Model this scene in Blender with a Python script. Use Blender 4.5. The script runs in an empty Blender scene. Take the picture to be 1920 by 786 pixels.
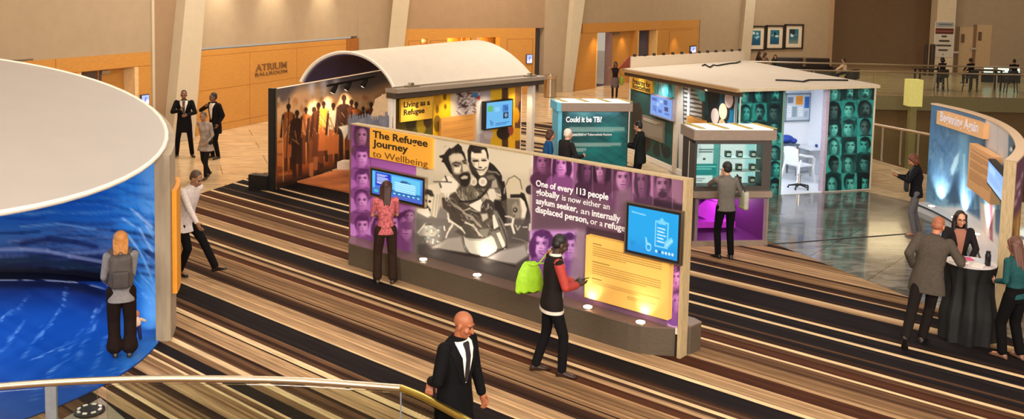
import bpy, bmesh, math, random
import numpy as np
from mathutils import Vector, Matrix
random.seed(4)
rng = np.random.default_rng(4)
SC = bpy.context.scene
COL = SC.collection
PI = math.pi

# ------------------------------------------------------------------ camera model
FOC, CX, CY, EYE = 1750., 954., 130., 4.75
PITCH = math.atan(150. / FOC)
ROLL = 0.0228
_F = np.array([0, math.cos(PITCH), -math.sin(PITCH)])
_R0 = np.array([1., 0, 0])
_D0 = np.array([0, -math.sin(PITCH), -math.cos(PITCH)])
_R = math.cos(ROLL) * _R0 - math.sin(ROLL) * _D0
_D = math.cos(ROLL) * _D0 + math.sin(ROLL) * _R0
_C = np.array([0, 0, EYE])

def proj(P):
    q = np.asarray(P, float) - _C
    w = q @ _F
    return CX + FOC * (q @ _R) / w, CY + FOC * (q @ _D) / w

def ray(u, v):
    return _F + _R * (u - CX) / FOC + _D * (v - CY) / FOC

def at(u, v, z=0.):
    d = ray(u, v)
    return _C + d * ((z - EYE) / d[2])

def aty(u, v, y):
    d = ray(u, v)
    return _C + d * (y / d[1])

class Plane:
    """a vertical plane through P running along (dx, dy); off > 0 is towards the side of nrm"""
    def __init__(self, P, d, nrm=None):
        self.P = np.array([P[0], P[1], 0.])
        d = np.array([d[0], d[1], 0.]); self.d = d / np.linalg.norm(d)
        n = np.array([self.d[1], -self.d[0], 0.])
        if n @ (-self.P) < 0: n = -n
        self.n = n if nrm is None else np.array([nrm[0], nrm[1], 0.])
    def px(self, u, v, off=0.):
        r = ray(u, v)
        t = ((self.P + self.n * off - _C) @ self.n) / (r @ self.n)
        q = _C + r * t
        return (q - self.P) @ self.d, q[2]
    def pt(self, s, z, off=0.):
        return self.P + self.d * s + self.n * off + np.array([0, 0, z])

def plane2(a, b):
    p = Plane(a, (b[0] - a[0], b[1] - a[1])); p.L = math.hypot(b[0] - a[0], b[1] - a[1]); return p

# ------------------------------------------------------------------ colour and materials
def l1(c):
    c = c / 255. if c > 1.001 else c
    return c / 12.92 if c <= .04045 else ((c + .055) / 1.055) ** 2.4

def lin(rgb):
    return tuple(l1(float(x)) for x in rgb)

def linarr(a):
    a = np.clip(a / 255., 0, 1)
    return np.where(a <= .04045, a / 12.92, ((a + .055) / 1.055) ** 2.4)

MATS = {}
def pm(name, rgb=(128, 128, 128), rough=.6, metal=0., var=.10, scale=14., bump=0., emit=0., ecol=None, trans=0., alpha=1., coat=0., spec=.5, ior=1.45, stretch=None):
    """a procedural principled material: base colour with a fine noise mottling, optional bump"""
    if name in MATS: return MATS[name]
    m = bpy.data.materials.new(name); m.use_nodes = True
    nt = m.node_tree; N = nt.nodes; L = nt.links
    b = N['Principled BSDF']
    c = lin(rgb)
    b.inputs['Roughness'].default_value = rough
    b.inputs['Metallic'].default_value = metal
    b.inputs['Specular IOR Level'].default_value = spec
    b.inputs['IOR'].default_value = ior
    b.inputs['Coat Weight'].default_value = coat
    b.inputs['Transmission Weight'].default_value = trans
    b.inputs['Alpha'].default_value = alpha
    tc = N.new('ShaderNodeTexCoord')
    src = tc.outputs['Object']
    if stretch:
        mp = N.new('ShaderNodeMapping'); mp.inputs['Scale'].default_value = stretch
        L.new(src, mp.inputs['Vector']); src = mp.outputs['Vector']
    nz = N.new('ShaderNodeTexNoise'); nz.inputs['Scale'].default_value = scale; nz.inputs['Detail'].default_value = 5
    L.new(src, nz.inputs['Vector'])
    rp = N.new('ShaderNodeValToRGB')
    lo = tuple(max(0, x * (1 - var)) for x in c) + (1,)
    hi = tuple(min(1, x * (1 + var)) for x in c) + (1,)
    rp.color_ramp.elements[0].position = .3; rp.color_ramp.elements[1].position = .7
    rp.color_ramp.elements[0].color = lo; rp.color_ramp.elements[1].color = hi
    L.new(nz.outputs['Fac'], rp.inputs['Fac']); L.new(rp.outputs['Color'], b.inputs['Base Color'])
    if bump:
        bp = N.new('ShaderNodeBump'); bp.inputs['Strength'].default_value = bump; bp.inputs['Distance'].default_value = .01
        L.new(nz.outputs['Fac'], bp.inputs['Height']); L.new(bp.outputs['Normal'], b.inputs['Normal'])
    if emit:
        b.inputs['Emission Color'].default_value = lin(ecol or rgb) + (1,)
        b.inputs['Emission Strength'].default_value = emit
    MATS[name] = m
    return m

def vcm(name, rough=.5, emit=0., spec=.5, coat=0.):
    """a printed or lit graphic: colours come from the mesh's own colour attribute"""
    if name in MATS: return MATS[name]
    m = bpy.data.materials.new(name); m.use_nodes = True
    nt = m.node_tree; N = nt.nodes; L = nt.links; b = N['Principled BSDF']
    a = N.new('ShaderNodeAttribute'); a.attribute_name = 'Col'
    b.inputs['Roughness'].default_value = rough; b.inputs['Specular IOR Level'].default_value = spec
    b.inputs['Coat Weight'].default_value = coat
    if emit:
        b.inputs['Base Color'].default_value = (.01, .01, .01, 1)
        L.new(a.outputs['Color'], b.inputs['Emission Color']); b.inputs['Emission Strength'].default_value = emit
    else:
        L.new(a.outputs['Color'], b.inputs['Base Color'])
    MATS[name] = m
    return m

# ------------------------------------------------------------------ mesh builder
class MB:
    def __init__(self):
        self.v = []; self.f = []; self.mi = []; self.cur = 0
    def add(self, vs, fs):
        b = len(self.v)
        self.v.extend([tuple(float(c) for c in p) for p in vs])
        for f in fs:
            self.f.append([b + i for i in f]); self.mi.append(self.cur)
        return self
    def box8(self, p):
        return self.add(p, [(0, 3, 2, 1), (4, 5, 6, 7), (0, 1, 5, 4), (1, 2, 6, 5), (2, 3, 7, 6), (3, 0, 4, 7)])
    def box(self, c, s, rz=0.):
        x, y, z = c; a, b, d = s[0] / 2, s[1] / 2, s[2] / 2
        cs, sn = math.cos(rz), math.sin(rz)
        P = []
        for zz in (-d, d):
            for q, w in ((-a, -b), (a, -b), (a, b), (-a, b)):
                P.append((x + q * cs - w * sn, y + q * sn + w * cs, z + zz))
        return self.box8(P)
    def pbox(self, pl, s0, s1, z0, z1, o0, o1):
        """a box in a Plane's frame"""
        P = []
        for z in (z0, z1):
            for s, o in ((s0, o0), (s1, o0), (s1, o1), (s0, o1)):
                P.append(pl.pt(s, z, o))
        return self.box8(P)
    def prism(self, poly, z0, z1):
        n = len(poly)
        zt = z1 if hasattr(z1, '__len__') else [z1] * n
        zb = z0 if hasattr(z0, '__len__') else [z0] * n
        vs = [(p[0], p[1], zb[i]) for i, p in enumerate(poly)] + [(p[0], p[1], zt[i]) for i, p in enumerate(poly)]
        fs = [tuple(range(n))[::-1], tuple(range(n, 2 * n))]
        for i in range(n):
            j = (i + 1) % n; fs.append((i, j, n + j, n + i))
        return self.add(vs, fs)
    def slab(self, poly3, off):
        """a planar polygon in space given thickness by the vector off"""
        n = len(poly3); o = np.asarray(off, float)
        vs = [tuple(p) for p in poly3] + [tuple(np.asarray(p, float) + o) for p in poly3]
        fs = [tuple(range(n))[::-1], tuple(range(n, 2 * n))]
        for i in range(n):
            j = (i + 1) % n; fs.append((i, j, n + j, n + i))
        return self.add(vs, fs)
    def rings(self, rings, closed=True, cap=True):
        n = len(rings[0]); vs = [p for r in rings for p in r]; fs = []
        for k in range(len(rings) - 1):
            for i in range(n if closed else n - 1):
                j = (i + 1) % n
                fs.append((k * n + i, k * n + j, (k + 1) * n + j, (k + 1) * n + i))
        if cap and closed:
            fs.append(tuple(range(n))[::-1]); b = (len(rings) - 1) * n
            fs.append(tuple(range(b, b + n)))
        return self.add(vs, fs)
    def tube(self, pts, r, n=10, cap=True):
        pts = [np.asarray(p, float) for p in pts]; R = []
        rr = r if hasattr(r, '__len__') else [r] * len(pts)
        up = None
        for i, p in enumerate(pts):
            a = pts[max(0, i - 1)]; b = pts[min(len(pts) - 1, i + 1)]
            d = b - a; d = d / (np.linalg.norm(d) + 1e-12)
            if up is None:
                up = np.array([0, 0, 1.]) if abs(d[2]) < .9 else np.array([1., 0, 0])
            s = np.cross(d, up); s /= np.linalg.norm(s) + 1e-12
            up = np.cross(s, d)
            R.append([p + rr[i] * (math.cos(2 * PI * k / n) * s + math.sin(2 * PI * k / n) * up) for k in range(n)])
        return self.rings(R, True, cap)
    def cyl(self, c, r, z0, z1, n=24, r2=None):
        r2 = r if r2 is None else r2
        return self.rings([[(c[0] + q * math.cos(2 * PI * k / n), c[1] + q * math.sin(2 * PI * k / n), z) for k in range(n)] for q, z in ((r, z0), (r2, z1))])
    def lathe(self, c, prof, n=24):
        return self.rings([[(c[0] + r * math.cos(2 * PI * k / n), c[1] + r * math.sin(2 * PI * k / n), z) for k in range(n)] for r, z in prof])
    def disc3(self, c, nrm, r, th, n=20):
        c = np.asarray(c, float); nrm = np.asarray(nrm, float); nrm = nrm / np.linalg.norm(nrm)
        return self.tube([c, c + nrm * th], r, n)
    def ell(self, c, r, M=None, nu=16, nv=10):
        R = []
        for j in range(nv + 1):
            t = -PI / 2 + PI * j / nv
            ct, st = max(math.cos(t), 1e-3), math.sin(t)
            ring = []
            for k in range(nu):
                a = 2 * PI * k / nu
                p = np.array([r[0] * ct * math.cos(a), r[1] * ct * math.sin(a), r[2] * st])
                if M is not None: p = M @ p
                ring.append(np.asarray(c) + p)
            R.append(ring)
        return self.rings(R)
    def cap(self, a, b, ra, rb, n=12, m=4):
        """tapered capsule"""
        a = np.asarray(a, float); b = np.asarray(b, float)
        d = b - a; L = np.linalg.norm(d)
        d = d / L if L > 1e-9 else np.array([0, 0, 1.])
        P = []; rr = []
        for i in range(m, -1, -1):
            t = PI / 2 * i / m; P.append(a - d * ra * math.sin(t)); rr.append(max(ra * math.cos(t), 5e-4))
        for i in range(0, m + 1):
            t = PI / 2 * i / m; P.append(b + d * rb * math.sin(t)); rr.append(max(rb * math.cos(t), 5e-4))
        return self.tube(P, rr, n)
    def rbox(self, c, s, M=None, r=.02, n=4):
        """rounded box (superellipse-like) in a rotated frame: ring lofts"""
        hx, hy, hz = s[0] / 2, s[1] / 2, s[2] / 2
        def rr(ix):
            pts = []
            for q, (sx, sy) in enumerate(((1, 1), (-1, 1), (-1, -1), (1, -1))):
                for k in range(n + 1):
                    a = PI / 2 * (q + k / n)
                    pts.append((sx * (hx - r) + ix * r * math.cos(a) , sy * (hy - r) + ix * r * math.sin(a)))
            return pts
        R = []
        for k in range(n + 1):
            a = PI / 2 * k / n
            R.append([(x, y, -hz + r - r * math.cos(a)) for x, y in rr(math.sin(a) if k else 1e-3)])
        for k in range(n + 1):
            a = PI / 2 * k / n
            R.append([(x, y, hz - r + r * math.sin(a)) for x, y in rr(math.cos(a) if k < n else 1e-3)])
        c = np.asarray(c, float)
        R = [[c + (M @ np.array(p) if M is not None else np.array(p)) for p in ring] for ring in R]
        return self.rings(R)

WM = {}   # world matrix of each object we parent to
def setm(o, loc=(0, 0, 0), rz=0.):
    o.location = loc; o.rotation_euler = (0, 0, rz)
    WM[o.name] = Matrix.Translation(Vector(loc)) @ Matrix.Rotation(rz, 4, 'Z')

def tag(o, label=None, cat=None, group=None, kind=None):
    if label: o['label'] = label
    if cat: o['category'] = cat
    if group: o['group'] = group
    if kind: o['kind'] = kind
    return o

def thing(name, label, cat, loc=(0, 0, 0), rz=0., group=None):
    o = bpy.data.objects.new(name, None); COL.objects.link(o); o.empty_display_size = .2
    setm(o, tuple(float(c) for c in loc), rz)
    return tag(o, label, cat, group)

def mesh(name, mb, mats, parent=None, smooth=False, local=False, base=None, sharp=40):
    """link a mesh builder as ONE object; world vertices are carried into the parent's frame"""
    if not isinstance(mats, (list, tuple)): mats = [mats]
    me = bpy.data.meshes.new(name)
    v = np.array(mb.v, float).reshape(-1, 3)
    loc = None
    if parent is not None:
        if not local:
            M = np.array(WM[parent.name].inverted())
            v = v @ M[:3, :3].T + M[:3, 3]
    else:
        lo, hi = v.min(0), v.max(0)
        loc = np.array([(lo[0] + hi[0]) / 2, (lo[1] + hi[1]) / 2, lo[2]]) if base is None else np.array(base, float)
        v = v - loc
    me.from_pydata([tuple(p) for p in v], [], mb.f)
    for m in mats: me.materials.append(m)
    if len(mats) > 1: me.polygons.foreach_set('material_index', mb.mi)
    bm = bmesh.new(); bm.from_mesh(me); bmesh.ops.recalc_face_normals(bm, faces=bm.faces); bm.to_mesh(me); bm.free()
    if smooth:
        me.polygons.foreach_set('use_smooth', [True] * len(me.polygons))
        if sharp: me.set_sharp_from_angle(angle=math.radians(sharp))
    me.update()
    o = bpy.data.objects.new(name, me); COL.objects.link(o)
    if parent is not None:
        o.parent = parent; WM[o.name] = WM[parent.name]
    else:
        setm(o, tuple(loc))
    return o

def struct(name, mb, mats, parent=None, **k):
    o = mesh(name, mb, mats, parent, **k)
    if parent is None: o['kind'] = 'structure'
    return o

# ------------------------------------------------------------------ a small painter for printed graphics
class Cv:
    def __init__(self, x0, y0, x1, y1, ss=1., bg=(128, 128, 128)):
        self.x0, self.y0, self.ss = x0, y0, ss
        self.w = int((x1 - x0) * ss) + 1; self.h = int((y1 - y0) * ss) + 1
        self.a = np.empty((self.h, self.w, 3)); self.a[:] = bg
        self.X, self.Y = np.meshgrid(x0 + np.arange(self.w) / ss, y0 + np.arange(self.h) / ss)
    def _bb(self, xa, ya, xb, yb):
        i0 = max(0, int((ya - self.y0) * self.ss)); i1 = min(self.h, int((yb - self.y0) * self.ss) + 2)
        j0 = max(0, int((xa - self.x0) * self.ss)); j1 = min(self.w, int((xb - self.x0) * self.ss) + 2)
        return slice(i0, max(i0, i1)), slice(j0, max(j0, j1))
    def _mix(self, sl, m, col, al=1.):
        m = (np.clip(m, 0, 1) * al)[..., None]
        self.a[sl] = self.a[sl] * (1 - m) + np.asarray(col, float) * m
    def ell(self, cx, cy, rx, ry, col, al=1., ang=0., soft=1.):
        R = max(rx, ry) + soft + 1; sl = self._bb(cx - R, cy - R, cx + R, cy + R)
        dx = self.X[sl] - cx; dy = self.Y[sl] - cy
        c, s = math.cos(ang), math.sin(ang)
        a = (dx * c + dy * s) / rx; b = (-dx * s + dy * c) / ry
        d = (np.sqrt(a * a + b * b) - 1) * min(rx, ry)
        self._mix(sl, .5 - d / soft, col, al)
    def glow(self, cx, cy, rx, ry, col, al=1., ang=0.):
        R = max(rx, ry) * 2; sl = self._bb(cx - R, cy - R, cx + R, cy + R)
        dx = self.X[sl] - cx; dy = self.Y[sl] - cy
        c, s = math.cos(ang), math.sin(ang)
        a = (dx * c + dy * s) / rx; b = (-dx * s + dy * c) / ry
        self._mix(sl, np.exp(-(a * a + b * b) * 1.4), col, al)
    def poly(self, pts, col, al=1., soft=0):
        P = np.array(pts, float); sl = self._bb(P[:, 0].min() - soft, P[:, 1].min() - soft, P[:, 0].max() + soft, P[:, 1].max() + soft)
        X = self.X[sl]; Y = self.Y[sl]; ins = np.zeros(X.shape, bool)
        D = np.full(X.shape, 1e9)
        n = len(P)
        for i in range(n):
            x1, y1 = P[i]; x2, y2 = P[(i + 1) % n]
            if y1 != y2:
                c = ((y1 > Y) != (y2 > Y)) & (X < (x2 - x1) * (Y - y1) / (y2 - y1) + x1)
                ins ^= c
            ex, ey = x2 - x1, y2 - y1; q = ex * ex + ey * ey + 1e-9
            t = np.clip(((X - x1) * ex + (Y - y1) * ey) / q, 0, 1)
            D = np.minimum(D, np.hypot(X - x1 - t * ex, Y - y1 - t * ey))
        d = np.where(ins, -D, D)
        self._mix(sl, .5 - d / max(soft, 1. / self.ss), col, al)
    def line(self, pts, w, col, al=1., soft=1.):
        for (x1, y1), (x2, y2) in zip(pts, pts[1:]):
            r = w / 2 + soft
            sl = self._bb(min(x1, x2) - r, min(y1, y2) - r, max(x1, x2) + r, max(y1, y2) + r)
            X = self.X[sl]; Y = self.Y[sl]; ex, ey = x2 - x1, y2 - y1; q = ex * ex + ey * ey + 1e-9
            t = np.clip(((X - x1) * ex + (Y - y1) * ey) / q, 0, 1)
            d = np.hypot(X - x1 - t * ex, Y - y1 - t * ey) - w / 2
            self._mix(sl, .5 - d / soft, col, al)
    def rect(self, xa, ya, xb, yb, col, al=1., soft=.7):
        self.poly([(xa, ya), (xb, ya), (xb, yb), (xa, yb)], col, al, soft)
    def grad(self, xa, ya, xb, yb, c0, c1, al=1., vert=True):
        sl = self._bb(xa, ya, xb, yb)
        t = (self.Y[sl] - ya) / (yb - ya + 1e-9) if vert else (self.X[sl] - xa) / (xb - xa + 1e-9)
        t = np.clip(t, 0, 1)[..., None]
        c = np.asarray(c0, float) * (1 - t) + np.asarray(c1, float) * t
        self.a[sl] = self.a[sl] * (1 - al) + c * al
    def noise(self, xa, ya, xb, yb, amp, fx=.1, fy=.1, seed=0, col=None):
        sl = self._bb(xa, ya, xb, yb); X = self.X[sl]; Y = self.Y[sl]; r = np.random.default_rng(seed)
        n = np.zeros(X.shape)
        for k in range(9):
            a = r.uniform(.4, 2.2); p = r.uniform(0, 6.28, 2); q = r.uniform(-1, 1)
            n += np.sin(X * fx * a * 6.28 + p[0] + q * Y * fy * 4) * np.sin(Y * fy * a * 6.28 + p[1] + q * X * fx * 2) / 4
        if col is None: self.a[sl] += (n * amp)[..., None]
        else: self._mix(sl, n * 2, col, amp)
    def textlines(self, xa, ya, xb, yb, n, col, th=.9, al=.8, last=.6, seed=1, slope=0.):
        r = random.Random(seed)
        for i in range(n):
            y = ya + (yb - ya) * (i + .5) / n
            x = xa; xe = xb if i < n - 1 else xa + (xb - xa) * last
            while x < xe:
                w = r.uniform(2.5, 7); x2 = min(x + w, xe)
                self.line([(x, y + slope * (x - xa)), (x2, y + slope * (x2 - xa))], th, col, al, 1.)
                x = x2 + 1.4
    def sample(self, u, v):
        x = np.clip((u - self.x0) * self.ss, 0, self.w - 1.001); y = np.clip((v - self.y0) * self.ss, 0, self.h - 1.001)
        i = y.astype(int); j = x.astype(int); fy = (y - i)[..., None]; fx = (x - j)[..., None]
        A = self.a
        i2 = np.minimum(i + 1, self.h - 1); j2 = np.minimum(j + 1, self.w - 1)
        return (A[i, j] * (1 - fx) + A[i, j2] * fx) * (1 - fy) + (A[i2, j] * (1 - fx) + A[i2, j2] * fx) * fy

def face(cv, cx, cy, w, h, pal, hair='short', turn=0., beard=False, ang=0., soft=1.):
    """a printed portrait: pal = (light, mid, dark)"""
    li, mi, dk = [np.array(c, float) for c in pal[:3]]
    rx, ry = w / 2, h / 2
    r = random.Random(int(cx * 7 + cy * 13)); sd = 1 if r.random() < .5 else -1
    if turn: sd = 1 if turn > 0 else -1
    t = turn * rx; s1 = max(soft, rx * .16)
    if hair in ('long', 'veil'):
        hc = dk if hair == 'long' else mi * .75
        for k in range(5): cv.ell(cx + r.uniform(-.2, .2) * rx, cy + ry * r.uniform(0, .5), rx * r.uniform(1.1, 1.35), ry * r.uniform(1.0, 1.4), hc * r.uniform(.85, 1.1), .8, 0, s1)
    cv.ell(cx + r.uniform(-.2, .2) * rx, cy + ry * 1.75, rx * 1.8, ry * .85, mi * .5 + dk * .5, 1, r.uniform(-.1, .1), s1)
    cv.poly([(cx - rx * .42, cy + ry * .4), (cx + rx * .42, cy + ry * .4), (cx + rx * .5, cy + ry * 1.2), (cx - rx * .5, cy + ry * 1.2)], mi * .8 + dk * .2, 1, s1)
    cv.ell(cx - t * .2, cy - ry * .2, rx * 1.06, ry * .98, dk, 1, ang, s1)
    for k in range(6): cv.ell(cx + r.uniform(-.8, .8) * rx, cy - ry * r.uniform(.6, 1.0), rx * .3, ry * .16, dk * r.uniform(.8, 1.3), .8, r.uniform(-.5, .5), s1)
    cv.ell(cx + t * .2, cy + ry * .12, rx * .84, ry * .92, mi, 1, ang, s1)
    cv.ell(cx + t * .3 + sd * rx * .22, cy + ry * .08, rx * .58, ry * .74, li, .9, ang, rx * .45)
    cv.ell(cx + t * .2 - sd * rx * .6, cy + ry * .2, rx * .24, ry * .7, dk * .6 + mi * .4, .75, ang, rx * .4)
    if hair in ('short', 'long'):
        for k in range(4): cv.ell(cx - t * .1 + r.uniform(-.5, .5) * rx, cy - ry * r.uniform(.66, .86), rx * r.uniform(.4, .6), ry * .2, dk, .9, r.uniform(-.4, .4), s1)
    if hair == 'long':
        for q in (-1, 1): cv.ell(cx + q * rx * .9, cy + ry * .3, rx * .24, ry * r.uniform(.8, 1.1), dk, 1, r.uniform(-.15, .15), s1)
    if hair == 'veil':
        for q in (-1, 1): cv.ell(cx + q * rx * .95, cy + ry * .25, rx * .2, ry * .95, mi * .6, .9, q * .1, s1)
    for q in (-1, 1):
        ex = cx + t * .5 + q * rx * .37
        cv.glow(ex, cy - ry * .08, rx * .3, ry * .14, dk, .75)
        cv.line([(ex - rx * .22, cy - ry * .17), (ex + rx * .2, cy - ry * .2)], ry * .05, dk, .75, soft)
        cv.ell(ex, cy - ry * .04, rx * .15, ry * .06, dk * .6, .9, 0, soft)
        cv.ell(ex + rx * .1, cy - ry * .03, rx * .06, ry * .035, li, .6, 0, soft)
    cv.poly([(cx + t * .55, cy - ry * .05), (cx + t * .7 - sd * rx * .2, cy + ry * .3), (cx + t * .7 + sd * .05 * rx, cy + ry * .32)], dk * .5 + mi * .5, .7, s1)
    cv.ell(cx + t * .6 + sd * rx * .03, cy + ry * .12, rx * .09, ry * .18, li, .7, 0, s1)
    cv.glow(cx + t * .65, cy + ry * .35, rx * .22, ry * .05, dk, .6)
    cv.ell(cx + t * .5, cy + ry * .56, rx * .33, ry * .05, dk, .75, r.uniform(-.05, .05), soft)
    cv.ell(cx + t * .5, cy + ry * .63, rx * .24, ry * .04, li * .6 + mi * .4, .6, 0, soft)
    cv.glow(cx + t * .5, cy + ry * .75, rx * .3, ry * .06, dk * .5 + mi * .5, .6)
    if beard:
        cv.ell(cx + t * .5, cy + ry * .8, rx * .55, ry * .26, dk, .85, ang, s1); cv.ell(cx + t * .5, cy + ry * .44, rx * .42, ry * .06, dk, .8, 0, soft)

def grid_print(name, P, col, mat, parent, thick=None):
    """a grid of world points P[j][i] with colours -> one printed sheet"""
    P = np.asarray(P, float); h, w = P.shape[:2]
    me = bpy.data.meshes.new(name)
    v = P.reshape(-1, 3)
    M = np.array(WM[parent.name].inverted()); v = v @ M[:3, :3].T + M[:3, 3]
    idx = np.arange(h * w).reshape(h, w)
    q = np.stack([idx[:-1, :-1], idx[:-1, 1:], idx[1:, 1:], idx[1:, :-1]], -1).reshape(-1, 4)
    me.vertices.add(len(v)); me.vertices.foreach_set('co', v.ravel())
    me.loops.add(q.size); me.loops.foreach_set('vertex_index', q.ravel().astype(np.int32))
    me.polygons.add(len(q)); me.polygons.foreach_set('loop_start', np.arange(0, q.size, 4, dtype=np.int32))
    me.update(calc_edges=True); me.validate()
    ca = me.color_attributes.new('Col', 'FLOAT_COLOR', 'POINT')
    rgba = np.ones((len(v), 4), np.float32); rgba[:, :3] = linarr(np.asarray(col).reshape(-1, 3))
    ca.data.foreach_set('color', rgba.ravel())
    me.materials.append(mat)
    o = bpy.data.objects.new(name, me); COL.objects.link(o); o.parent = parent; WM[o.name] = WM[parent.name]
    return o

def plane_print(name, pl, s0, s1, z0, z1, off, cv, mat, parent, nx=120, nz=60, photo=True, mask=None):
    """a flat print on a Plane; the canvas is laid out in photo pixels (photo=True) or in unit x (left to right as seen), y (top down) coordinates"""
    S = np.linspace(s0, s1, nx + 1); Z = np.linspace(z1, z0, nz + 1)
    P = np.empty((nz + 1, nx + 1, 3))
    for j, z in enumerate(Z):
        P[j] = pl.P + pl.n * off + np.array([0, 0, z]) + pl.d[None, :] * S[:, None]
    if photo:
        q = P - _C; w = q @ _F
        u = CX + FOC * (q @ _R) / w; v = CY + FOC * (q @ _D) / w
    else:
        u, v = np.meshgrid(np.linspace(0, 1, nx + 1) * (cv.w - 1) / cv.ss + cv.x0, np.linspace(0, 1, nz + 1) * (cv.h - 1) / cv.ss + cv.y0)
    return grid_print(name, P, cv.sample(u, v), mat, parent)

# ------------------------------------------------------------------ lettering
_TX = {}
def text_polys(body, bold=0.):
    k = (body, bold)
    if k in _TX: return _TX[k]
    cu = bpy.data.curves.new('lettering', 'FONT'); cu.body = body; cu.size = 1.; cu.offset = bold; cu.resolution_u = 3
    o = bpy.data.objects.new('lettering', cu)
    COL.objects.link(o)
    dg = bpy.context.evaluated_depsgraph_get()
    me = bpy.data.meshes.new_from_object(o.evaluated_get(dg))
    v = np.array([tuple(p.co) for p in me.vertices]).reshape(-1, 3); f = [tuple(p.vertices) for p in me.polygons]
    bpy.data.objects.remove(o); bpy.data.curves.remove(cu); bpy.data.meshes.remove(me)
    _TX[k] = (v, f); return v, f

def letter(mb, body, org, right, up, height, width=None, bold=0., th=.003):
    """add raised lettering: org = baseline start; height = cap height in metres; width fits the line"""
    v, f = text_polys(body, bold)
    right = np.asarray(right, float); up = np.asarray(up, float)
    nr = np.cross(right, up)
    capv, _ = text_polys('H', 0.); ch = capv[:, 1].max()
    sy = height / ch
    sx = sy if width is None else width / (v[:, 0].max() - v[:, 0].min())
    x0 = v[:, 0].min()
    P = [np.asarray(org, float) + right * (p[0] - x0) * sx + up * p[1] * sy + nr * th for p in v]
    mb.add(P, f)
    # rim so the letters have thickness
    ed = {}
    for q in f:
        for a, b in zip(q, q[1:] + q[:1]):
            if (b, a) in ed: del ed[(b, a)]
            else: ed[(a, b)] = 1
    n0 = len(mb.v)
    for (a, b) in ed:
        k = len(mb.v)
        mb.v.extend([tuple(P[a]), tuple(P[b]), tuple(P[b] - nr * th), tuple(P[a] - nr * th)])
        mb.f.append([k, k + 3, k + 2, k + 1]); mb.mi.append(mb.cur)
    return sx * (v[:, 0].max() - x0)

def light(kind, name, loc, power, col=(255, 230, 200), size=.2, target=None, spot=60, blend=.6, shape=None, sy=None):
    ld = bpy.data.lights.new(name, kind); ld.energy = power; ld.color = lin(col)
    if kind == 'AREA':
        ld.size = size
        if sy: ld.shape = 'RECTANGLE'; ld.size_y = sy
    else: ld.shadow_soft_size = size
    if kind == 'SPOT': ld.spot_size = math.radians(spot); ld.spot_blend = blend
    o = bpy.data.objects.new(name, ld); COL.objects.link(o); o.location = tuple(float(c) for c in loc)
    if target is not None:
        d = Vector([float(c) for c in target]) - Vector(o.location)
        o.rotation_euler = d.to_track_quat('-Z', 'Y').to_euler()
    return o
# ================================================================== materials of the hall
M_plaster = pm('plaster_tan', (162, 142, 115), .8, var=.04, scale=3)
M_plaster_dk = pm('plaster_brown', (150, 122, 92), .85, var=.05, scale=3)
M_fin = pm('plaster_cream', (190, 176, 150), .75, var=.03, scale=4)
M_wood = pm('maple_veneer', (188, 132, 60), .42, var=.10, scale=5, stretch=(1, 1, 9), coat=.15)
M_wood_dk = pm('maple_edge', (150, 92, 36), .5, var=.1, scale=6)
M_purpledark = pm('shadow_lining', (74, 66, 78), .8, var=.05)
M_white = pm('white_laminate', (236, 228, 218), .5, var=.02, scale=6)
M_black = pm('black_paint', (24, 23, 24), .5, var=.1)
M_steel = pm('brushed_steel', (190, 178, 160), .28, metal=1., var=.08, scale=30, stretch=(1, 1, 12))
M_brass = pm('satin_rail_metal', (206, 192, 170), .34, metal=1., var=.05, scale=20)
M_timber = pm('plywood_edge', (176, 154, 116), .6, var=.16, scale=7, stretch=(6, 6, 1))
M_plinth = pm('plinth_laminate', (84, 73, 60), .45, var=.10, scale=9, stretch=(1, 1, 6))
M_glass = pm('clear_glass', (226, 238, 226), .03, trans=1., var=.0, ior=1.3)
M_lampglow = pm('lamp_lens', (255, 246, 228), .4, emit=14., ecol=(255, 240, 214))
M_greydark = pm('kiosk_grey', (72, 66, 62), .4, var=.07, scale=20)
M_greymid = pm('kiosk_taupe', (140, 122, 108), .45, var=.06, scale=12)

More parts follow.
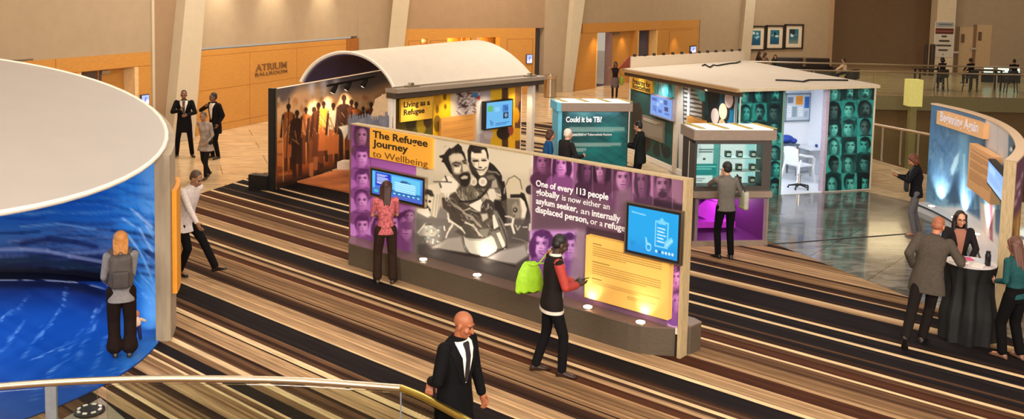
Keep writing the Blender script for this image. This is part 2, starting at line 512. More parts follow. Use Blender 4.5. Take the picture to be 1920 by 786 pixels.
# ---------------------------------------------------------------- carpet: stripes run along CD
CD = np.array([math.sin(math.radians(130.)), math.cos(math.radians(130.))])
CN = np.array([-CD[1], CD[0]])
def stripes():
    ck = dict(k=(24, 18, 20), d=(46, 27, 17), b=(82, 57, 39), m=(126, 98, 70), t=(166, 136, 102), c=(212, 186, 146), r=(66, 35, 20))
    T = [(0, 'm'), (4.4, 'b'), (4.75, 'k'), (4.95, 't'), (5.1, 'd'), (5.2, 'c'), (5.26, 'm'), (5.5, 'd'), (5.62, 't'), (5.75, 'm'), (5.92, 'c'), (5.96, 'b'),
         (6.05, 'c'), (6.09, 'k'), (6.27, 'm'), (6.38, 'c'), (6.47, 'b'), (6.66, 'd'), (6.72, 't'), (7.0, 'd'), (7.03, 'c'), (7.13, 'b'), (7.2, 'd'),
         (7.27, 'b'), (7.36, 'k'), (7.76, 'c'), (7.8, 't'), (8.22, 'd'), (8.46, 'm'), (8.53, 'd'), (8.56, 'm'), (9.02, 'r'), (9.19, 't'), (9.3, 'd'),
         (9.38, 'c'), (9.46, 'b'), (9.56, 'd'), (9.66, 'k'), (9.99, 'c'), (10.07, 't'), (10.4, 'r'), (10.7, 't'), (10.78, 'm'), (11.08, 'b'), (11.36, 'c'),
         (11.42, 'r'), (11.66, 'b'), (11.78, 'c'), (11.86, 'd'), (12.0, 'k'), (12.14, 'b'), (12.2, 'k'), (12.6, 'c'), (12.69, 'k'), (13.0, 'c'), (13.09, 'd'), (13.2, 'k'),
         (13.84, 't'), (14.02, 'c'), (14.1, 'd'), (14.24, 'k'), (14.55, 't'), (14.62, 'd'), (14.86, 'm'), (15.2, 'd'), (15.28, 't'), (15.75, 'm'), (16.1, 'd'), (16.2, 't'), (16.5, 'd'), (16.65, 'm')]
    s = 16.9; keys = 'mdtkcbrt'
    while s < 27:
        T.append((s, keys[rng.integers(0, 8)])); s += rng.uniform(.08, .4)
    out = []
    for (s0, k), (s1, _) in zip(T, T[1:] + [(27.5, 'k')]):
        n = max(1, int(round((s1 - s0) / (.035 if k in 'mtb' else .06))))
        for i in range(n):
            a = s0 + (s1 - s0) * i / n; b = s0 + (s1 - s0) * (i + 1) / n
            j = rng.normal(0, {'m': 17, 't': 13, 'b': 13, 'c': 9, 'k': 4, 'd': 8, 'r': 7}[k])
            out.append((a, b, np.array(ck[k], float) + j * np.array([1, .85, .65])))
    return out
def clip_half(poly, n, c, keep):
    out = []
    for p, q in zip(poly, poly[1:] + poly[:1]):
        dp = (p @ n - c) * keep; dq = (q @ n - c) * keep
        if dp >= 0: out.append(p)
        if dp * dq < 0: out.append(p + (q - p) * dp / (dp - dq))
    return out
carpet_poly = [np.array(p, float) for p in [(-13.9, -2), (12.5, -2), (8.85, 8.8), (6.59, 14.23), (5.1, 17.76), (4.2, 20.2), (2.3, 33.3), (-2.9, 33.3), (-5.95, 23.66), (-6.84, 20.9)]]
verts, faces, cols = [], [], []
for a, b, c in stripes():
    pl_ = clip_half(clip_half(carpet_poly, CN, a, 1), CN, b, -1)
    if len(pl_) < 3: continue
    k = len(verts); verts += [(p[0], p[1], 0) for p in pl_]; faces.append(list(range(k, k + len(pl_)))); cols += [c] * len(pl_)
me = bpy.data.meshes.new('floor_carpet'); me.from_pydata(verts, [], faces)
ca = me.color_attributes.new('Col', 'FLOAT_COLOR', 'POINT')
rgba = np.ones((len(verts), 4), np.float32); rgba[:, :3] = linarr(np.array(cols)); ca.data.foreach_set('color', rgba.ravel())
M_carpet = vcm('striped_carpet', .92, spec=.15)
nt = M_carpet.node_tree; N = nt.nodes; L = nt.links; b = N['Principled BSDF']
tc = N.new('ShaderNodeTexCoord'); mp = N.new('ShaderNodeMapping'); mp.inputs['Rotation'].default_value = (0, 0, -math.atan2(CD[1], CD[0])); mp.vector_type = 'TEXTURE'
mp.inputs['Rotation'].default_value = (0, 0, math.atan2(CD[1], CD[0])); mp.inputs['Scale'].default_value = (1, .045, 1)
nz = N.new('ShaderNodeTexNoise'); nz.inputs['Scale'].default_value = 1.6; nz.inputs['Detail'].default_value = 6
rp = N.new('ShaderNodeValToRGB'); rp.color_ramp.elements[0].position = .3; rp.color_ramp.elements[0].color = (.62, .6, .58, 1); rp.color_ramp.elements[1].position = .72; rp.color_ramp.elements[1].color = (1.25, 1.22, 1.18, 1)
mx = N.new('ShaderNodeMix'); mx.data_type = 'RGBA'; mx.blend_type = 'MULTIPLY'; mx.inputs['Factor'].default_value = 1
att = [n for n in N if n.type == 'ATTRIBUTE'][0]
L.new(tc.outputs['Object'], mp.inputs['Vector']); L.new(mp.outputs['Vector'], nz.inputs['Vector']); L.new(nz.outputs['Fac'], rp.inputs['Fac'])
L.new(att.outputs['Color'], mx.inputs['A']); L.new(rp.outputs['Color'], mx.inputs['B']); L.new(mx.outputs['Result'], b.inputs['Base Color'])
me.materials.append(M_carpet)
o = bpy.data.objects.new('floor_carpet', me); COL.objects.link(o); o['kind'] = 'structure'

# ---------------------------------------------------------------- stone floors
def tile_mat(name, a, c, rough, bw, bh, mortar, ang, vein=0., spec=.5):
    m = pm(name, a, rough, var=.12, scale=1.3, spec=spec)
    nt = m.node_tree; N = nt.nodes; L = nt.links; b = N['Principled BSDF']
    rp = [n for n in N if n.type == 'VALTORGB'][0]; tc = [n for n in N if n.type == 'TEX_COORD'][0]
    br = N.new('ShaderNodeTexBrick'); br.offset = 0.5
    br.inputs['Color2'].default_value = lin(c) + (1,); br.inputs['Mortar'].default_value = tuple(x * .35 for x in lin(a)) + (1,)
    br.inputs['Scale'].default_value = 1; br.inputs['Mortar Size'].default_value = mortar; br.inputs['Brick Width'].default_value = bw; br.inputs['Row Height'].default_value = bh
    mp = N.new('ShaderNodeMapping'); mp.inputs['Rotation'].default_value = (0, 0, ang)
    L.new(tc.outputs['Object'], mp.inputs['Vector']); L.new(mp.outputs['Vector'], br.inputs['Vector'])
    L.new(rp.outputs['Color'], br.inputs['Color1']); L.new(br.outputs['Color'], b.inputs['Base Color'])
    if vein:
        wv = N.new('ShaderNodeTexNoise'); wv.inputs['Scale'].default_value = .9; wv.inputs['Detail'].default_value = 9; wv.inputs['Distortion'].default_value = 2.2
        mp2 = N.new('ShaderNodeMapping'); mp2.inputs['Scale'].default_value = (1, 3.2, 1); mp2.inputs['Rotation'].default_value = (0, 0, ang)
        L.new(tc.outputs['Object'], mp2.inputs['Vector']); L.new(mp2.outputs['Vector'], wv.inputs['Vector'])
        r2 = N.new('ShaderNodeValToRGB'); r2.color_ramp.elements[0].position = .42; r2.color_ramp.elements[1].position = .62
        r2.color_ramp.elements[0].color = (1 - vein,) * 3 + (1,); r2.color_ramp.elements[1].color = (1.15, 1.15, 1.12, 1)
        mx = N.new('ShaderNodeMix'); mx.data_type = 'RGBA'; mx.blend_type = 'MULTIPLY'; mx.inputs['Factor'].default_value = 1
        L.new(wv.outputs['Fac'], r2.inputs['Fac']); L.new(br.outputs['Color'], mx.inputs['A']); L.new(r2.outputs['Color'], mx.inputs['B']); L.new(mx.outputs['Result'], b.inputs['Base Color'])
    return m
M_tan = tile_mat('tan_stone_tiles', (196, 168, 130), (206, 178, 140), .2, 2.4, 1.2, .012, math.radians(-20), .12)
M_grey = tile_mat('grey_polished_stone', (112, 108, 102), (134, 130, 122), .11, 2.6, 1.3, .012, math.radians(-50), .45, spec=.9)
mb = MB()
mb.prism([(-25, -3), (13, -3), (14.2, 14), (12.6, 20.5), (10.85, 27.2), (9.9, 30.5), (9.3, 45.5), (40, 45.5), (60, 75), (-12, 75), (-25, 40)], -.30, -.006)
struct('floor', mb, M_tan, base=(0, 0, -.3))
M_grey.node_tree.nodes['Principled BSDF'].inputs['Coat Weight'].default_value = .25
mb = MB(); mb.prism([(5.12, 17.76), (6.61, 14.23), (9.5, 7.2), (12.0, 7.2), (10.9, 19.5), (8.9, 22.5), (4.4, 26.9), (4.22, 20.2)], -.004, -.001)
struct('floor_polished', mb, M_grey, base=(0, 0, 0))
# thin dark inlay line in the polished floor
mb = MB(); a = at(1438, 459, 0); c = at(1722, 437, 0); e = at(1790, 470, 0)
for p, q in ((a, c), (c, e)):
    d = (q - p) / np.linalg.norm(q - p); n = np.array([-d[1], d[0], 0]) * .02
    mb.slab([p - n, q - n, q + n, p + n], (0, 0, .006))
struct('trim_1', mb, M_black)

# ================================================================== walls
HW = 9.2
WL = Plane((-9.6, 28.9), (.357, .934))
def wallbox(mb, pl, s0, s1, z0, z1, th=.3, off=0.):
    mb.pbox(pl, s0, s1, z0, z1, off - th, off)
V1 = WL.pt(9.65, 0); V2 = np.array([-4.2, 38.6, 0]); V3 = np.array([1.6, 43.0, 0]); V4 = np.array([3.2, 44.3, 0]); V5 = np.array([11.4, 56.0, 0]); V6 = np.array([14.3, 57.6, 0]); V7 = np.array([20.4, 59.8, 0])
V8 = np.array([22.2, 67.5, 0])
PA, PB, PC, PD, PE, PF, PG = plane2(V1, V2), plane2(V2, V3), plane2(V3, V4), plane2(V4, V5), plane2(V5, V6), plane2(V6, V7), plane2(V7, V8)
PH = plane2(V8, (34.0, 66.0)); PI_ = plane2((28.9, 61.0), (42., 57.5))
zA = 2.72
mb = MB()
wallbox(mb, WL, -22, 9.65, zA, HW)
sA0, _ = WL.px(63, 121); sA1, zz = WL.px(282, 102)
sB0, _ = WL.px(373, 95); sB1, zzb = WL.px(670, 72)
zB = (WL.px(400, 93)[1] + zzb) / 2
wallbox(mb, WL, sA1, sB0, 0, zA + .05); wallbox(mb, WL, sB1, 9.65, 0, zA + .05); wallbox(mb, WL, -22, sA0, 0, zA + .05)
for P_, q in ((PA, .2),):
    wallbox(mb, P_, 0, P_.L, 0, HW)
struct('wall_left', mb, M_plaster)
# back wall sections, each with its own opening
mb = MB(); zb2 = 3.02
wallbox(mb, PB, -.2, PB.L, zb2, HW); struct('wall_back', mb, M_plaster_dk)
mb = MB(); wallbox(mb, PC, 0, PC.L, 0, HW); mb.pbox(PC, 0, PC.L, 0, .25, 0, .03)
struct('wall_back_pier', mb, M_plaster)
zD = 3.2
mb = MB(); wallbox(mb, PD, 0, PD.L, zD, HW); struct('wall_back_hall', mb, M_plaster)
mb = MB(); wallbox(mb, PE, 0, PE.L, 0, HW); wallbox(mb, PF, 0, PF.L, 0, HW); struct('wall_gallery', mb, M_plaster)
mb = MB(); wallbox(mb, PG, 0, PG.L, 0, HW); wallbox(mb, PH, -.3, PH.L, 0, HW); struct('wall_lounge', mb, M_plaster_dk)
mb = MB(); wallbox(mb, PI_, 0, 13, 0, HW); struct('wall_right', mb, M_plaster)
mb = MB(); mb.prism([(-30, -4), (55, -4), (60, 80), (-30, 80)], HW, HW + .3); struct('ceiling', mb, pm('ceiling_paint', (214, 196, 170), .9, var=.02))
mb = MB(); mb.pbox(plane2((-25, -3.5), (45, -3.5)), 0, 70, 0, HW, -.3, 0); struct('wall_front', mb, M_plaster)

# ---- slanted fins (tapered columns leaning along the wall)
def fin(quad, pl, off, name):
    """quad: photo outline (top-left, top-right, bottom-right, bottom-left); the edges run on up to the ceiling"""
    (a, b, c, d) = [pl.px(u, v, off) for u, v in quad]
    def up(p, q):
        t = (HW - q[1]) / (p[1] - q[1]); return (q[0] + (p[0] - q[0]) * t, HW)
    def dn(p, q):
        t = -q[1] / (p[1] - q[1]); return (q[0] + (p[0] - q[0]) * t, 0.)
    poly = [up(a, d), up(b, c), dn(b, c), dn(a, d)]
    mb = MB(); mb.slab([pl.pt(s, z, off) for s, z in poly], -pl.n * off)
    return struct(name, mb, M_fin)
fin([(348, 0), (385, 0), (366, 250), (323, 262)], WL, .35, 'column_1')
fin([(737, 0), (768, 0), (757, 95), (727, 100)], PA, .35, 'column_2')
fin([(1076, 0), (1097, 0), (1074, 172), (1062, 172)], PC, .3, 'column_3')
fin([(1399, 0), (1417, 0), (1408, 95), (1390, 98)], PF, .35, 'column_4')
# light vertical edge strip on the wall by the first portal
mb = MB(); s_, _ = WL.px(286, 100); mb.pbox(WL, s_ - .05, s_ + .05, 0, HW, 0, .04); struct('trim_2', mb, M_fin)
# thin sheet in darker plaster, painting in shadow between the strip and the first fin
mb = MB(); s2_, _ = WL.px(345, 100); mb.pbox(WL, s_ + .05, s2_ + .3, 0, HW, 0, .012); struct('wall_left_shadow_sheet', mb, M_plaster_dk)

# ---- portal A in the left wall (door hidden behind the round pavilion's roof)
def portal_root(name): 
    o = bpy.data.objects.new(name, None); COL.objects.link(o); setm(o); o['kind'] = 'structure'; return o
def seam(mb, pl, s0, s1, z0, z1, off): mb.pbox(pl, s0, s1, z0, z1, off - .002, off + .003)
pA = portal_root('door_1')
sx = lambda u, v=130: WL.px(u, v)[0]
mb = MB()
zt = 2.32
wallbox(mb, WL, sA0 - 6, sA1, zt, zA, .3, .02); wallbox(mb, WL, sx(258), sA1, 0, zt, .3, .02); wallbox(mb, WL, sA0 - 6, sx(118), 0, zt, .3, .02)
struct('wood_surround', mb, M_wood, pA)
mb = MB(); wallbox(mb, WL, sx(150), sx(152.5), 0, zt, .3, .0); mb.pbox(WL, sx(251), sx(258), 0, zt, -.9, .03); struct('jamb', mb, pm('pale_jamb', (214, 180, 130), .5), pA)
mb = MB(); mb.pbox(WL, sx(118), sx(152), 0, zt + .3, -1.4, -1.3); mb.pbox(WL, sx(100), sx(118), 0, zt + .3, -1.4, -.3); struct('recess_lining', mb, M_wood, pA)
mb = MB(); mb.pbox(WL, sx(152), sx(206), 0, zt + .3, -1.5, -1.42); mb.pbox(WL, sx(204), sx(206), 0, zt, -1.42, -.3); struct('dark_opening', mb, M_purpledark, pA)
mb = MB(); mb.pbox(WL, sx(204), sx(250), 0, zt, -.42, -.36); dl = struct('door_leaf', mb, M_wood, pA)
mb = MB(); mb.pbox(WL, sx(206), sx(222), zt - .16, zt - .06, -.36, -.28); struct('door_closer', mb, M_steel, pA)
mb = MB(); seam(mb, WL, sA0, sA1, zt, zt + .012, .02); seam(mb, WL, sx(103), sx(104), zt, zA, .02); struct('panel_joint', mb, M_wood_dk, pA)

# ---- wood wall panel with the ballroom name
pB = portal_root('wall_wood_panel')
mb = MB(); wallbox(mb, WL, sB0 - .2, sB1, 0, zB, .3, .03); struct('veneer', mb, M_wood, pB)
mb = MB()
for v0 in (165,):
    z1_ = WL.px(420, v0)[1]; seam(mb, WL, sB0, sB1, z1_, z1_ + .012, .03)
seam(mb, WL, sB0, sB1, .22, .232, .03); seam(mb, WL, sB0, sB1, zB - .18, zB - .17, .03)
for u in (467, 555): s_ = WL.px(u, 150)[0]; seam(mb, WL, s_, s_ + .012, 0, zB - .18, .03)
struct('panel_joint', mb, M_wood_dk, pB)
mb = MB(); mb.pbox(WL, sB1 - .9, sB1 + .02, 0, zB + .01, .03, .06); struct('edge_board', mb, M_wood_dk, pB)
sgn = thing('wall_lettering', 'bronze raised lettering ATRIUM BALLROOM on the maple wall panel', 'sign', WL.pt(WL.px(478, 140)[0], 1.7, .03))
(s0, z0), (s1, z1) = WL.px(479, 134, .03), WL.px(537, 127, .03)
mb = MB(); rt = WL.d; up = np.array([0, 0, 1.])
letter(mb, 'ATRIUM', WL.pt(s0, (z0 + z1) / 2, .034), rt, up, .23, s1 - s0, .01, .02); mesh('large_letters', mb, pm('bronze_letters', (120, 82, 46), .45), sgn)
(s0, z0), (s1, z1) = WL.px(478, 143, .03), WL.px(538, 136, .03)
mb = MB(); letter(mb, 'BALLROOM', WL.pt(s0, (z0 + z1) / 2, .034), rt, up, .11, s1 - s0, .008, .02); mesh('small_letters', mb, MATS['bronze_letters'], sgn)

# ---- portal B (behind the vaulted pavilion)
pC = portal_root('door_2')
sb = lambda u: PB.px(u, 70)[0]
mb = MB(); zt = 2.62
wallbox(mb, PB, sb(757), sb(1003), zt, zb2, .3, .03)
for a, c in ((757, 790), (800, 838), (880, 893), (936, 1003)): wallbox(mb, PB, sb(a), sb(c), 0, zt, .3, .03)
struct('wood_surround', mb, M_wood, pC)
mb = MB(); mb.pbox(PB, sb(757), sb(1003), 0, zt + .3, -.8, -.7); struct('recess_lining', mb, M_wood, pC)
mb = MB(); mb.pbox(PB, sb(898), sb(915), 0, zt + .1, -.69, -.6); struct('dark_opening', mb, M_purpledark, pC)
mb = MB(); mb.pbox(PB, sb(799), sb(800.5), 0, zt, -.6, .04); mb.pbox(PB, sb(881), sb(883), 0, zt, -.6, .04); struct('jamb', mb, M_wood_dk, pC)
mb = MB()
for a, c in ((765, 788), (806, 836), (950, 998)):
    seam(mb, PB, sb(a), sb(c), zt - .1, zt - .085, .03); seam(mb, PB, sb(a), sb(a) + .03, 0, zt - .1, .03); seam(mb, PB, sb(c), sb(c) + .03, 0, zt - .1, .03)
struct('panel_joint', mb, M_wood_dk, pC)

# ---- portal C with the open doorway (a woman phones in front of it)
pDr = portal_root('door_3')
sd = lambda u, v=110: PD.px(u, v)[0]
zt = 2.72
mb = MB()
wallbox(mb, PD, sd(1090), sd(1308), zt, zD, .3, .03)
for a, c in ((1078, 1117), (1190, 1194), (1231, 1308)): wallbox(mb, PD, sd(a), sd(c), 0, zt, .3, .03)
struct('wood_surround', mb, M_wood, pDr)
mb = MB(); mb.pbox(PD, sd(1116), sd(1119), 0, zt, -.5, .02); mb.pbox(PD, sd(1229), sd(1231), 0, zt, -.4, .02); mb.pbox(PD, sd(1194), sd(1196), 0, zt, -.4, .02)
struct('jamb', mb, pm('painted_lit_jamb', (232, 190, 120), .5), pDr)  # pale tone paints in the downlight falling on the recess sides
mb = MB(); mb.pbox(PD, sd(1119), sd(1150), 0, zt + .3, -4.2, -4.1); mb.pbox(PD, sd(1100), sd(1101), 0, zt + .3, -4.2, -.3); struct('room_wall_beyond', mb, pm('pale_lilac_wall', (176, 168, 172), .8), pDr)
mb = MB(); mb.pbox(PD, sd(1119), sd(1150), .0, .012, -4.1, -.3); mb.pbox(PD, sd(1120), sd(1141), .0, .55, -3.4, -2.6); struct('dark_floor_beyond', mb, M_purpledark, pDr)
mb = MB()
for k in range(2): mb.tube([PD.pt(sd(1122), .55 + k * .0, -2.8 - k * .4), PD.pt(sd(1138), 1.25, -2.8 - k * .4)], .03); mb.tube([PD.pt(sd(1138), .55, -2.8 - k * .4), PD.pt(sd(1122), 1.25, -2.8 - k * .4)], .03)
mb.pbox(PD, sd(1120), sd(1140), 1.25, 1.3, -3.3, -2.6); mb.tube([PD.pt(sd(1126), 1.5, -2.4), PD.pt(sd(1123), 2.0, -2.4), PD.pt(sd(1127), 2.6, -2.4)], [.1, .17, .09])
struct('folded_stand_beyond', mb, M_black, pDr)
mb = MB(); mb.pbox(PD, sd(1151), sd(1190), 0, zt, -.3, -.22); mesh('door_leaf', mb, M_wood, pDr)
mb = MB(); mb.pbox(PD, sd(1145), sd(1151), 0, zt, -.35, -.1); mesh('door_frame', mb, pm('mauve_frame', (140, 108, 100), .5), pDr)
mb = MB(); mb.pbox(PD, sd(1154), sd(1166), zt - .17, zt - .07, -.22, -.14); mesh('door_closer', mb, M_steel, pDr)
mb = MB(); mb.pbox(PD, sd(1190), sd(1231), 0, zt + .2, -.5, -.4); struct('recess_lining', mb, M_wood, pDr)
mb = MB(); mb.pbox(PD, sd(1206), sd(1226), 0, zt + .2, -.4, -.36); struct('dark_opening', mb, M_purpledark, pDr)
mb = MB(); mb.tube([PD.pt(sd(1202), 1.1, -.3), PD.pt(sd(1202), 2.0, -.3)], .04); struct('pull_handle', mb, M_steel, pDr)
mb = MB(); seam(mb, PD, sd(1252), sd(1296), zt - .1, zt - .08, .03); seam(mb, PD, sd(1252), sd(1253), 0, zt - .1, .03); seam(mb, PD, sd(1080), sd(1308), zt, zt + .02, .03); struct('panel_joint', mb, M_wood_dk, pDr)

# ---- small lit door displays
def wall_display(pl, u0, v0, u1, v1, off, label, nm='door_display'):
    (a, z1), (b, z0) = pl.px(u0, v0, off), pl.px(u1, v1, off)
    t = thing(nm, label, 'screen', pl.pt((a + b) / 2, z0, off))
    mb = MB(); mb.pbox(pl, a, b, z0, z1, off, off + .05); mesh('casing', mb, M_greydark, t)
    cv = Cv(0, 0, 30, 30, 1, (150, 170, 235)); cv.poly([(0, 30), (12, 6), (30, 20), (30, 30)], (235, 200, 220)); cv.ell(16, 14, 6, 8, (90, 110, 200)); cv.ell(22, 20, 5, 6, (250, 240, 250))
    w = (b - a) * .07
    plane_print('screen_image', pl, a + w, b - w, z0 + w, z1 - w, off + .055, cv, vcm('display_glow', .3, 1.6), t, 12, 12, photo=False)
wall_display(WL, 262, 178, 278, 196, .02, 'small lit display beside the door half hidden by the round pavilion roof')
wall_display(PB, 986, 102, 997, 119, .03, 'small lit display on the maple portal above the end of the vaulted roof')
wall_display(PD, 1293, 86, 1304, 100, .03, 'small lit display on the maple portal behind the flat-roofed pavilion')
# ================================================================== helpers for exhibits
M_print = vcm('printed_vinyl', .55, spec=.3)
M_screen = vcm('lit_screen', .25, 1.15)
M_boardedge = pm('white_board_edge', (232, 224, 210), .5, var=.03)
M_amber = pm('amber_board', (236, 172, 62), .5, var=.03, scale=3)
M_peach = pm('peach_board', (236, 184, 128), .5, var=.03, scale=3)
M_ink = pm('dark_lettering', (38, 28, 22), .6, var=.02)
M_inkbrown = pm('brown_lettering', (110, 62, 18), .6, var=.02)
M_whitetext = pm('white_lettering', (246, 240, 244), .5, var=.02)

def ptext(mb, pl, body, p0, p1, cap, off, bold=0., th=.004):
    s0, z0 = pl.px(p0[0], p0[1], off); s1, z1 = pl.px(p1[0], p1[1], off)
    sg = 1 if s1 > s0 else -1
    letter(mb, body, pl.pt(s0, (z0 + z1) / 2, off), pl.d * sg, np.array([0, 0, 1.]), cap, abs(s1 - s0), bold, th)

def board(pl, u0, v0, u1, v1, off, th, mat, parent, name='text_board'):
    """flat board: (u0,v0) upper-left and (u1,v1) lower-right photo corners on the front face"""
    s0, z1 = pl.px(u0, v0, off + th); s1, z0 = pl.px(u1, v1, off + th)
    mb = MB(); mb.pbox(pl, min(s0, s1), max(s0, s1), z0, z1, off, off + th)
    o = mesh(name, mb, mat, parent)
    return o, min(s0, s1), max(s0, s1), z0, z1

def monitor(pl, u0, v0, u1, v1, off, label, paint, nx=56, nz=40, bez=(M_black,), th=.07, frame=True, group=None):
    s0, z1 = pl.px(u0, v0, off + th); s1, z0 = pl.px(u1, v1, off + th)
    s0, s1 = min(s0, s1), max(s0, s1)
    t = thing('monitor', label, 'screen', pl.pt((s0 + s1) / 2, z0, off), group=group)
    mb = MB(); mb.pbox(pl, s0, s1, z0, z1, off + .02, off + th); mb.pbox(pl, s0 + .15, s1 - .15, z0 + .1, z1 - .1, off + .004, off + .02)
    mesh('bezel', mb, bez[0], t)
    if frame:
        mb = MB(); w = .018
        for a, b, c, d in ((s0 - w, s1 + w, z0 - w, z0), (s0 - w, s1 + w, z1, z1 + w), (s0 - w, s0, z0, z1), (s1, s1 + w, z0, z1)): mb.pbox(pl, a, b, c, d, off + .02, off + th + .006)
        mesh('silver_rim', mb, M_steel, t)
    w = .035
    cv = Cv(0, 0, 140, 96, 1.5, (40, 120, 210)); paint(cv)
    sg = (s0 + w, s1 - w)
    # keep the image's left on the viewer's left
    if pl.px(u0, v0)[0] > pl.px(u1, v1)[0]: sg = sg[::-1]
    plane_print('screen_image', pl, sg[0], sg[1], z0 + w, z1 - w, off + th + .003, cv, M_screen, t, nx, nz, photo=False)
    return t

# ================================================================== the long free-standing wall
JL, JH = 6.55, 2.345
JW = Plane((-2.71, 16.08), (2.29 + 2.71, 11.86 - 16.08))
jw = thing('exhibit_wall', 'long free-standing purple and black-and-white exhibit wall on a dark plinth', 'exhibit wall', JW.pt(JL / 2, 0))
mb = MB(); mb.pbox(JW, 0, JL, .30, JH, -.13, 0); mesh('core', mb, M_boardedge, jw)
mb = MB(); mb.pbox(JW, -.01, JL + .005, JH, JH + .022, -.14, .012); mesh('top_rail', mb, M_timber, jw)
mb = MB(); mb.pbox(JW, JL, JL + .05, 0, JH + .022, -.145, .03); mesh('end_post', mb, M_timber, jw)
mb = MB(); mb.pbox(JW, -.035, 0, .1, JH + .01, -.12, .012); mesh('end_trim', mb, M_steel, jw)
pz = .385
def pp(s, o): q = JW.pt(s, 0, o); return (q[0], q[1])
front = [(.0, .0), (.34, .335), (5.95, .27), (6.12, .235), (6.22, .19), (6.5, .0)]
back = [(6.5, -.13), (6.62, -.2), (6.64, -.44), (6.5, -.5), (.4, -.46), (.0, -.13)]
mb = MB(); mb.prism([pp(*q) for q in front + [(6.5, -.13)] + back[1:]], 0, pz - .02); pl_body = mesh('plinth', mb, M_plinth, jw)
sc_ = lambda q: (q[0], q[1] * 1.02)
mb = MB(); mb.prism([pp(*sc_(q)) for q in front + [(6.5, -.13)] + back[1:]], pz - .02, pz); mesh('plinth_top', mb, pm('plinth_cap', (112, 92, 82), .3, var=.08, coat=.3), jw)
for i, (u, v) in enumerate(((808, 469), (909, 491), (1116, 556), (1214, 598))):
    s_ = JW.px(u, v - 4)[0]; q = JW.pt(s_, pz, .17)
    mb = MB(); mb.cyl((q[0], q[1]), .075, pz - .01, pz + .012, 20); lm = mesh('uplight', mb, M_steel, jw)
    mb = MB(); mb.cyl((q[0], q[1]), .06, pz + .012, pz + .02, 20); mesh('lamp_lens', mb, M_lampglow, lm)
    light('SPOT', 'uplight_beam', (q[0], q[1], pz + .05), 22, (255, 236, 210), .04, JW.pt(s_ + .10, pz + .75, 0), 88, .9)

PL = [(226, 160, 236), (176, 106, 188), (92, 42, 102)]
MR = [(190, 132, 178), (132, 82, 122), (62, 32, 58)]
cv = Cv(640, 215, 1320, 690, 2, (120, 84, 114))
# --- lilac portrait strip at the far end
cv.rect(640, 215, 789, 690, (196, 126, 214)); cv.grad(640, 215, 789, 340, (112, 54, 118), (176, 104, 192)); cv.grad(640, 340, 789, 470, (176, 104, 192), (218, 152, 242))
for (x, y, w, h, hr, p) in ((678, 254, 25, 34, 'veil', MR), (678, 294, 26, 36, 'short', PL), (679, 335, 26, 32, 'short', PL), (678, 376, 26, 36, 'bald', PL), (679, 423, 26, 36, 'short', PL),
                            (713, 425, 26, 36, 'long', PL), (760, 425, 34, 48, 'veil', PL), (768, 405, 20, 20, 'bald', PL), (735, 420, 26, 40, 'short', PL)):
    face(cv, x, y, w, h, p, hr, .1)
for y in (274, 315, 356, 398): cv.line([(662, y), (694, y + 4)], 1.1, (70, 30, 80), .7)
cv.line([(694, 236), (696, 460)], 1.2, (90, 40, 100), .7)
# --- black-and-white photograph
ph = [(782, 218), (1000, 255), (995, 560), (778, 480)]
cv.poly(ph, (205, 195, 172))
cv.poly([(779, 330), (1000, 330), (996, 560), (778, 520)], (186, 176, 154), .7, 20)
cv.poly([(778, 400), (1000, 395), (996, 560), (778, 520)], (112, 106, 100), .95, 40)
cv.poly([(778, 440), (1000, 470), (996, 560), (778, 520)], (70, 64, 62), .95, 16)
K, G1, G2, W1 = (34, 30, 28), (92, 88, 82), (146, 140, 128), (228, 222, 206)
def zt_(x0, y0, k=8.733): return lambda pts: [(x0 + x / k, y0 + y / k) for x, y in pts]
def P_(T, pts, c, al=1., soft=1.2): cv.poly(T(pts), c, al, soft)
def L_(T, pts, w, c, al=1., soft=1.2): cv.line(T(pts), w / 8.733, c, al, soft)
def E_(T, x, y, a, b, c, al=1., ang=0., soft=1.): (p,) = T([(x, y)]); cv.ell(p[0], p[1], a / 8.733, b / 8.733, c, al, ang, soft)
T1, T2, T3, T4, T5 = zt_(820, 262), zt_(780, 340), zt_(880, 340), zt_(780, 410), zt_(880, 410)
r_ = random.Random(11)
LT = (222, 211, 187)
# ground and robes
P_(T4, [(270, 480), (520, 320), (740, 300), (790, 480), (830, 570), (560, 530)], (176, 170, 160), .9, 5)
P_(T5, [(300, 650), (480, 530), (900, 440), (970, 600), (760, 740), (420, 700)], (176, 170, 166), .9, 5)
P_(T2, [(400, 420), (520, 520), (540, 690), (420, 800), (0, 800), (0, 520), (190, 590), (330, 590)], (124, 119, 114), 1, 4)
P_(T4, [(0, 0), (520, 0), (600, 120), (520, 300), (260, 420), (0, 420)], (104, 99, 95), .8, 6)
# the man on the far side
P_(T2, [(150, 250), (200, 60), (380, 40), (400, 180), (390, 400), (330, 600), (250, 560), (240, 460), (160, 330)], (214, 204, 182), 1, 2)
P_(T2, [(145, 210), (190, 130), (260, 150), (300, 250), (240, 250), (190, 210)], K, .9, 2); P_(T2, [(140, 330), (190, 400), (245, 470), (220, 505), (140, 440)], K, .85, 2); E_(T2, 225, 330, 22, 20, K)
for x in (300, 350, 390): L_(T2, [(x, 220), (x - 40, 560)], 14, G2, .7)
P_(T2, [(20, 450), (200, 440), (245, 560), (190, 595), (20, 505)], W1, 1, 2)
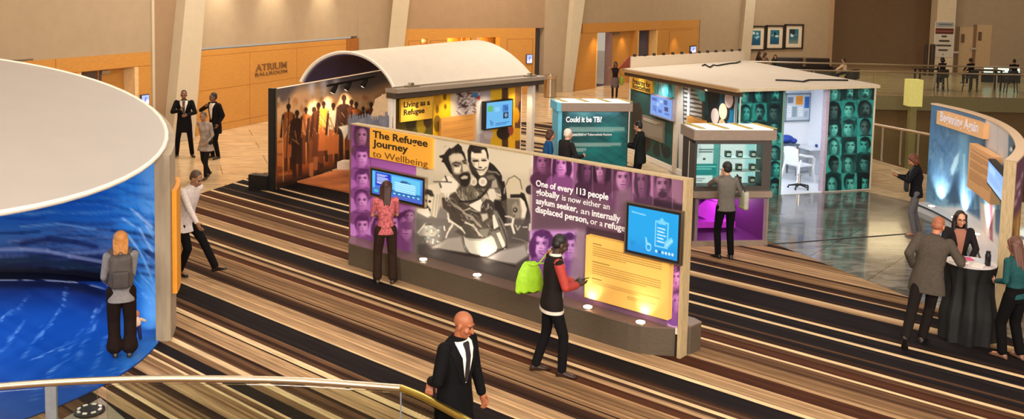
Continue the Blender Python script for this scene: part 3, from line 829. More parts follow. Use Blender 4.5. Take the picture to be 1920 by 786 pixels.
# coat
P_(T2, [(420, 280), (520, 250), (640, 170), (760, 330), (900, 440), (1060, 520), (1060, 800), (760, 800), (620, 680), (560, 620), (540, 520), (440, 440)], (70, 62, 55), 1, 3)
P_(T3, [(0, 330), (190, 300), (420, 300), (620, 300), (640, 560), (560, 800), (-40, 800), (-60, 500)], (72, 66, 58), 1, 3)
P_(T5, [(0, 0), (400, 0), (380, 230), (300, 290), (180, 340), (-20, 330), (-240, 220)], (84, 78, 70), 1, 3)
for i in range(130):
    x = r_.uniform(826, 938); y = r_.uniform(366, 440)
    if y > 372 + (x - 822) * .95: continue
    a = r_.choice((.5, .8, 1.0, -.7)) + r_.uniform(-.25, .25); l = r_.uniform(4, 13)
    cv.line([(x, y), (x + l * math.cos(a), y + l * math.sin(a))], r_.uniform(.8, 3), r_.choice((K, K, (112, 104, 94), G2, (186, 176, 158))), r_.uniform(.4, .85), 1.4)
P_(T2, [(400, 100), (450, 40), (680, 30), (650, 170), (560, 190), (530, 285), (510, 270), (510, 180), (485, 300), (465, 200), (400, 180)], W1)
L_(T2, [(520, 530), (540, 660), (640, 700), (760, 800)], 24, W1, .95); L_(T2, [(600, 700), (540, 790)], 22, W1, .95); L_(T2, [(800, 680), (920, 720), (1000, 790)], 20, W1, .85)
L_(T2, [(780, 520), (920, 590), (1010, 700), (1060, 740)], 36, (172, 162, 146), .9, 2); L_(T2, [(760, 490), (870, 450), (1000, 500)], 14, W1, .7)
for q in range(5): L_(T2, [(560 + q * 40, 330 + q * 26), (640 + q * 40, 420 + q * 24)], 18, r_.choice((G2, K, (176, 166, 150))), .8, 2)
# scarf
P_(T2, [(660, 150), (720, 60), (800, 80), (1060, 60), (1060, 300), (900, 355), (820, 340), (720, 260)], (90, 84, 72), 1, 2)
P_(T3, [(0, 60), (140, 70), (315, 100), (290, 180), (180, 290), (0, 330)], (100, 95, 80), 1, 2)
for q in range(26):
    x = r_.uniform(690, 1180); y = r_.uniform(90, 260); L_(T2, [(x, y), (x + r_.uniform(-20, 60), y + r_.uniform(40, 100))], r_.uniform(8, 22), r_.choice((K, (160, 150, 132), (206, 196, 176))), .75, 1.5)
L_(T3, [(-160, 330), (0, 335), (140, 300), (240, 200), (330, 90)], 34, K, .95, 2)
P_(T2, [(870, 385), (1060, 315), (1060, 500), (960, 450)], W1); P_(T3, [(-10, 390), (190, 290), (212, 350), (160, 505), (60, 440)], W1)
P_(T3, [(300, 200), (370, 60), (430, 150), (440, 260), (390, 340), (330, 300)], (214, 206, 188), 1, 2)
P_(T3, [(205, 380), (270, 290), (350, 310), (412, 390), (400, 480), (300, 495), (280, 525), (185, 505)], (64, 58, 54), 1, 1.5)
for q in range(9): x = r_.uniform(230, 380); y = r_.uniform(320, 460); L_(T3, [(x, y), (x + r_.uniform(-40, 40), y + r_.uniform(20, 60))], 12, r_.choice((K, W1, G2)), .7)
P_(T3, [(190, 540), (290, 530), (310, 600), (220, 660)], (206, 198, 180), .9, 2)
P_(T3, [(380, 60), (440, 20), (500, 60), (520, 200), (450, 230)], (120, 112, 100), 1, 2); L_(T3, [(390, 60), (450, 110)], 26, K, .9); L_(T3, [(440, 200), (520, 240)], 22, W1, .8)
P_(T3, [(490, 0), (575, 0), (600, 140), (620, 300), (520, 330), (520, 200)], K); L_(T3, [(580, 110), (570, 200)], 18, W1, .7)
P_(T3, [(410, 300), (520, 330), (600, 560), (640, 800), (560, 800), (480, 560), (410, 430)], K, .92, 2)
P_(T3, [(390, 500), (450, 480), (570, 700), (610, 800), (520, 800)], (116, 112, 104), 1, 1.5); P_(T3, [(378, 560), (410, 540), (482, 740), (400, 790)], W1)
# hooded bundle and the figures on the near side
P_(T3, [(600, 60), (640, -40), (740, -90), (830, -20), (862, 130), (830, 205), (640, 212)], (198, 186, 158), 1, 1.5); L_(T3, [(600, 60), (640, -40), (740, -90), (830, -20), (862, 130)], 12, K, .85)
P_(T3, [(620, 280), (820, 290), (830, 500), (690, 600), (620, 560)], (112, 106, 94), 1, 3); P_(T3, [(670, 214), (885, 210), (905, 272), (670, 272)], K)
P_(T3, [(840, 180), (900, 200), (962, 380), (962, 560), (900, 740), (870, 740), (930, 480), (900, 330), (830, 260)], K); P_(T3, [(830, 270), (900, 330), (945, 460), (890, 700), (835, 700), (862, 480)], (222, 214, 196), 1, 2)
P_(T3, [(700, 400), (760, 330), (820, 420), (830, 700), (740, 760)], (150, 142, 126), .9, 3); E_(T3, 752, 470, 36, 42, K); E_(T3, 748, 466, 18, 20, G2)
L_(T3, [(690, 600), (720, 700), (712, 800)], 42, W1, .95); L_(T3, [(590, 575), (660, 580)], 22, W1, .9); L_(T3, [(590, 710), (690, 725)], 34, W1, .9); L_(T3, [(740, 560), (700, 620)], 18, K, .8)
P_(T3, [(930, 220), (1035, 210), (1030, 640), (960, 380)], (206, 196, 178), 1, 2); E_(T3, 1000, 140, 78, 78, (44, 36, 40)); P_(T3, [(960, 380), (1010, 600), (990, 700), (900, 740)], (60, 50, 58), 1, 2)
P_(T5, [(600, 0), (1000, 0), (1000, 400), (620, 420)], (78, 72, 70), .9, 6); L_(T5, [(720, 0), (700, 120), (735, 235)], 36, W1, .95); L_(T5, [(600, 100), (680, 90)], 34, W1, .85); L_(T5, [(760, 110), (790, 185), (830, 120)], 20, (200, 192, 180), .8); L_(T5, [(880, 140), (950, 140)], 18, W1, .8); L_(T5, [(700, 310), (860, 350), (960, 400)], 12, (150, 142, 138), .8)
P_(T5, [(980, 80), (1012, 80), (1002, 205), (968, 195)], W1); P_(T5, [(968, 400), (1004, 400), (982, 580), (948, 560)], W1)
# pale bowl, shoulder strap, basket
cv.poly([(868, 439), (872, 446), (890, 448.5), (908, 448), (921, 442), (926, 446), (933, 464), (930, 472), (914, 480.5), (894, 481), (880, 476), (870, 462)], (208, 206, 192), 1, 1.5)
cv.poly([(902, 452), (922, 446), (931, 465), (912, 478), (902, 470)], (226, 224, 212), .8, 5); cv.line([(868, 440), (871, 460), (880, 474), (893, 481), (912, 482)], 1.4, K, .85); cv.poly([(872, 446), (890, 449), (908, 448), (900, 452), (880, 451)], (150, 148, 138), .8, 2)
L_(T4, [(520, 0), (640, 90), (740, 150), (800, 240)], 24, W1, .9); L_(T4, [(600, 110), (520, 230), (490, 310)], 26, W1, .9); L_(T4, [(460, 130), (470, 190)], 26, W1, .9); L_(T4, [(820, 60), (950, 130), (1040, 280)], 18, W1, .85); L_(T5, [(60, 100), (120, 200), (210, 290)], 30, (190, 182, 166), .9)
P_(T5, [(150, 180), (330, 160), (290, 300), (230, 300)], (128, 126, 114), 1, 2)
P_(T5, [(385, 250), (440, 270), (525, 490), (470, 495)], (118, 114, 106), 1, 1.5); P_(T5, [(440, 240), (500, 220), (582, 400), (592, 505), (545, 490)], W1); L_(T5, [(480, 0), (560, 180), (605, 330), (612, 480)], 20, (58, 52, 48), .9); P_(T5, [(380, 0), (430, 0), (470, 130), (400, 150)], W1); L_(T5, [(420, 560), (540, 500), (600, 460)], 26, K, .85); L_(T5, [(280, 640), (420, 560)], 22, (70, 64, 60), .8)
P_(T4, [(20, 230), (150, 80), (260, 110), (330, 160), (380, 210), (300, 290), (60, 280)], (156, 152, 142), 1, 2); L_(T4, [(30, 230), (150, 90)], 20, W1, .8); P_(T4, [(140, 130), (260, 120), (280, 160), (150, 165)], (206, 200, 186), .9, 2); L_(T4, [(150, 100), (250, 95)], 16, K, .7)
for i in range(34):
    x = r_.uniform(110, 400); y = r_.uniform(130, 420); E_(T4, x, y, r_.uniform(8, 24), r_.uniform(8, 20), r_.choice((W1, (92, 98, 98), G2, (120, 150, 152))), .75)
P_(T4, [(300, 480), (480, 540), (840, 620), (1048, 640), (1048, 600), (800, 560), (480, 510)], (40, 34, 32), .8, 3); P_(T5, [(0, 590), (200, 640), (480, 720), (760, 800), (760, 770), (480, 700), (200, 620), (0, 570)], (36, 30, 28), .85, 3)
# the man's head
P_(T1, [(120, 610), (200, 595), (335, 700), (330, 790), (50, 790), (40, 700)], W1, 1, 1.5); L_(T1, [(-60, 690), (130, 690), (230, 700)], 20, (60, 54, 48), .8); L_(T1, [(130, 600), (160, 680)], 26, K, .8); L_(T1, [(40, 720), (60, 780)], 30, K, .7)
P_(T1, [(185, 280), (250, 230), (330, 218), (410, 235), (455, 320), (485, 340), (515, 430), (535, 500), (545, 560), (525, 640), (440, 745), (380, 725), (330, 655), (255, 585), (215, 480), (200, 400)], (164, 152, 131), 1, 1.5)
P_(T1, [(200, 285), (260, 240), (380, 236), (432, 290), (410, 345), (300, 352), (230, 365)], (208, 197, 173), .95, 3); P_(T1, [(270, 440), (385, 430), (402, 520), (330, 548), (280, 530)], (228, 218, 196), .95, 2); P_(T1, [(420, 395), (500, 425), (522, 500), (450, 530), (420, 480)], (206, 195, 172), .95, 2); P_(T1, [(205, 400), (250, 420), (270, 560), (240, 560)], (120, 110, 95), .9, 3)
P_(T1, [(388, 370), (405, 400), (428, 520), (400, 545), (370, 520), (392, 450)], (104, 93, 80), .9, 2); P_(T1, [(405, 390), (425, 470), (440, 520), (420, 525)], (222, 212, 190), .8, 1.5)
L_(T1, [(250, 398), (300, 372), (375, 392)], 22, K); L_(T1, [(412, 352), (480, 335)], 20, K); E_(T1, 312, 422, 48, 20, K, .95); E_(T1, 330, 414, 12, 7, LT, .8); E_(T1, 452, 378, 32, 18, K, .95); E_(T1, 462, 372, 8, 5, LT, .7); L_(T1, [(270, 455), (370, 445)], 9, (120, 108, 92), .8)
P_(T1, [(235, 530), (300, 570), (370, 570), (420, 535), (500, 522), (538, 560), (548, 640), (532, 720), (480, 785), (400, 780), (345, 705), (295, 650), (245, 595)], (66, 58, 50), .95, 2.5)
P_(T1, [(350, 600), (380, 560), (460, 540), (522, 558), (538, 640), (512, 745), (450, 770), (390, 745)], K, .95, 2); P_(T1, [(378, 622), (440, 585), (500, 598), (492, 640), (402, 648)], (196, 184, 164), .95, 1.2); L_(T1, [(372, 612), (430, 572), (505, 580)], 18, K, .9)
P_(T1, [(28, 265), (110, 240), (150, 180), (205, 128), (218, 150), (270, 120), (340, 62), (402, 120), (408, 170), (442, 220), (472, 320), (455, 342), (430, 282), (400, 232), (330, 216), (250, 226), (190, 272), (190, 330), (215, 400), (240, 500), (262, 565), (220, 562), (190, 520), (140, 430), (110, 380), (65, 362), (90, 312), (36, 290)], K, 1, 1.2)
for q in range(10): x = r_.uniform(100, 380); y = r_.uniform(110, 260); L_(T1, [(x, y), (x + 30, y - 30)], 10, (92, 84, 72), .5)
# the child's head and jacket
P_(T1, [(530, 440), (600, 520), (680, 600), (760, 580), (830, 480), (850, 400), (900, 400), (960, 470), (1040, 580), (1060, 800), (600, 800), (640, 640)], (60, 55, 48), 1, 2)
P_(T1, [(855, 365), (930, 420), (1030, 540), (1060, 600), (1060, 800), (980, 640), (900, 520), (830, 480)], K, 1, 1.5); L_(T1, [(840, 520), (960, 535), (1010, 575)], 26, (134, 126, 112), .9, 2); P_(T1, [(790, 600), (900, 575), (960, 640), (840, 660)], (118, 110, 98), .9, 2); P_(T1, [(900, 680), (960, 640), (1000, 790), (880, 790)], (190, 181, 162), .8, 2)
E_(T1, 665, 270, 186, 255, (228, 217, 194), .9, 0, 3)
P_(T1, [(555, 205), (620, 222), (715, 222), (740, 165), (790, 190), (822, 320), (840, 330), (835, 400), (815, 440), (780, 530), (720, 582), (670, 560), (600, 480), (560, 400), (550, 300)], (226, 215, 192), 1, 1.2)
P_(T1, [(545, 330), (600, 440), (645, 505), (700, 600), (650, 650), (560, 560), (520, 440), (515, 380)], K, .88, 2); P_(T1, [(560, 300), (600, 290), (620, 420), (590, 440)], (170, 158, 138), .8, 2.5)
E_(T1, 628, 348, 56, 18, K, .95); E_(T1, 762, 340, 46, 16, K, .95); L_(T1, [(580, 318), (680, 322)], 12, (120, 108, 92), .8); L_(T1, [(720, 314), (800, 310)], 12, (120, 108, 92), .8); L_(T1, [(680, 360), (676, 440)], 12, (150, 138, 118), .8)
E_(T1, 702, 456, 30, 14, K, .9); L_(T1, [(588, 452), (650, 488), (700, 500)], 20, K, .85); L_(T1, [(700, 500), (760, 495), (802, 452)], 18, K, .85); P_(T1, [(650, 498), (700, 522), (762, 506), (735, 578), (690, 572)], (236, 228, 208), .95, 1); L_(T1, [(650, 510), (705, 545), (760, 515)], 14, (150, 136, 116), .8)
P_(T1, [(500, 360), (492, 180), (528, 88), (600, 43), (680, 33), (750, 58), (812, 140), (842, 260), (838, 335), (815, 300), (800, 210), (770, 158), (722, 170), (716, 222), (610, 222), (562, 190), (550, 250), (556, 330), (522, 395)], K, 1, 1.2)
for q in range(8): x = r_.uniform(570, 760); y = r_.uniform(70, 190); L_(T1, [(x, y), (x + 24, y + 30)], 12, (74, 62, 52), .7)
E_(T1, 745, 690, 68, 72, W1); E_(T1, 745, 690, 38, 42, (190, 180, 158), .8); E_(T1, 598, 690, 54, 64, (216, 206, 184)); E_(T1, 596, 692, 28, 34, (176, 166, 146), .8); L_(T1, [(655, 640), (668, 780)], 16, K, .8)
cv.line([(999, 252), (993, 560)], 2.2, (228, 220, 206), .9)
# --- maroon portraits, near half
cv.poly([(1001, 240), (1320, 280), (1320, 690), (993, 620)], (120, 84, 112))
cv.poly([(1001, 350), (1180, 350), (1180, 430), (998, 430)], (92, 70, 84), .8, 20)
cells = [(1001, 1034), (1034, 1075), (1075, 1111), (1111, 1148), (1148, 1186), (1186, 1224), (1224, 1261), (1261, 1300)]
top = lambda x: 262 + (x - 1000) * .245
tones = [(88, 48, 82), (200, 132, 204), (134, 84, 130), (76, 42, 72), (86, 52, 80), (160, 102, 156), (116, 74, 106), (132, 94, 122)]
for (a, c), col in zip(cells, tones):
    cv.poly([(a, top(a) - 14), (c, top(c) - 14), (c, top(c) + 78), (a, top(a) + 78)], col)
    cv.poly([(a, top(a) + 60), (c, top(c) + 60), (c, top(c) + 130), (a, top(a) + 130)], (106, 76, 98), .7, 24)
for (x, y, w, h, hr, p, t) in ((1019, 303, 28, 40, 'bald', [(156, 100, 146), (104, 56, 94), (48, 22, 44)], -.2), (1052, 307, 29, 42, 'long', [(214, 146, 216), (178, 108, 182), (62, 26, 62)], 0),
                              (1098, 318, 24, 42, 'veil', [(120, 70, 116), (78, 42, 74), (44, 22, 44)], .6), (1127, 318, 26, 44, 'long', [(196, 136, 184), (110, 62, 100), (44, 22, 40)], -.3),
                              (1168, 333, 30, 48, 'short', [(186, 134, 178), (144, 92, 138), (58, 28, 54)], 0), (1205, 338, 24, 56, 'veil', [(128, 84, 120), (100, 62, 94), (60, 34, 56)], -.5),
                              (1243, 345, 30, 50, 'short', [(160, 112, 148), (112, 72, 102), (50, 28, 46)], -.1)):
    face(cv, x, y, w, h, p, hr, t, x == 1243)
cv.poly([(1262, 335), (1300, 345), (1300, 395), (1262, 385)], (138, 98, 124), .6, 10); cv.line([(1262, 388), (1298, 402)], 2, (160, 120, 146), .6)
cv.poly([(1224, 372), (1300, 388), (1300, 440), (1224, 440)], (46, 28, 42), .85, 6); cv.poly([(1156, 360), (1184, 350), (1186, 420), (1150, 420)], (126, 98, 116), .7, 6)
for a, c in cells[1:]: cv.line([(a, top(a) - 6), (a, top(a) + 74)], 1.3, (170, 128, 164), .55)
# lower lilac pair behind the man in the varsity jacket
cv.poly([(994, 432), (1082, 432), (1082, 520), (994, 520)], (196, 142, 216), .95, 8)
face(cv, 1016, 458, 34, 46, [(222, 168, 232), (176, 118, 196), (84, 40, 98)], 'long', -.2); face(cv, 1068, 462, 26, 44, [(206, 148, 226), (160, 100, 184), (74, 34, 92)], 'short', .2)
for i in range(14):
    x = r_.uniform(996, 1080); y = r_.uniform(436, 505); a = r_.uniform(0, 3); cv.line([(x, y), (x + 9 * math.cos(a), y + 9 * math.sin(a))], 2, r_.choice(((90, 46, 104), (226, 182, 240))), .7)
cv.poly([(1080, 430), (1110, 436), (1104, 560), (1064, 540)], (150, 128, 146), .8, 10); cv.poly([(1100, 425), (1180, 440), (1176, 470), (1098, 445)], (50, 34, 46), .85, 6)
cv.grad(1252, 470, 1300, 560, (120, 70, 130), (182, 122, 206)); cv.grad(1252, 560, 1300, 640, (182, 122, 206), (206, 178, 200))
face(cv, 1268, 520, 20, 34, PL, 'short', 0); face(cv, 1270, 565, 24, 36, [(200, 140, 226), (160, 100, 190), (96, 52, 116)], 'veil', 0)
for i in range(16):
    x = r_.uniform(1258, 1288); y = r_.uniform(485, 560); cv.line([(x, y), (x + r_.uniform(-5, 5), y + r_.uniform(3, 10))], 1.6, r_.choice(((84, 40, 100), (214, 160, 232))), .7)
cv.line([(1284, 490), (1278, 625)], 1.5, (226, 210, 222), .8)
plane_print('printed_graphic', JW, 0.0, JL, pz, JH, .004, cv, M_print, jw, 560, 210)

# --- heading board
bd, s0, s1, z0, z1 = board(JW, 693.5, 240, 809, 317.5, .004, .05, M_amber, jw, 'heading_board')
mb = MB(); o_ = .057
ptext(mb, JW, 'The Refugee', (699, 263), (802, 270), .116, o_, .02); mesh('bold_lettering', mb, M_ink, bd); mb = MB(); ptext(mb, JW, 'Journey', (699, 278), (765, 282), .114, o_, .02)
mesh('bold_lettering', mb, M_ink, bd)
mb = MB(); ptext(mb, JW, 'to Wellbeing', (699, 300), (802, 307), .108, o_, -.004); mesh('thin_lettering', mb, M_inkbrown, bd)
# --- statistic lettering
mb = MB(); o_ = .007
for body, a, c, bo in (('One of every 113 people', (1005, 347), (1140.5, 377), .02), ('globally', (1005, 364), (1049, 374), .02), ('asylum seeker,', (1005, 381.5), (1083, 398), .02),
                       ('internally', (1110, 405), (1163, 416), .02), ('displaced person,', (1004, 398), (1103, 418.5), .02), ('refugee', (1134, 426), (1180, 436), .016)):
    ptext(mb, JW, body, a, c, .088, o_, bo)
for body, a, c in (('is now either an', (1054, 375), (1143, 394)), ('an', (1089, 400), (1105, 404)), ('or a', (1107, 419.5), (1130, 425))):
    ptext(mb, JW, body, a, c, .082, o_, 0)
mesh('statistic_lettering', mb, M_whitetext, jw)
# --- amber text board near the end
bd, s0, s1, z0, z1 = board(JW, 1099, 441, 1252, 601, .004, .10, pm('light_amber_board', (240, 188, 96), .4, var=.05, scale=2), jw, 'text_board')
cvb = Cv(0, 0, 150, 120, 1.5, (242, 190, 98))
cvb.textlines(12, 9, 28, 12, 1, (70, 44, 16), 1.6, .9, 1, 3); cvb.textlines(12, 14, 138, 36, 5, (96, 62, 22), 1.1, .8, .5, 4)
cvb.textlines(12, 45, 44, 48, 1, (70, 44, 16), 1.5, .9, 1, 5); cvb.textlines(12, 50, 138, 72, 5, (96, 62, 22), 1.1, .8, .8, 6)
cvb.textlines(12, 79, 30, 82, 1, (70, 44, 16), 1.5, .9, 1, 7); cvb.textlines(12, 84, 138, 92, 2, (110, 72, 28), 1.1, .7, .7, 8); cvb.textlines(80, 97, 130, 104, 2, (110, 72, 28), 1.1, .7, .6, 9)
plane_print('board_print', JW, s0 + .02, s1 - .02, z0 + .02, z1 - .02, .106, cvb, M_print, bd, 130, 90, photo=False)

# --- the two touch screens on it
def scr1(c):
    c.grad(0, 0, 140, 96, (60, 150, 226), (70, 96, 190)); c.rect(10, 4, 54, 58, (24, 50, 190)); c.rect(56, 6, 134, 66, (96, 190, 232)); c.rect(56, 62, 140, 80, (30, 110, 176))
    for y, x2 in ((12, 42), (17, 36), (24, 44), (30, 46), (36, 40), (42, 48), (47, 46)): c.line([(15, y), (x2, y)], 3.2, (214, 228, 250), .95)
    for y in (28, 36, 44, 52, 60): c.textlines(66, y, 126, y + 6, 1, (206, 240, 248), 4.5, .85, .9, y)
    c.ell(92, 22, 10, 5, (30, 90, 140)); c.ell(84, 25, 5, 3, (30, 80, 130)); c.ell(104, 24, 5, 3, (40, 120, 170))
    for k in range(6): c.ell(64 + k * 13, 76, 3.2, 2.4, (210, 244, 255))
    c.ell(12, 82, 7, 6, (60, 190, 200)); c.rect(2, 4, 8, 70, (90, 190, 230))
monitor(JW, 695.5, 314.5, 795, 389, .004, 'touch screen of white text on blue below the amber heading board', scr1, 72, 46)
def scr2(c):
    c.a[:] = (18, 160, 226); c.grad(0, 60, 140, 96, (18, 160, 226), (20, 140, 214))
    c.line([(10, 12), (48, 14)], 2.4, (160, 222, 246), .9)
    P = [(78, 22), (112, 22), (112, 74), (78, 74), (78, 22)]; c.line(P, 2.6, (150, 222, 250))
    c.poly([(86, 18), (104, 18), (107, 27), (83, 27)], (120, 206, 244)); c.ell(95, 17, 4.5, 4, (120, 206, 244))
    for k, x in enumerate((104, 102, 106, 100, 104)): c.line([(84, 35 + k * 7), (x, 36 + k * 7)], 2.4, (226, 246, 255))
    c.poly([(106, 60), (122, 50), (128, 58), (114, 72), (104, 72)], (120, 206, 244)); c.line([(104, 72), (126, 54)], 1.2, (226, 246, 255))
    c.line([(52, 62), (55, 76)], 3.4, (170, 228, 250)); c.ell(60, 80, 8, 9, (150, 222, 250)); c.ell(60, 80, 5.4, 6, (18, 150, 220)); c.line([(54, 74), (66, 74)], 3, (150, 222, 250))
    for k in range(6): c.ell(82 + k * 9, 85, 2.9, 3.2, (12, 84, 160) if k == 1 else (220, 246, 255))
    c.rect(8, 74, 22, 84, (14, 140, 206))
monitor(JW, 1175.5, 379.5, 1274, 496, .104, 'bright cyan touch screen with a clipboard drawing by the wooden end post', scr2, 72, 60)
# ================================================================== vaulted pavilion (desert mural)
PH_ = 2.35
MP = Plane((-5.32, 21.3), (.31, .95))
A0 = MP.pt(1.12, 0); B0 = np.array([-2.71, 21.63, 0.]); B1 = np.array([.62, 25.5, 0.]); A1 = np.array([-2.36, 30.9, 0.])
FP = plane2(B0, (.72, 25.62)); FPL = FP.L
vp = thing('vaulted_pavilion', 'open pavilion with a white barrel-vault roof and a desert crowd mural inside', 'pavilion', (-2.6, 25.0, 0))
mb = MB(); mb.pbox(MP, 0, 9.2, 0, PH_, -.12, 0); mesh('mural_wall', mb, M_boardedge, vp)
mb = MB(); mb.pbox(MP, -.14, -.05, 0, PH_ + .02, -.13, .01); mesh('end_post', mb, M_black, vp)
mb = MB(); mb.pbox(MP, -.05, .0, 0, PH_ + .02, -.13, .015); mesh('post_trim', mb, M_steel, vp)
mb = MB(); mb.pbox(MP, -.2, .05, 0, .34, -.62, -.13); mesh('counterweight', mb, M_black, vp)
cv = Cv(505, 100, 745, 380, 2, (206, 150, 100))
cv.grad(505, 100, 745, 176, (92, 86, 92), (126, 112, 110)); cv.poly([(505, 186), (560, 166), (640, 150), (745, 150), (745, 200), (505, 232)], (236, 184, 130), .95, 20)
cv.poly([(600, 140), (700, 130), (740, 150), (690, 172), (620, 172)], (86, 80, 88), .85, 16); cv.poly([(505, 168), (556, 158), (540, 190), (505, 205)], (96, 84, 84), .9, 12)
for x in (585, 607, 630): cv.glow(x, 162, 8, 22, (244, 240, 246), .75)  # pale glows paint the track spots' light into the mural
cv.grad(505, 232, 745, 330, (236, 160, 92), (190, 92, 36)); cv.poly([(505, 325), (640, 290), (745, 270), (745, 380), (505, 380)], (122, 58, 26), .9, 24); cv.poly([(505, 345), (640, 306), (745, 300), (745, 380), (505, 380)], (44, 28, 22), .95, 14)
r_ = random.Random(5)
for i in range(60):
    x = r_.uniform(515, 700); y = r_.uniform(182, 225); cv.ell(x, y, r_.uniform(2, 5), r_.uniform(3, 9), r_.choice(((232, 170, 110), (200, 128, 74), (250, 206, 150))), .6, 0, 2)
for i in range(70):
    x = r_.uniform(515, 720); y = r_.uniform(240, 345); a = r_.uniform(-.5, .1); cv.line([(x, y), (x + 14 * math.cos(a), y + 14 * math.sin(a))], r_.uniform(1, 4), r_.choice(((206, 120, 60), (110, 52, 24), (230, 150, 90), (80, 40, 22))), .5, 2)
DB, BR = (52, 28, 18), (104, 54, 26)
for (x, y, h, bc, lc) in ((541, 200, 118, (150, 80, 36), BR), (557, 212, 118, DB, DB), (574, 206, 100, (170, 96, 48), BR), (589, 206, 122, (130, 72, 34), (180, 110, 60)), (597, 198, 118, (96, 48, 24), (160, 90, 50)), (607, 195, 108, (226, 150, 50), BR),
                          (625, 198, 112, (226, 196, 158), BR), (645, 184, 132, DB, (40, 26, 20)), (659, 192, 110, (100, 52, 28), DB), (668, 196, 105, (190, 100, 40), BR), (681, 204, 90, BR, DB), (696, 196, 100, (120, 60, 30), DB)):
    w = h * .085
    cv.ell(x, y, w * .42, h * .048, DB); cv.line([(x, y + 3), (x, y + h * .1)], w * .45, DB)
    cv.ell(x, y + h * .115, w * .95, h * .035, bc)
    cv.poly([(x - w, y + h * .12), (x + w, y + h * .11), (x + w * 1.15, y + h * .5), (x - w * 1.1, y + h * .52)], bc, 1, 1.5)
    cv.line([(x - w, y + h * .14), (x - w * 1.4, y + h * .48)], w * .45, DB, .9); cv.line([(x + w, y + h * .14), (x + w * 1.3, y + h * .46)], w * .45, DB, .9)
    cv.line([(x - w * .5, y + h * .5), (x - w * .5, y + h)], w * .75, lc, .95); cv.line([(x + w * .5, y + h * .5), (x + w * .6, y + h * .98)], w * .75, DB, .95)
    if r_.random() < .5: cv.poly([(x - w * .9, y + h * .4), (x + w * .9, y + h * .4), (x + w * 1.3, y + h * .8), (x - w * 1.2, y + h * .82)], r_.choice((bc, (176, 96, 46), (120, 66, 34), (214, 150, 96))), .95, 2)
    for k in range(9): cv.line([(x + r_.uniform(-w, w), y + h * r_.uniform(.15, .5)), (x + r_.uniform(-w, w), y + h * r_.uniform(.35, .5))], 1.4, r_.choice((DB, (240, 190, 130), BR)), .6)
cv.line([(542, 184), (536, 320)], 1.6, DB, .9); cv.line([(530, 225), (531, 340)], 1.2, (240, 200, 150), .8)
cv.poly([(634, 238), (652, 234), (660, 240), (652, 250), (646, 262), (640, 244)], (226, 216, 200), .9, 2)
plane_print('desert_mural', MP, .0, 6.2, 0.0, PH_, .004, cv, M_print, vp, 260, 130)

def arch(A, B, zb, rise, n=26, e=0.):
    A = np.asarray(A, float); B = np.asarray(B, float); d = B - A; Lc = np.linalg.norm(d); d = d / Lc
    R = (Lc * Lc / 4 + rise * rise) / (2 * rise); R2 = R + e
    th = math.asin(min(1, Lc / 2 / R)); c = (A + B) / 2
    return [c + d * R2 * math.sin(t) + np.array([0, 0, zb + R2 * math.cos(t) - (R - rise)]) for t in np.linspace(-th, th, n)]
nL = 22
def vault(e0, e1, ext0=0., ext1=0.):
    R = []
    for k in range(nL + 1):
        t = -ext0 + (1 + ext0 + ext1) * k / nL
        A = A0 * (1 - t) + A1 * t; B = B0 * (1 - t) + B1 * t
        o = arch(A, B, 2.4, .74, 26, e1); i = arch(A, B, 2.4, .74, 26, e0)
        R.append(o + i[::-1])
    return R
mb = MB(); mb.rings(vault(.0, .05)); mesh('vault_roof', mb, pm('roof_membrane', (208, 196, 178), .6, var=.03, scale=3), vp, smooth=True, sharp=35)
mb = MB(); mb.rings(vault(-.03, -.004, -.01, -.02)); mesh('vault_lining', mb, pm('vault_lining_violet', (74, 62, 92), .8, var=.04), vp, smooth=True, sharp=35)
mb = MB(); mb.tube([p + np.array([0, 0, .0]) for p in arch(A0, B0, 2.4, .74, 30, .05)], .028, 8); mesh('arch_rim', mb, M_boardedge, vp, smooth=True)
# front header, posts and rear infill
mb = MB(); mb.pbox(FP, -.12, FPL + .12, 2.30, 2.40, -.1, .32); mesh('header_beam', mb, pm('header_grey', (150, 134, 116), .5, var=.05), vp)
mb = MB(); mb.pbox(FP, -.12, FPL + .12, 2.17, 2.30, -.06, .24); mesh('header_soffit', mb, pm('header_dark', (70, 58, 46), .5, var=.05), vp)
mb = MB(); mb.pbox(FP, -.06, .08, 0, 2.3, -.14, .05); mesh('front_post', mb, M_boardedge, vp)
mb = MB(); mb.pbox(FP, FPL - .14, FPL - .02, 0, 2.3, -.14, .05); mesh('front_post', mb, M_boardedge, vp)
for s_ in (.35, FPL - .5):
    mb = MB(); mb.pbox(FP, s_, s_ + .35, 2.40, 2.44, .02, .2); mb.pbox(FP, s_ + .1, s_ + .2, 2.44, 2.5, .06, .16); mesh('roof_bracket', mb, M_steel, vp)
mb = MB(); mb.pbox(FP, .08, FPL - .1, 0, 2.2, -.45, -.36); mesh('front_wall', mb, M_boardedge, vp)
cv = Cv(730, 140, 1010, 330, 2, (196, 182, 176))
cv.rect(730, 140, 760, 330, (96, 66, 22)); cv.rect(746, 190, 812, 330, (88, 78, 34)); cv.rect(812, 160, 846, 330, (236, 178, 24))
for (x, y, a, b, c_) in ((770, 232, 10, 14, (60, 50, 26)), (790, 236, 9, 16, (170, 140, 30)), (802, 228, 8, 12, (70, 46, 26)), (820, 188, 7, 12, (214, 150, 40)), (820, 232, 7, 16, (120, 92, 30)), (834, 182, 3, 6, (96, 70, 20)), (835, 200, 2.5, 5, (96, 70, 20)), (820, 205, 3, 8, (110, 80, 30))): cv.ell(x, y, a, b, c_, .9)
cv.rect(845, 150, 855, 330, (214, 196, 168)); cv.rect(854, 168, 900, 216, (206, 190, 184))
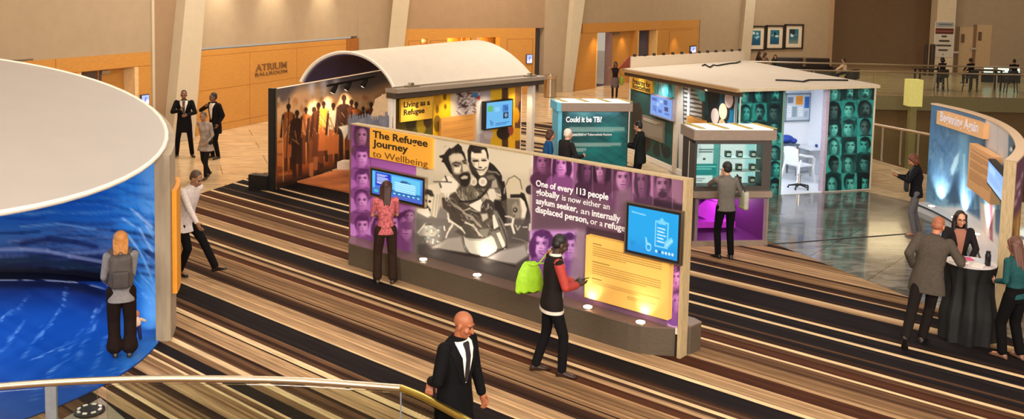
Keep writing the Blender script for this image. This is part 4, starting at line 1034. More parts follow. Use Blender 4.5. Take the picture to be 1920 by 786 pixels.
for i in range(60):
    x = r_.uniform(856, 896); y = r_.uniform(172, 214); a = r_.uniform(-1.2, .8); cv.line([(x, y), (x + 8 * math.cos(a), y + 8 * math.sin(a))], r_.uniform(1, 3.4), r_.choice(((56, 30, 30), (92, 44, 40), (232, 224, 220), (120, 80, 70))), .85)
cv.ell(891, 178, 6, 5, (60, 130, 190), .9); cv.ell(898, 184, 3, 4, (190, 40, 40), .9)
cv.rect(900, 150, 920, 330, (178, 164, 166)); cv.poly([(892, 190), (902, 186), (906, 250), (894, 252)], (216, 208, 200), .9, 3)
cv.rect(920, 140, 941, 330, (240, 188, 40)); cv.rect(941, 140, 953, 330, (84, 56, 34)); cv.rect(953, 140, 966, 330, (240, 180, 30)); cv.rect(966, 140, 990, 330, (110, 72, 46)); cv.grad(966, 160, 990, 250, (166, 116, 66), (90, 56, 40))
for (x, y, a, b, c_) in ((968, 216, 6, 14, (230, 160, 20)), (978, 200, 6, 12, (70, 42, 32)), (916, 252, 9, 9, (206, 190, 190)), (944, 250, 13, 12, (46, 30, 30)), (970, 252, 12, 12, (226, 166, 40)), (958, 244, 5, 10, (150, 70, 56))): cv.ell(x, y, a, b, c_, .95)
plane_print('front_graphic', FP, .09, FPL - .14, 0, 2.2, -.355, cv, M_print, vp, 200, 90)
bd, s0, s1, z0, z1 = board(FP, 752, 186, 811, 222, -.30, .06, pm('gold_board', (240, 182, 60), .5, var=.03), vp, 'heading_board')
mb = MB(); ptext(mb, FP, 'Living as a', (757, 201.5), (806, 196.5), .13, -.238, .028); mesh('heading_lettering', mb, M_ink, bd); mb = MB(); ptext(mb, FP, 'Refugee', (757, 215.5), (796, 212), .13, -.238, .028); mesh('heading_lettering', mb, M_ink, bd)
bd, s0, s1, z0, z1 = board(FP, 827, 222, 891, 262, -.30, .06, pm('ochre_board', (214, 150, 74), .5, var=.06, scale=4), vp, 'text_board')
cvb = Cv(0, 0, 120, 80, 1, (218, 154, 78)); cvb.textlines(8, 12, 110, 22, 2, (150, 90, 40), 1.2, .8, .6, 2); cvb.textlines(8, 30, 112, 76, 7, (160, 98, 46), 1.1, .7, .6, 3)
plane_print('board_print', FP, s0 + .01, s1 - .01, z0 + .01, z1 - .01, -.237, cvb, M_print, bd, 60, 40, photo=False)
def scr3(c):
    c.a[:] = (104, 176, 226); c.rect(6, 12, 34, 34, (96, 176, 92)); c.rect(86, 14, 118, 40, (64, 122, 190)); c.rect(90, 42, 120, 66, (26, 48, 84)); c.ell(106, 54, 8, 8, (120, 150, 180)); c.line([(100, 18), (104, 34), (112, 24), (116, 36)], 3, (30, 70, 130))
    c.line([(22, 66), (26, 78)], 3, (30, 70, 140)); c.ell(30, 80, 7, 7, (30, 80, 150)); c.ell(30, 80, 4, 4, (110, 180, 230)); c.textlines(50, 78, 124, 90, 2, (36, 90, 160), 3, .8, .8, 2); c.rect(44, 20, 70, 36, (130, 196, 236))
monitor(FP, 911, 191, 961, 237, -.352, 'touch screen of blue tiles under the vaulted pavilion header', scr3, 52, 44, th=.16, frame=False)
# torn-edge return panel with a frieze of grey figures at the open end
EP = plane2(B0, A0)
def pxpoly(pl, pts, off=0.): return [pl.pt(*pl.px(u, v, off), off) for u, v in pts]
mb = MB(); mb.slab(pxpoly(EP, [(737, 172), (727, 173), (712, 181), (703, 186), (701, 196), (698, 201), (700, 206), (696, 215), (695, 300), (737, 300)], .03), -EP.n * .05); mesh('torn_edge_panel', mb, pm('sand_panel', (196, 166, 128), .7, var=.08), vp)
mb = MB()
x = 656.
while x < 733:
    h = r_.uniform(8, 17); w = r_.uniform(2.6, 4.2); y = 218 - h + 10
    P_ = [(x - w, 262), (x - w, y + 7), (x - w * .5, y + 5), (x - w * .55, y), (x, y - 2.4), (x + w * .55, y), (x + w * .5, y + 5), (x + w, y + 7), (x + w, 262)]
    mb.slab(pxpoly(EP, P_, .045 + r_.uniform(0, .02)), -EP.n * .01); x += r_.uniform(3.6, 6)
mesh('crowd_frieze', mb, pm('frieze_grey', (112, 112, 124), .6, var=.3, scale=6), vp)
# printed ground and pale step
mb = MB(); q = [at(u, v, 0) for u, v in ((557, 342.5), (632, 321), (700, 318), (800, 345), (800, 392), (722, 380), (659, 363))]
mb.slab([p + [0, 0, .002] for p in q], (0, 0, .035)); mesh('ground_print', mb, pm('terracotta_ground', (196, 116, 66), .6, var=.25, scale=2.2), vp)
mb = MB(); a = at(632, 321, 0); c = at(672, 322, 0); n_ = np.array([.31, .95, 0]) * .35
mb.slab([a + [0, 0, .04], c + [0, 0, .04], c + n_ + [0, 0, .04], a + n_ + [0, 0, .04]], (0, 0, .2)); mesh('pale_step', mb, pm('pale_step', (206, 192, 172), .6), vp)
# track spots
mb = MB(); ta, tb_ = MP.pt(1.1, 2.36, .7), MP.pt(3.6, 2.36, .7); mb.tube([ta, tb_], .03, 8); tr_ = mesh('track_rail', mb, M_black, vp)
for k, s_ in enumerate((1.5, 2.2, 3.1)):
    p = MP.pt(s_, 2.30, .7); d = MP.pt(s_ + .2, 1.3, 0) - p; d /= np.linalg.norm(d)
    mb = MB(); mb.tube([p + [0, 0, .06], p], .015, 6); mb.tube([p - d * .05, p + d * .16], [.05, .07], 12); sp_ = mesh('track_spot', mb, M_black, tr_)
    mb = MB(); mb.tube([p + d * .161, p + d * .168], .06, 12); mesh('lamp_lens', mb, M_lampglow, sp_)
    light('SPOT', 'track_beam', p + d * .2, 120, (255, 232, 204), .05, p + d * 2, 74, .8)
for s_ in (.8, 2.2, 3.6, 4.8): light('SPOT', 'header_downlight', FP.pt(min(s_, FPL - .4), 2.14, .12), 46, (255, 236, 200), .05, FP.pt(min(s_, FPL - .4), .8, -.34), 100, .9)

# ================================================================== teal pavilion (flat white roof)
TH = 2.6
c0 = np.array([5.315, 21.52, 0.]); dR = np.array([.943, .333, 0.]); dR /= np.linalg.norm(dR)
TR = Plane(c0, dR); TL = plane2((3.62, 27.5), c0); TLL = TL.L
tv = thing('flat_roof_pavilion', 'teal portrait pavilion with a flat white roof and a lit white room', 'pavilion', (6.5, 24.5, 0))
sdoor0 = TR.px(1466, 280)[0]; sdoor1 = TR.px(1549, 280)[0]; sEnd = TR.px(1635, 260)[0]
inn = -TR.n
def tri(mb, s0, s1, z0=0., z1=TH, o0=-.1, o1=0.): mb.pbox(TR, s0, s1, z0, z1, o0, o1)
mb = MB(); tri(mb, 0, sdoor0); mesh('portrait_wall', mb, M_white, tv)
mb = MB(); tri(mb, sdoor1, sEnd); mesh('portrait_wall', mb, M_white, tv)
mb = MB(); tri(mb, sdoor1 - .06, sdoor1 + .01, 0, TH, -.14, .02); mesh('door_jamb', mb, pm('mauve_jamb', (190, 172, 186), .4), tv)
mb = MB(); tri(mb, sdoor0 - .02, sdoor0 + .02, 0, TH, -.14, .015); mesh('door_jamb', mb, pm('green_edge', (120, 170, 150), .4), tv)
mb = MB(); tri(mb, sEnd, sEnd + .04, 0, TH, -.12, .01); mesh('end_trim', mb, pm('pale_edge', (214, 206, 180), .4), tv)
M_room = pm('white_room', (240, 243, 248), .5, var=.01)
mb = MB(); RD = 2.35
tri(mb, .12, sEnd, 0, TH, -RD - .1, -RD); tri(mb, sEnd - .1, sEnd, 0, TH, -RD, -.1); tri(mb, sdoor0 - .95, sdoor0 - .85, 0, TH, -RD, -.1); mesh('room_wall', mb, M_room, tv)
mb = MB(); tri(mb, sdoor0 - .85, sEnd - .1, .0, .012, -RD, .0); mesh('room_floor', mb, pm('white_vinyl', (226, 230, 236), .25, var=.02), tv)
mb = MB(); mb.pbox(TL, 0, TLL, 0, TH, -.1, 0); mesh('gallery_wall', mb, M_white, tv)
mb = MB(); mb.pbox(TL, -.02, TLL, 0, .14, 0, .03); mesh('baseboard', mb, M_boardedge, tv)
mb = MB(); mb.pbox(TL, -.06, .0, 0, TH, -.12, .02); mesh('end_trim', mb, M_boardedge, tv)
s_, _ = TL.px(1268, 260); mb = MB(); mb.pbox(TL, s_ - .12, s_ + .12, 0, TH, 0, .04); mesh('pale_post', mb, pm('pale_post', (206, 190, 170), .5), tv)
# roof
zr = 2.66
rL, rC, rR, rB = [at(u, v, zr)[:2] for u, v in ((1170, 128), (1385, 165.5), (1648, 158.5), (1396, 113))]
mb = MB(); mb.prism([rL, rC, rR, rB], zr - .05, zr); rf = mesh('roof_panel', mb, pm('roof_canvas', (200, 188, 170), .7, var=.03, scale=2.4), tv)
def edge_strip(a, b, z0, z1, w=.05):
    p = plane2(a, b); mb = MB(); mb.pbox(p, 0, p.L, z0, z1, -.12, w); return mb
mesh('roof_edge', edge_strip(rL, rC, zr - .10, zr - .02), pm('roof_edge_tan', (170, 136, 92), .5), tv)
mesh('roof_edge', edge_strip(rC, rR, zr - .08, zr - .01), pm('roof_edge_pale', (206, 190, 162), .5), tv)
mesh('roof_fascia', edge_strip(rL, rC, zr - .2, zr - .10, -.02), pm('roof_fascia_brown', (66, 48, 34), .5), tv)
pR = plane2(rL + (rB - rL) * .05, rB)
mb = MB(); mb.pbox(pR, 0, pR.L, zr, zr + .30, -.06, 0); mesh('parapet', mb, pm('parapet_white', (222, 204, 180), .6, var=.03), tv)
for k in range(13):
    p = pR.pt(pR.L * (k + .4) / 13, zr + .30, -.03); mb = MB(); mb.cyl((p[0], p[1]), .045, zr + .30, zr + .37, 8); mesh('parapet_clip', mb, M_black, tv)
mb = MB(); mb.slab([pR.pt(-.02, zr, -.02), pR.pt(-.5, zr, -.02), pR.pt(-.02, zr + .34, -.02)], -pR.n * .04); mesh('red_gusset', mb, pm('rust_gusset', (128, 52, 26), .6), tv)
for pts in ([(1317, 123), (1322, 121), (1327, 124), (1331, 126), (1337, 122), (1345, 123), (1355, 121), (1368, 119), (1380, 118), (1388, 115)], [(1454, 150), (1480, 151), (1505, 153), (1516, 150), (1530, 150), (1560, 150), (1590, 150.5)]):
    mb = MB(); mb.tube([at(u, v, zr + .025) for u, v in pts], .022, 6); mesh('roof_cable', mb, M_black, tv, smooth=True)
# portrait prints
TP = [[(116, 222, 212), (66, 160, 156), (14, 48, 52)], [(90, 174, 170), (40, 104, 106), (10, 36, 40)], [(76, 208, 200), (34, 128, 128), (8, 32, 36)], [(80, 116, 116), (40, 76, 78), (10, 30, 34)]]
def portraits(cv, us, vs, seed, slope):
    r = random.Random(seed)
    for i, (a, c) in enumerate(zip(us, us[1:])):
        for j, (p, q) in enumerate(zip(vs, vs[1:])):
            dy = slope * (a - us[0])
            bgc = r.choice([(40, 150, 146), (18, 60, 62), (60, 176, 170), (10, 40, 44), (34, 128, 126)])
            cv.poly([(a, p + dy), (c, p + dy), (c, q + dy), (a, q + dy)], bgc)
            face(cv, (a + c) / 2 + r.uniform(-1, 1), (p + q) / 2 + dy, (c - a) * r.uniform(.58, .74), (q - p) * r.uniform(.72, .85), r.choice(TP), r.choice(('short', 'long', 'veil', 'short', 'bald')), r.uniform(-.5, .5), r.random() < .25, 0, .8)
            cv.poly([(a, q + dy), (c, q + dy), (c, q + dy + 20), (a, q + dy + 20)], bgc)
cv = Cv(1375, 150, 1645, 380, 3, (16, 60, 62))
portraits(cv, [1384, 1411, 1438, 1468], [160, 194, 229, 250, 272, 302, 333, 375], 4, -.02)
portraits(cv, [1548, 1578, 1607, 1638], [158, 190, 224, 258, 291, 326, 366], 9, -.04)
plane_print('portrait_print', TR, .0, sdoor0 - .03, 0, TH - .03, .004, cv, M_print, tv, 110, 190)
plane_print('portrait_print', TR, sdoor1 + .02, sEnd - .01, .03, TH - .03, .004, cv, M_print, tv, 110, 190)
# gallery wall print (photo pixels)
cv = Cv(1165, 120, 1400, 345, 2, (22, 66, 66))
cv.grad(1180, 165, 1272, 330, (30, 70, 68), (26, 84, 80)); cv.poly([(1184, 196), (1200, 192), (1206, 215), (1203, 262), (1184, 270)], (48, 46, 40), 1, 2); cv.poly([(1203, 236), (1218, 230), (1222, 275), (1208, 284)], (52, 50, 46), .9, 3)
cv.ell(1210, 272, 9, 14, (34, 32, 30), .9); cv.ell(1234, 280, 10, 14, (30, 44, 44), .9); cv.ell(1250, 286, 8, 12, (24, 40, 42), .9); cv.line([(1236, 262), (1240, 292)], 2, (120, 150, 146), .6)
cv.rect(1224, 140, 1272, 205, (70, 190, 196))
for i in range(26):
    x = r_.uniform(1226, 1270); cv.line([(x, 140 + r_.uniform(0, 20)), (x + r_.uniform(-5, 3), 172 + r_.uniform(0, 20))], r_.uniform(1.5, 4), r_.choice(((20, 84, 96), (120, 220, 226), (36, 130, 140), (190, 240, 240))), .8)
cv.rect(1272, 150, 1281, 330, (196, 190, 182)); cv.rect(1281, 150, 1320, 330, (64, 62, 58))
for y in range(160, 226, 8): cv.poly([(1282, y), (1316, y + 6), (1316, y + 11), (1282, y + 4.6)], (206, 204, 198), .9)
cv.poly([(1298, 158), (1332, 162), (1332, 190), (1312, 190)], (80, 200, 206), .9, 4); cv.glow(1316, 168, 8, 8, (220, 250, 250), .8); cv.rect(1322, 165, 1350, 340, (16, 44, 52)); cv.grad(1350, 165, 1388, 240, (30, 140, 180), (24, 110, 150)); cv.rect(1350, 165, 1364, 205, (20, 52, 66), .7, 6)
for i in range(14):
    x = r_.uniform(1322, 1348); cv.line([(x, 175), (x + 2, 215)], 1.6, r_.choice(((30, 96, 110), (10, 30, 40))), .8)
plane_print('gallery_print', TL, .02, TLL - .02, .15, TH - .05, .004, cv, M_print, tv, 220, 120)
for (u, v, rr, cc) in ((1368, 188, .22, (236, 214, 214)), (1357, 210, .22, (240, 226, 170)), (1342, 219, .22, (226, 206, 196)), (1355, 238, .20, (206, 180, 130))):
    s_, z_ = TL.px(u, v, .03); mb = MB(); mb.disc3(TL.pt(s_, z_, .004), TL.n, rr, .03, 28); dd = mesh('round_plaque', mb, pm('plaque_rim', (60, 44, 50), .5), tv)
    mb = MB(); mb.disc3(TL.pt(s_ - .03, z_ + .01, .034), TL.n, rr * .88, .004, 28); mesh('plaque_face', mb, pm('plaque_%d' % cc[2], cc, .5, var=.08, scale=9), dd)
bd, s0, s1, z0, z1 = board(TL, 1182, 143, 1223, 177, .004, .06, pm('gold_board', (240, 182, 60), .5), tv, 'heading_board')
mb = MB(); ptext(mb, TL, 'Preparing for', (1186, 157), (1219, 163.5), .15, .068, .014); mesh('heading_lettering', mb, M_ink, bd); mb = MB(); ptext(mb, TL, 'Resettlement', (1186, 166.5), (1219, 173), .15, .068, .014); mesh('heading_lettering', mb, M_ink, bd)
bd, s0, s1, z0, z1 = board(TL, 1204, 215, 1243, 269, .004, .05, pm('taupe_board', (124, 114, 98), .5, var=.08), tv, 'text_board')
cvb = Cv(0, 0, 60, 80, 2, (128, 118, 102)); cvb.textlines(5, 6, 50, 18, 2, (236, 230, 216), 2.6, .9, .8, 2); cvb.textlines(5, 26, 56, 72, 9, (190, 180, 160), 1.3, .8, .6, 3)
plane_print('board_print', TL, s0 + .01, s1 - .01, z0 + .01, z1 - .01, .057, cvb, M_print, bd, 50, 60, photo=False)
bd, s0, s1, z0, z1 = board(TL, 1288, 217, 1319, 250, .004, .08, pm('ochre_board', (214, 150, 74), .5), tv, 'text_board')
cvb = Cv(0, 0, 60, 60, 1, (226, 164, 84)); cvb.textlines(5, 8, 54, 52, 7, (140, 86, 40), 1.4, .8, .6, 3)
plane_print('board_print', TL, s0 + .01, s1 - .01, z0 + .01, z1 - .01, .087, cvb, M_print, bd, 40, 40, photo=False)
def scr4(c):
    c.a[:] = (110, 156, 226)
    for (x, y, w_, h_, q) in ((8, 10, 34, 16, (60, 100, 180)), (88, 8, 22, 24, (50, 90, 160)), (92, 40, 26, 22, (36, 60, 110)), (40, 30, 20, 18, (150, 190, 240)), (14, 50, 26, 26, (80, 124, 200)), (54, 62, 22, 16, (60, 100, 180)), (60, 14, 20, 14, (160, 200, 246)), (96, 70, 30, 10, (70, 110, 190))): c.rect(x, y, x + w_, y + h_, q)
    c.line([(30, 70), (40, 84)], 3, (40, 70, 140))
monitor(TL, 1220, 175, 1260, 228, .004, 'touch screen of pale blue tiles on the teal gallery wall', scr4, 46, 44, bez=(pm('lilac_bezel', (150, 138, 150), .4),), th=.14, frame=False)
for s_ in (.9, 2.4, 3.6, 4.6, 5.6): light('SPOT', 'gallery_downlight', TL.pt(s_, 2.5, .55), 60, (240, 250, 255), .05, TL.pt(s_, 1.3, 0), 90, .9)
q = TR.pt((sdoor0 + sdoor1) / 2 - .2, 2.45, -1.2); light('AREA', 'room_light', q, 42, (232, 242, 255), 1.6, q - [0, 0, 1], sy=.8)
mb = MB(); tri(mb, sdoor0 - .85, sEnd - .1, TH - .04, TH - .0, -RD, -.1); mesh('room_ceiling', mb, M_room, tv)
# --- furniture in the white room
BW = Plane(TR.pt(0, 0, -RD), TR.d, TR.n)
def rack(u0, v0, u1, v1, label, nm, fill):
    s0, z1 = BW.px(u0, v0); s1, z0 = BW.px(u1, v1)
    t = thing(nm, label, 'wall board', BW.pt((s0 + s1) / 2, z0, 0)); mb = MB()
    for a, b, c, d in ((s0, s1, z0, z0 + .04), (s0, s1, z1 - .04, z1), (s0, s0 + .04, z0, z1), (s1 - .04, s1, z0, z1)): mb.pbox(BW, a, b, c, d, .004, .05)
    mesh('frame', mb, pm('grey_frame', (126, 138, 150), .4), t)
    cvb = Cv(0, 0, 60, 60, 2, (206, 214, 222)); fill(cvb); plane_print('pinned_sheets', BW, s0 + .03, s1 - .03, z0 + .03, z1 - .03, .02, cvb, M_print, t, 60, 60, photo=False)
def f1(c):
    for (x, y, w_, h_, q) in ((4, 6, 14, 14, (120, 136, 150)), (24, 4, 18, 20, (240, 150, 40)), (46, 6, 12, 26, (60, 110, 190)), (4, 26, 10, 26, (236, 240, 244)), (16, 28, 12, 24, (150, 170, 180)), (32, 30, 10, 20, (240, 244, 248)), (46, 38, 10, 16, (180, 196, 214))): c.rect(x, y, x + w_, y + h_, q); c.textlines(x + 2, y + 2, x + w_ - 2, y + h_ - 2, 4, (90, 100, 116), .8, .6, .6, x)
def f2(c):
    c.a[:] = (150, 164, 180)
    for j in range(5): c.rect(6, 3 + j * 11.5, 54, 12 + j * 11.5, (226, 232, 240)); c.rect(12, 8 + j * 11.5, 40, 12.5 + j * 11.5, (84, 96, 112))
rack(1472, 175, 1518, 227, 'framed notice board with an orange sheet in the white room', 'notice_board', f1)
rack(1525, 183, 1548, 236, 'slatted leaflet rack of grey cards beside the white room door jamb', 'leaflet_rack', f2)
# desk with a blue pouch and the plastic armchair
ds0, _ = BW.px(1508, 300, .4); ds1, _ = BW.px(1552, 300, .4)
dk = thing('desk', 'white desk standing against the far wall of the white room', 'desk', BW.pt((ds0 + ds1) / 2, 0, .35))
mb = MB(); mb.pbox(BW, ds0, ds1 + .1, .70, .74, .05, .65); mesh('desk_top', mb, M_room, dk)
mb = MB(); mb.pbox(BW, ds0 + .05, ds1, .05, .70, .06, .10); mesh('modesty_panel', mb, pm('pale_grey_panel', (196, 204, 212), .5), dk)
for a, o_ in ((ds0 + .05, .1), (ds0 + .05, .6), (ds1, .6), (ds1, .1)):
    mb = MB(); p = BW.pt(a, 0, o_); mb.cyl((p[0], p[1]), .022, .012, .70, 10); mesh('leg', mb, M_steel, dk)
mb = MB(); p = BW.pt(ds0 + .45, .74, .4); mb.rbox(p + [0, 0, .04], (.2, .12, .08), r=.03); tag(mesh('pouch', mb, pm('blue_cloth', (40, 70, 160), .7), base=p, smooth=True), 'small blue pouch lying on the white desk', 'pouch')
sh = thing('side_table', 'grey side table behind the white plastic armchair', 'table', BW.pt(BW.px(1480, 300)[0] - .1, 0, .25))
cs0 = BW.px(1487, 300, .3)[0]
mb = MB(); mb.pbox(BW, cs0 - .5, cs0 + .04, .82, .86, .02, .5); mesh('table_top', mb, pm('slate_top', (96, 104, 116), .4), sh)
for a, o_ in ((cs0 - .46, .06), (cs0 - .46, .46), (cs0, .46), (cs0, .06)):
    mb = MB(); p = BW.pt(a, 0, o_); mb.cyl((p[0], p[1]), .025, .012, .82, 10); mesh('leg', mb, pm('slate_leg', (110, 118, 128), .4), sh)
mb = MB(); p = BW.pt(cs0 - .22, .86, .26); mb.ell(p + [0, 0, .113], (.2, .14, .11)); mb.ell(p + [.18, -.05, .075], (.1, .08, .07)); tag(mesh('cloth_bundle', mb, pm('blue_cloth', (40, 70, 160), .7), base=p, smooth=True), 'dark blue cloth bundle heaped on the grey side table', 'bundle')
def armchair(loc, rz):
    t = thing('armchair', 'white plastic armchair facing the desk in the white room', 'chair', loc, rz)
    M_ = pm('white_plastic', (240, 242, 246), .35, var=.01)
    mb = MB(); mb.rbox((0, .0, .43), (.5, .48, .05), r=.024); mesh('seat', mb, M_, t, smooth=True, local=True)
    mb = MB(); R = []
    for k in range(9):
        a = -1.05 + 2.1 * k / 8; x, y = .27 * math.sin(a), -.22 - .06 * math.cos(a)
        zt = .92 - .07 * abs(math.sin(a)) ** 2
        R.append([(x, y, .45), (x * 1.05, y - .06, zt), (x * 1.05, y - .035, zt), (x, y + .025, .45)])
    mb.rings(R); mesh('backrest', mb, M_, t, local=True)
    for s in (-1, 1):
        mb = MB(); mb.tube([(s * .27, -.26, .74), (s * .31, -.1, .70), (s * .31, .15, .67), (s * .30, .24, .6)], [.026, .032, .032, .024], 8); mesh('armrest', mb, M_, t, smooth=True, local=True)
        mb = MB(); mb.tube([(s * .30, .24, .62), (s * .28, .23, .35), (s * .30, .28, .012)], [.024, .03, .026], 8); mesh('leg', mb, M_, t, smooth=True, local=True)
        mb = MB(); mb.tube([(s * .27, -.2, .6), (s * .25, -.24, .42), (s * .30, -.32, .012)], [.024, .03, .026], 8); mesh('leg', mb, M_, t, smooth=True, local=True)
armchair(BW.pt(BW.px(1497, 322, .98)[0], .0, .98), math.radians(-62))
st = thing('swivel_base', 'dark swivel chair base just inside the white room doorway', 'chair', TR.pt(sdoor1 - .35, 0, -.5))
mb = MB()
for k in range(5):
    a = 2 * PI * k / 5 + .3; mb.tube([(0, 0, .12), (.26 * math.cos(a), .26 * math.sin(a), .07)], [.028, .018], 8)
mesh('star_foot', mb, M_black, st, local=True)
for k in range(5):
    a = 2 * PI * k / 5 + .3; mb = MB(); mb.ell((.26 * math.cos(a), .26 * math.sin(a), .036), (.024, .024, .024)); mesh('caster', mb, M_black, st, local=True)
mb = MB(); mb.cyl((0, 0), .03, .1, .34, 12); mb.cyl((0, 0), .05, .34, .37, 12); mesh('gas_lift', mb, M_steel, st, local=True)

# ================================================================== kiosks with lit canopies
def kiosk(nm, label, a, b, depth, height, zc):
    p = plane2(a, b); t = thing(nm, label, 'kiosk', p.pt(p.L / 2, 0, -depth / 2)); L_ = p.L
    mb = MB(); mb.pbox(p, -.06, L_ + .06, zc, height, -depth, .08); mesh('canopy', mb, M_greymid, t)
    mb = MB(); mb.pbox(p, .0, L_, height, height + .02, -depth + .06, .04); mesh('light_panel', mb, pm('canopy_diffuser', (255, 250, 240), .4, emit=1.5, ecol=(255, 250, 240)), t)
    for k in range(4):
        s = L_ * (.04 + .31 * k); mb = MB(); mb.slab([p.pt(s, height + .02, .05), p.pt(s + .12, height + .02, .05), p.pt(s + .02, height + .02, -depth + .05), p.pt(s - .10, height + .02, -depth + .05)], (0, 0, .015)); mesh('canopy_clip', mb, pm('brass_clip', (170, 150, 70), .5), t)
    return t, p, L_
# purple-bottomed display kiosk
kk, KP, KL = kiosk('display_kiosk', 'grey display kiosk with a glazed showcase above a purple recess', (3.52, 17.27), (5.0, 17.47), .72, 2.22, 2.03)
zs0, zs1 = KP.px(1360, 349)[1], KP.px(1360, 270)[1]; zl = KP.px(1360, 361)[1]; zc1 = KP.px(1360, 369)[1]; zc0 = KP.px(1360, 452)[1]
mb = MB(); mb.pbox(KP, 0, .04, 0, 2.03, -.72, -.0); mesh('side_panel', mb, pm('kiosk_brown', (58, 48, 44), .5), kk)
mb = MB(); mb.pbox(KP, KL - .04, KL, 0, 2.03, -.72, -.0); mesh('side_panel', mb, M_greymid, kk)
mb = MB(); mb.pbox(KP, .04, KL - .04, 0, 2.03, -.72, -.68); mesh('back_panel', mb, M_greydark, kk)
s0, s1 = KP.px(1302, 300)[0] + .0, KP.px(1429, 300)[0]
mb = MB()
for a, b, c, d in ((0, KL, zs1, 2.03), (0, KL, zl + .03, zs0), (0, s0, zs0, zs1), (s1, KL, zs0, zs1)): mb.pbox(KP, a, b, c, d, -.30, .02)
mesh('showcase_frame', mb, M_greydark, kk)
mb = MB(); mb.pbox(KP, -.02, KL + .02, zc1 + .0, zl + .03, -.4, .10); mesh('ledge', mb, M_greymid, kk)
mb = MB(); mb.pbox(KP, s0, s1, zs0, zs1, -.34, -.30); mesh('showcase_back', mb, M_white, kk)
cv = Cv(0, 0, 126, 78, 3, (228, 242, 244)); cv.rect(0, 0, 3, 78, (90, 220, 200)); cv.rect(0, 0, 126, 3, (120, 220, 210)); cv.rect(45, 0, 56, 78, (84, 164, 160)); cv.rect(106, 0, 126, 78, (150, 220, 224), .8, 8); cv.rect(56, 0, 57.5, 78, (30, 60, 66))
cv.ell(14, 18, 9, 14, (206, 220, 226)); cv.textlines(18, 13, 44, 22, 2, (40, 50, 56), 2, .9, 1, 2); cv.rect(9, 42, 52, 64, (26, 140, 140)); cv.textlines(11, 45, 50, 54, 2, (150, 226, 220), 2.4, .8, .8, 3); cv.textlines(11, 68, 30, 76, 2, (60, 70, 76), 1.4, .8, .8, 3); cv.ell(28, 33, 2.5, 2, (40, 50, 50))
plane_print('showcase_graphic', KP, s0, s1, zs0, zs1, -.296, cv, vcm('backlit_print', .4, 1.0), kk, 120, 80, photo=False)
zz = [zs0 + .03, zs0 + (zs1 - zs0) * .345, zs0 + (zs1 - zs0) * .655]
mb = MB()
for z in zz[1:]: mb.pbox(KP, s0 + (s1 - s0) * .46, s1, z - .016, z, -.29, -.06)
mesh('glass_shelf', mb, pm('frosted_shelf', (196, 214, 218), .3), kk)
for iz, z in enumerate(zz):
    for ix, f in enumerate((.53, .70, .90)):
        s = s0 + (s1 - s0) * f; mb = MB(); mb.pbox(KP, s - .05, s + .05, z + .002, z + .12, -.2, -.1); mb.cur = 1; mb.pbox(KP, s - .036, s + .036, z + .03, z + .085, -.1, -.098)
        tag(mesh('sample_box', mb, [pm('box_black', (46, 52, 54), .4), pm('box_window', (214, 226, 226), .4)]), 'dark box on the %s showcase shelf, %s' % (('bottom', 'middle', 'top')[iz], ('beside the teal divider strip', 'between two other boxes', 'against the pale teal side')[ix]), 'box', 'boxes on the showcase shelves')
mb = MB(); mb.pbox(KP, s0, s1, zs0, zs1, -.012, -.004); mesh('glass_pane', mb, M_glass, kk)
# open recess
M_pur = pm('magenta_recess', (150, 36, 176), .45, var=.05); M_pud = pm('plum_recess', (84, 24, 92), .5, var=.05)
mb = MB(); mb.pbox(KP, .04, .10, .08, zc1, -.55, .02); mb.pbox(KP, KL - .10, KL - .04, .08, zc1, -.55, .02); mb.pbox(KP, .04, KL - .04, zc1 - .04, zc1, -.55, .02); mesh('recess_surround', mb, pm('taupe_frame', (126, 106, 116), .4), kk)
mb = MB(); mb.pbox(KP, .10, KL - .10, .08, zc1 - .04, -.58, -.54); mesh('recess_back', mb, M_pur, kk)
mb = MB(); q = lambda s, z, o: KP.pt(s, z, o)
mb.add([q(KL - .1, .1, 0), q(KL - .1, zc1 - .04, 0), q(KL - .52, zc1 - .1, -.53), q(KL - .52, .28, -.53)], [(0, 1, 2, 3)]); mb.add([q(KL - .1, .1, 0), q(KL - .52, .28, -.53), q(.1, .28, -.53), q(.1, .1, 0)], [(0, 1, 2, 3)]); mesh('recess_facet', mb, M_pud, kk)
mb = MB(); mb.slab([q(.1, .55, -.5), q(.6, .32, -.5), q(.95, .62, -.5), q(.5, .85, -.5)], KP.n * .06); mb.slab([q(.1, .9, -.5), q(.8, .7, -.5), q(.9, .98, -.5), q(.1, .98, -.5)], KP.n * .09); mb.pbox(KP, .1, KL - .55, .28, .40, -.53, -.25); mesh('folded_forms', mb, pm('bright_magenta', (184, 44, 200), .4, var=.05), kk)
mb = MB(); mb.pbox(KP, -.0, KL, 0, .10, -.6, .03); mesh('kick_strip', mb, M_greymid, kk)
light('AREA', 'showcase_light', KP.pt((s0 + s1) / 2, zs1 - .02, -.12), 5, (225, 250, 255), 1.0, KP.pt((s0 + s1) / 2, zs0, -.16), sy=.1)
light('POINT', 'recess_light', KP.pt(.8, .85, -.2), 15, (255, 220, 255), .1)
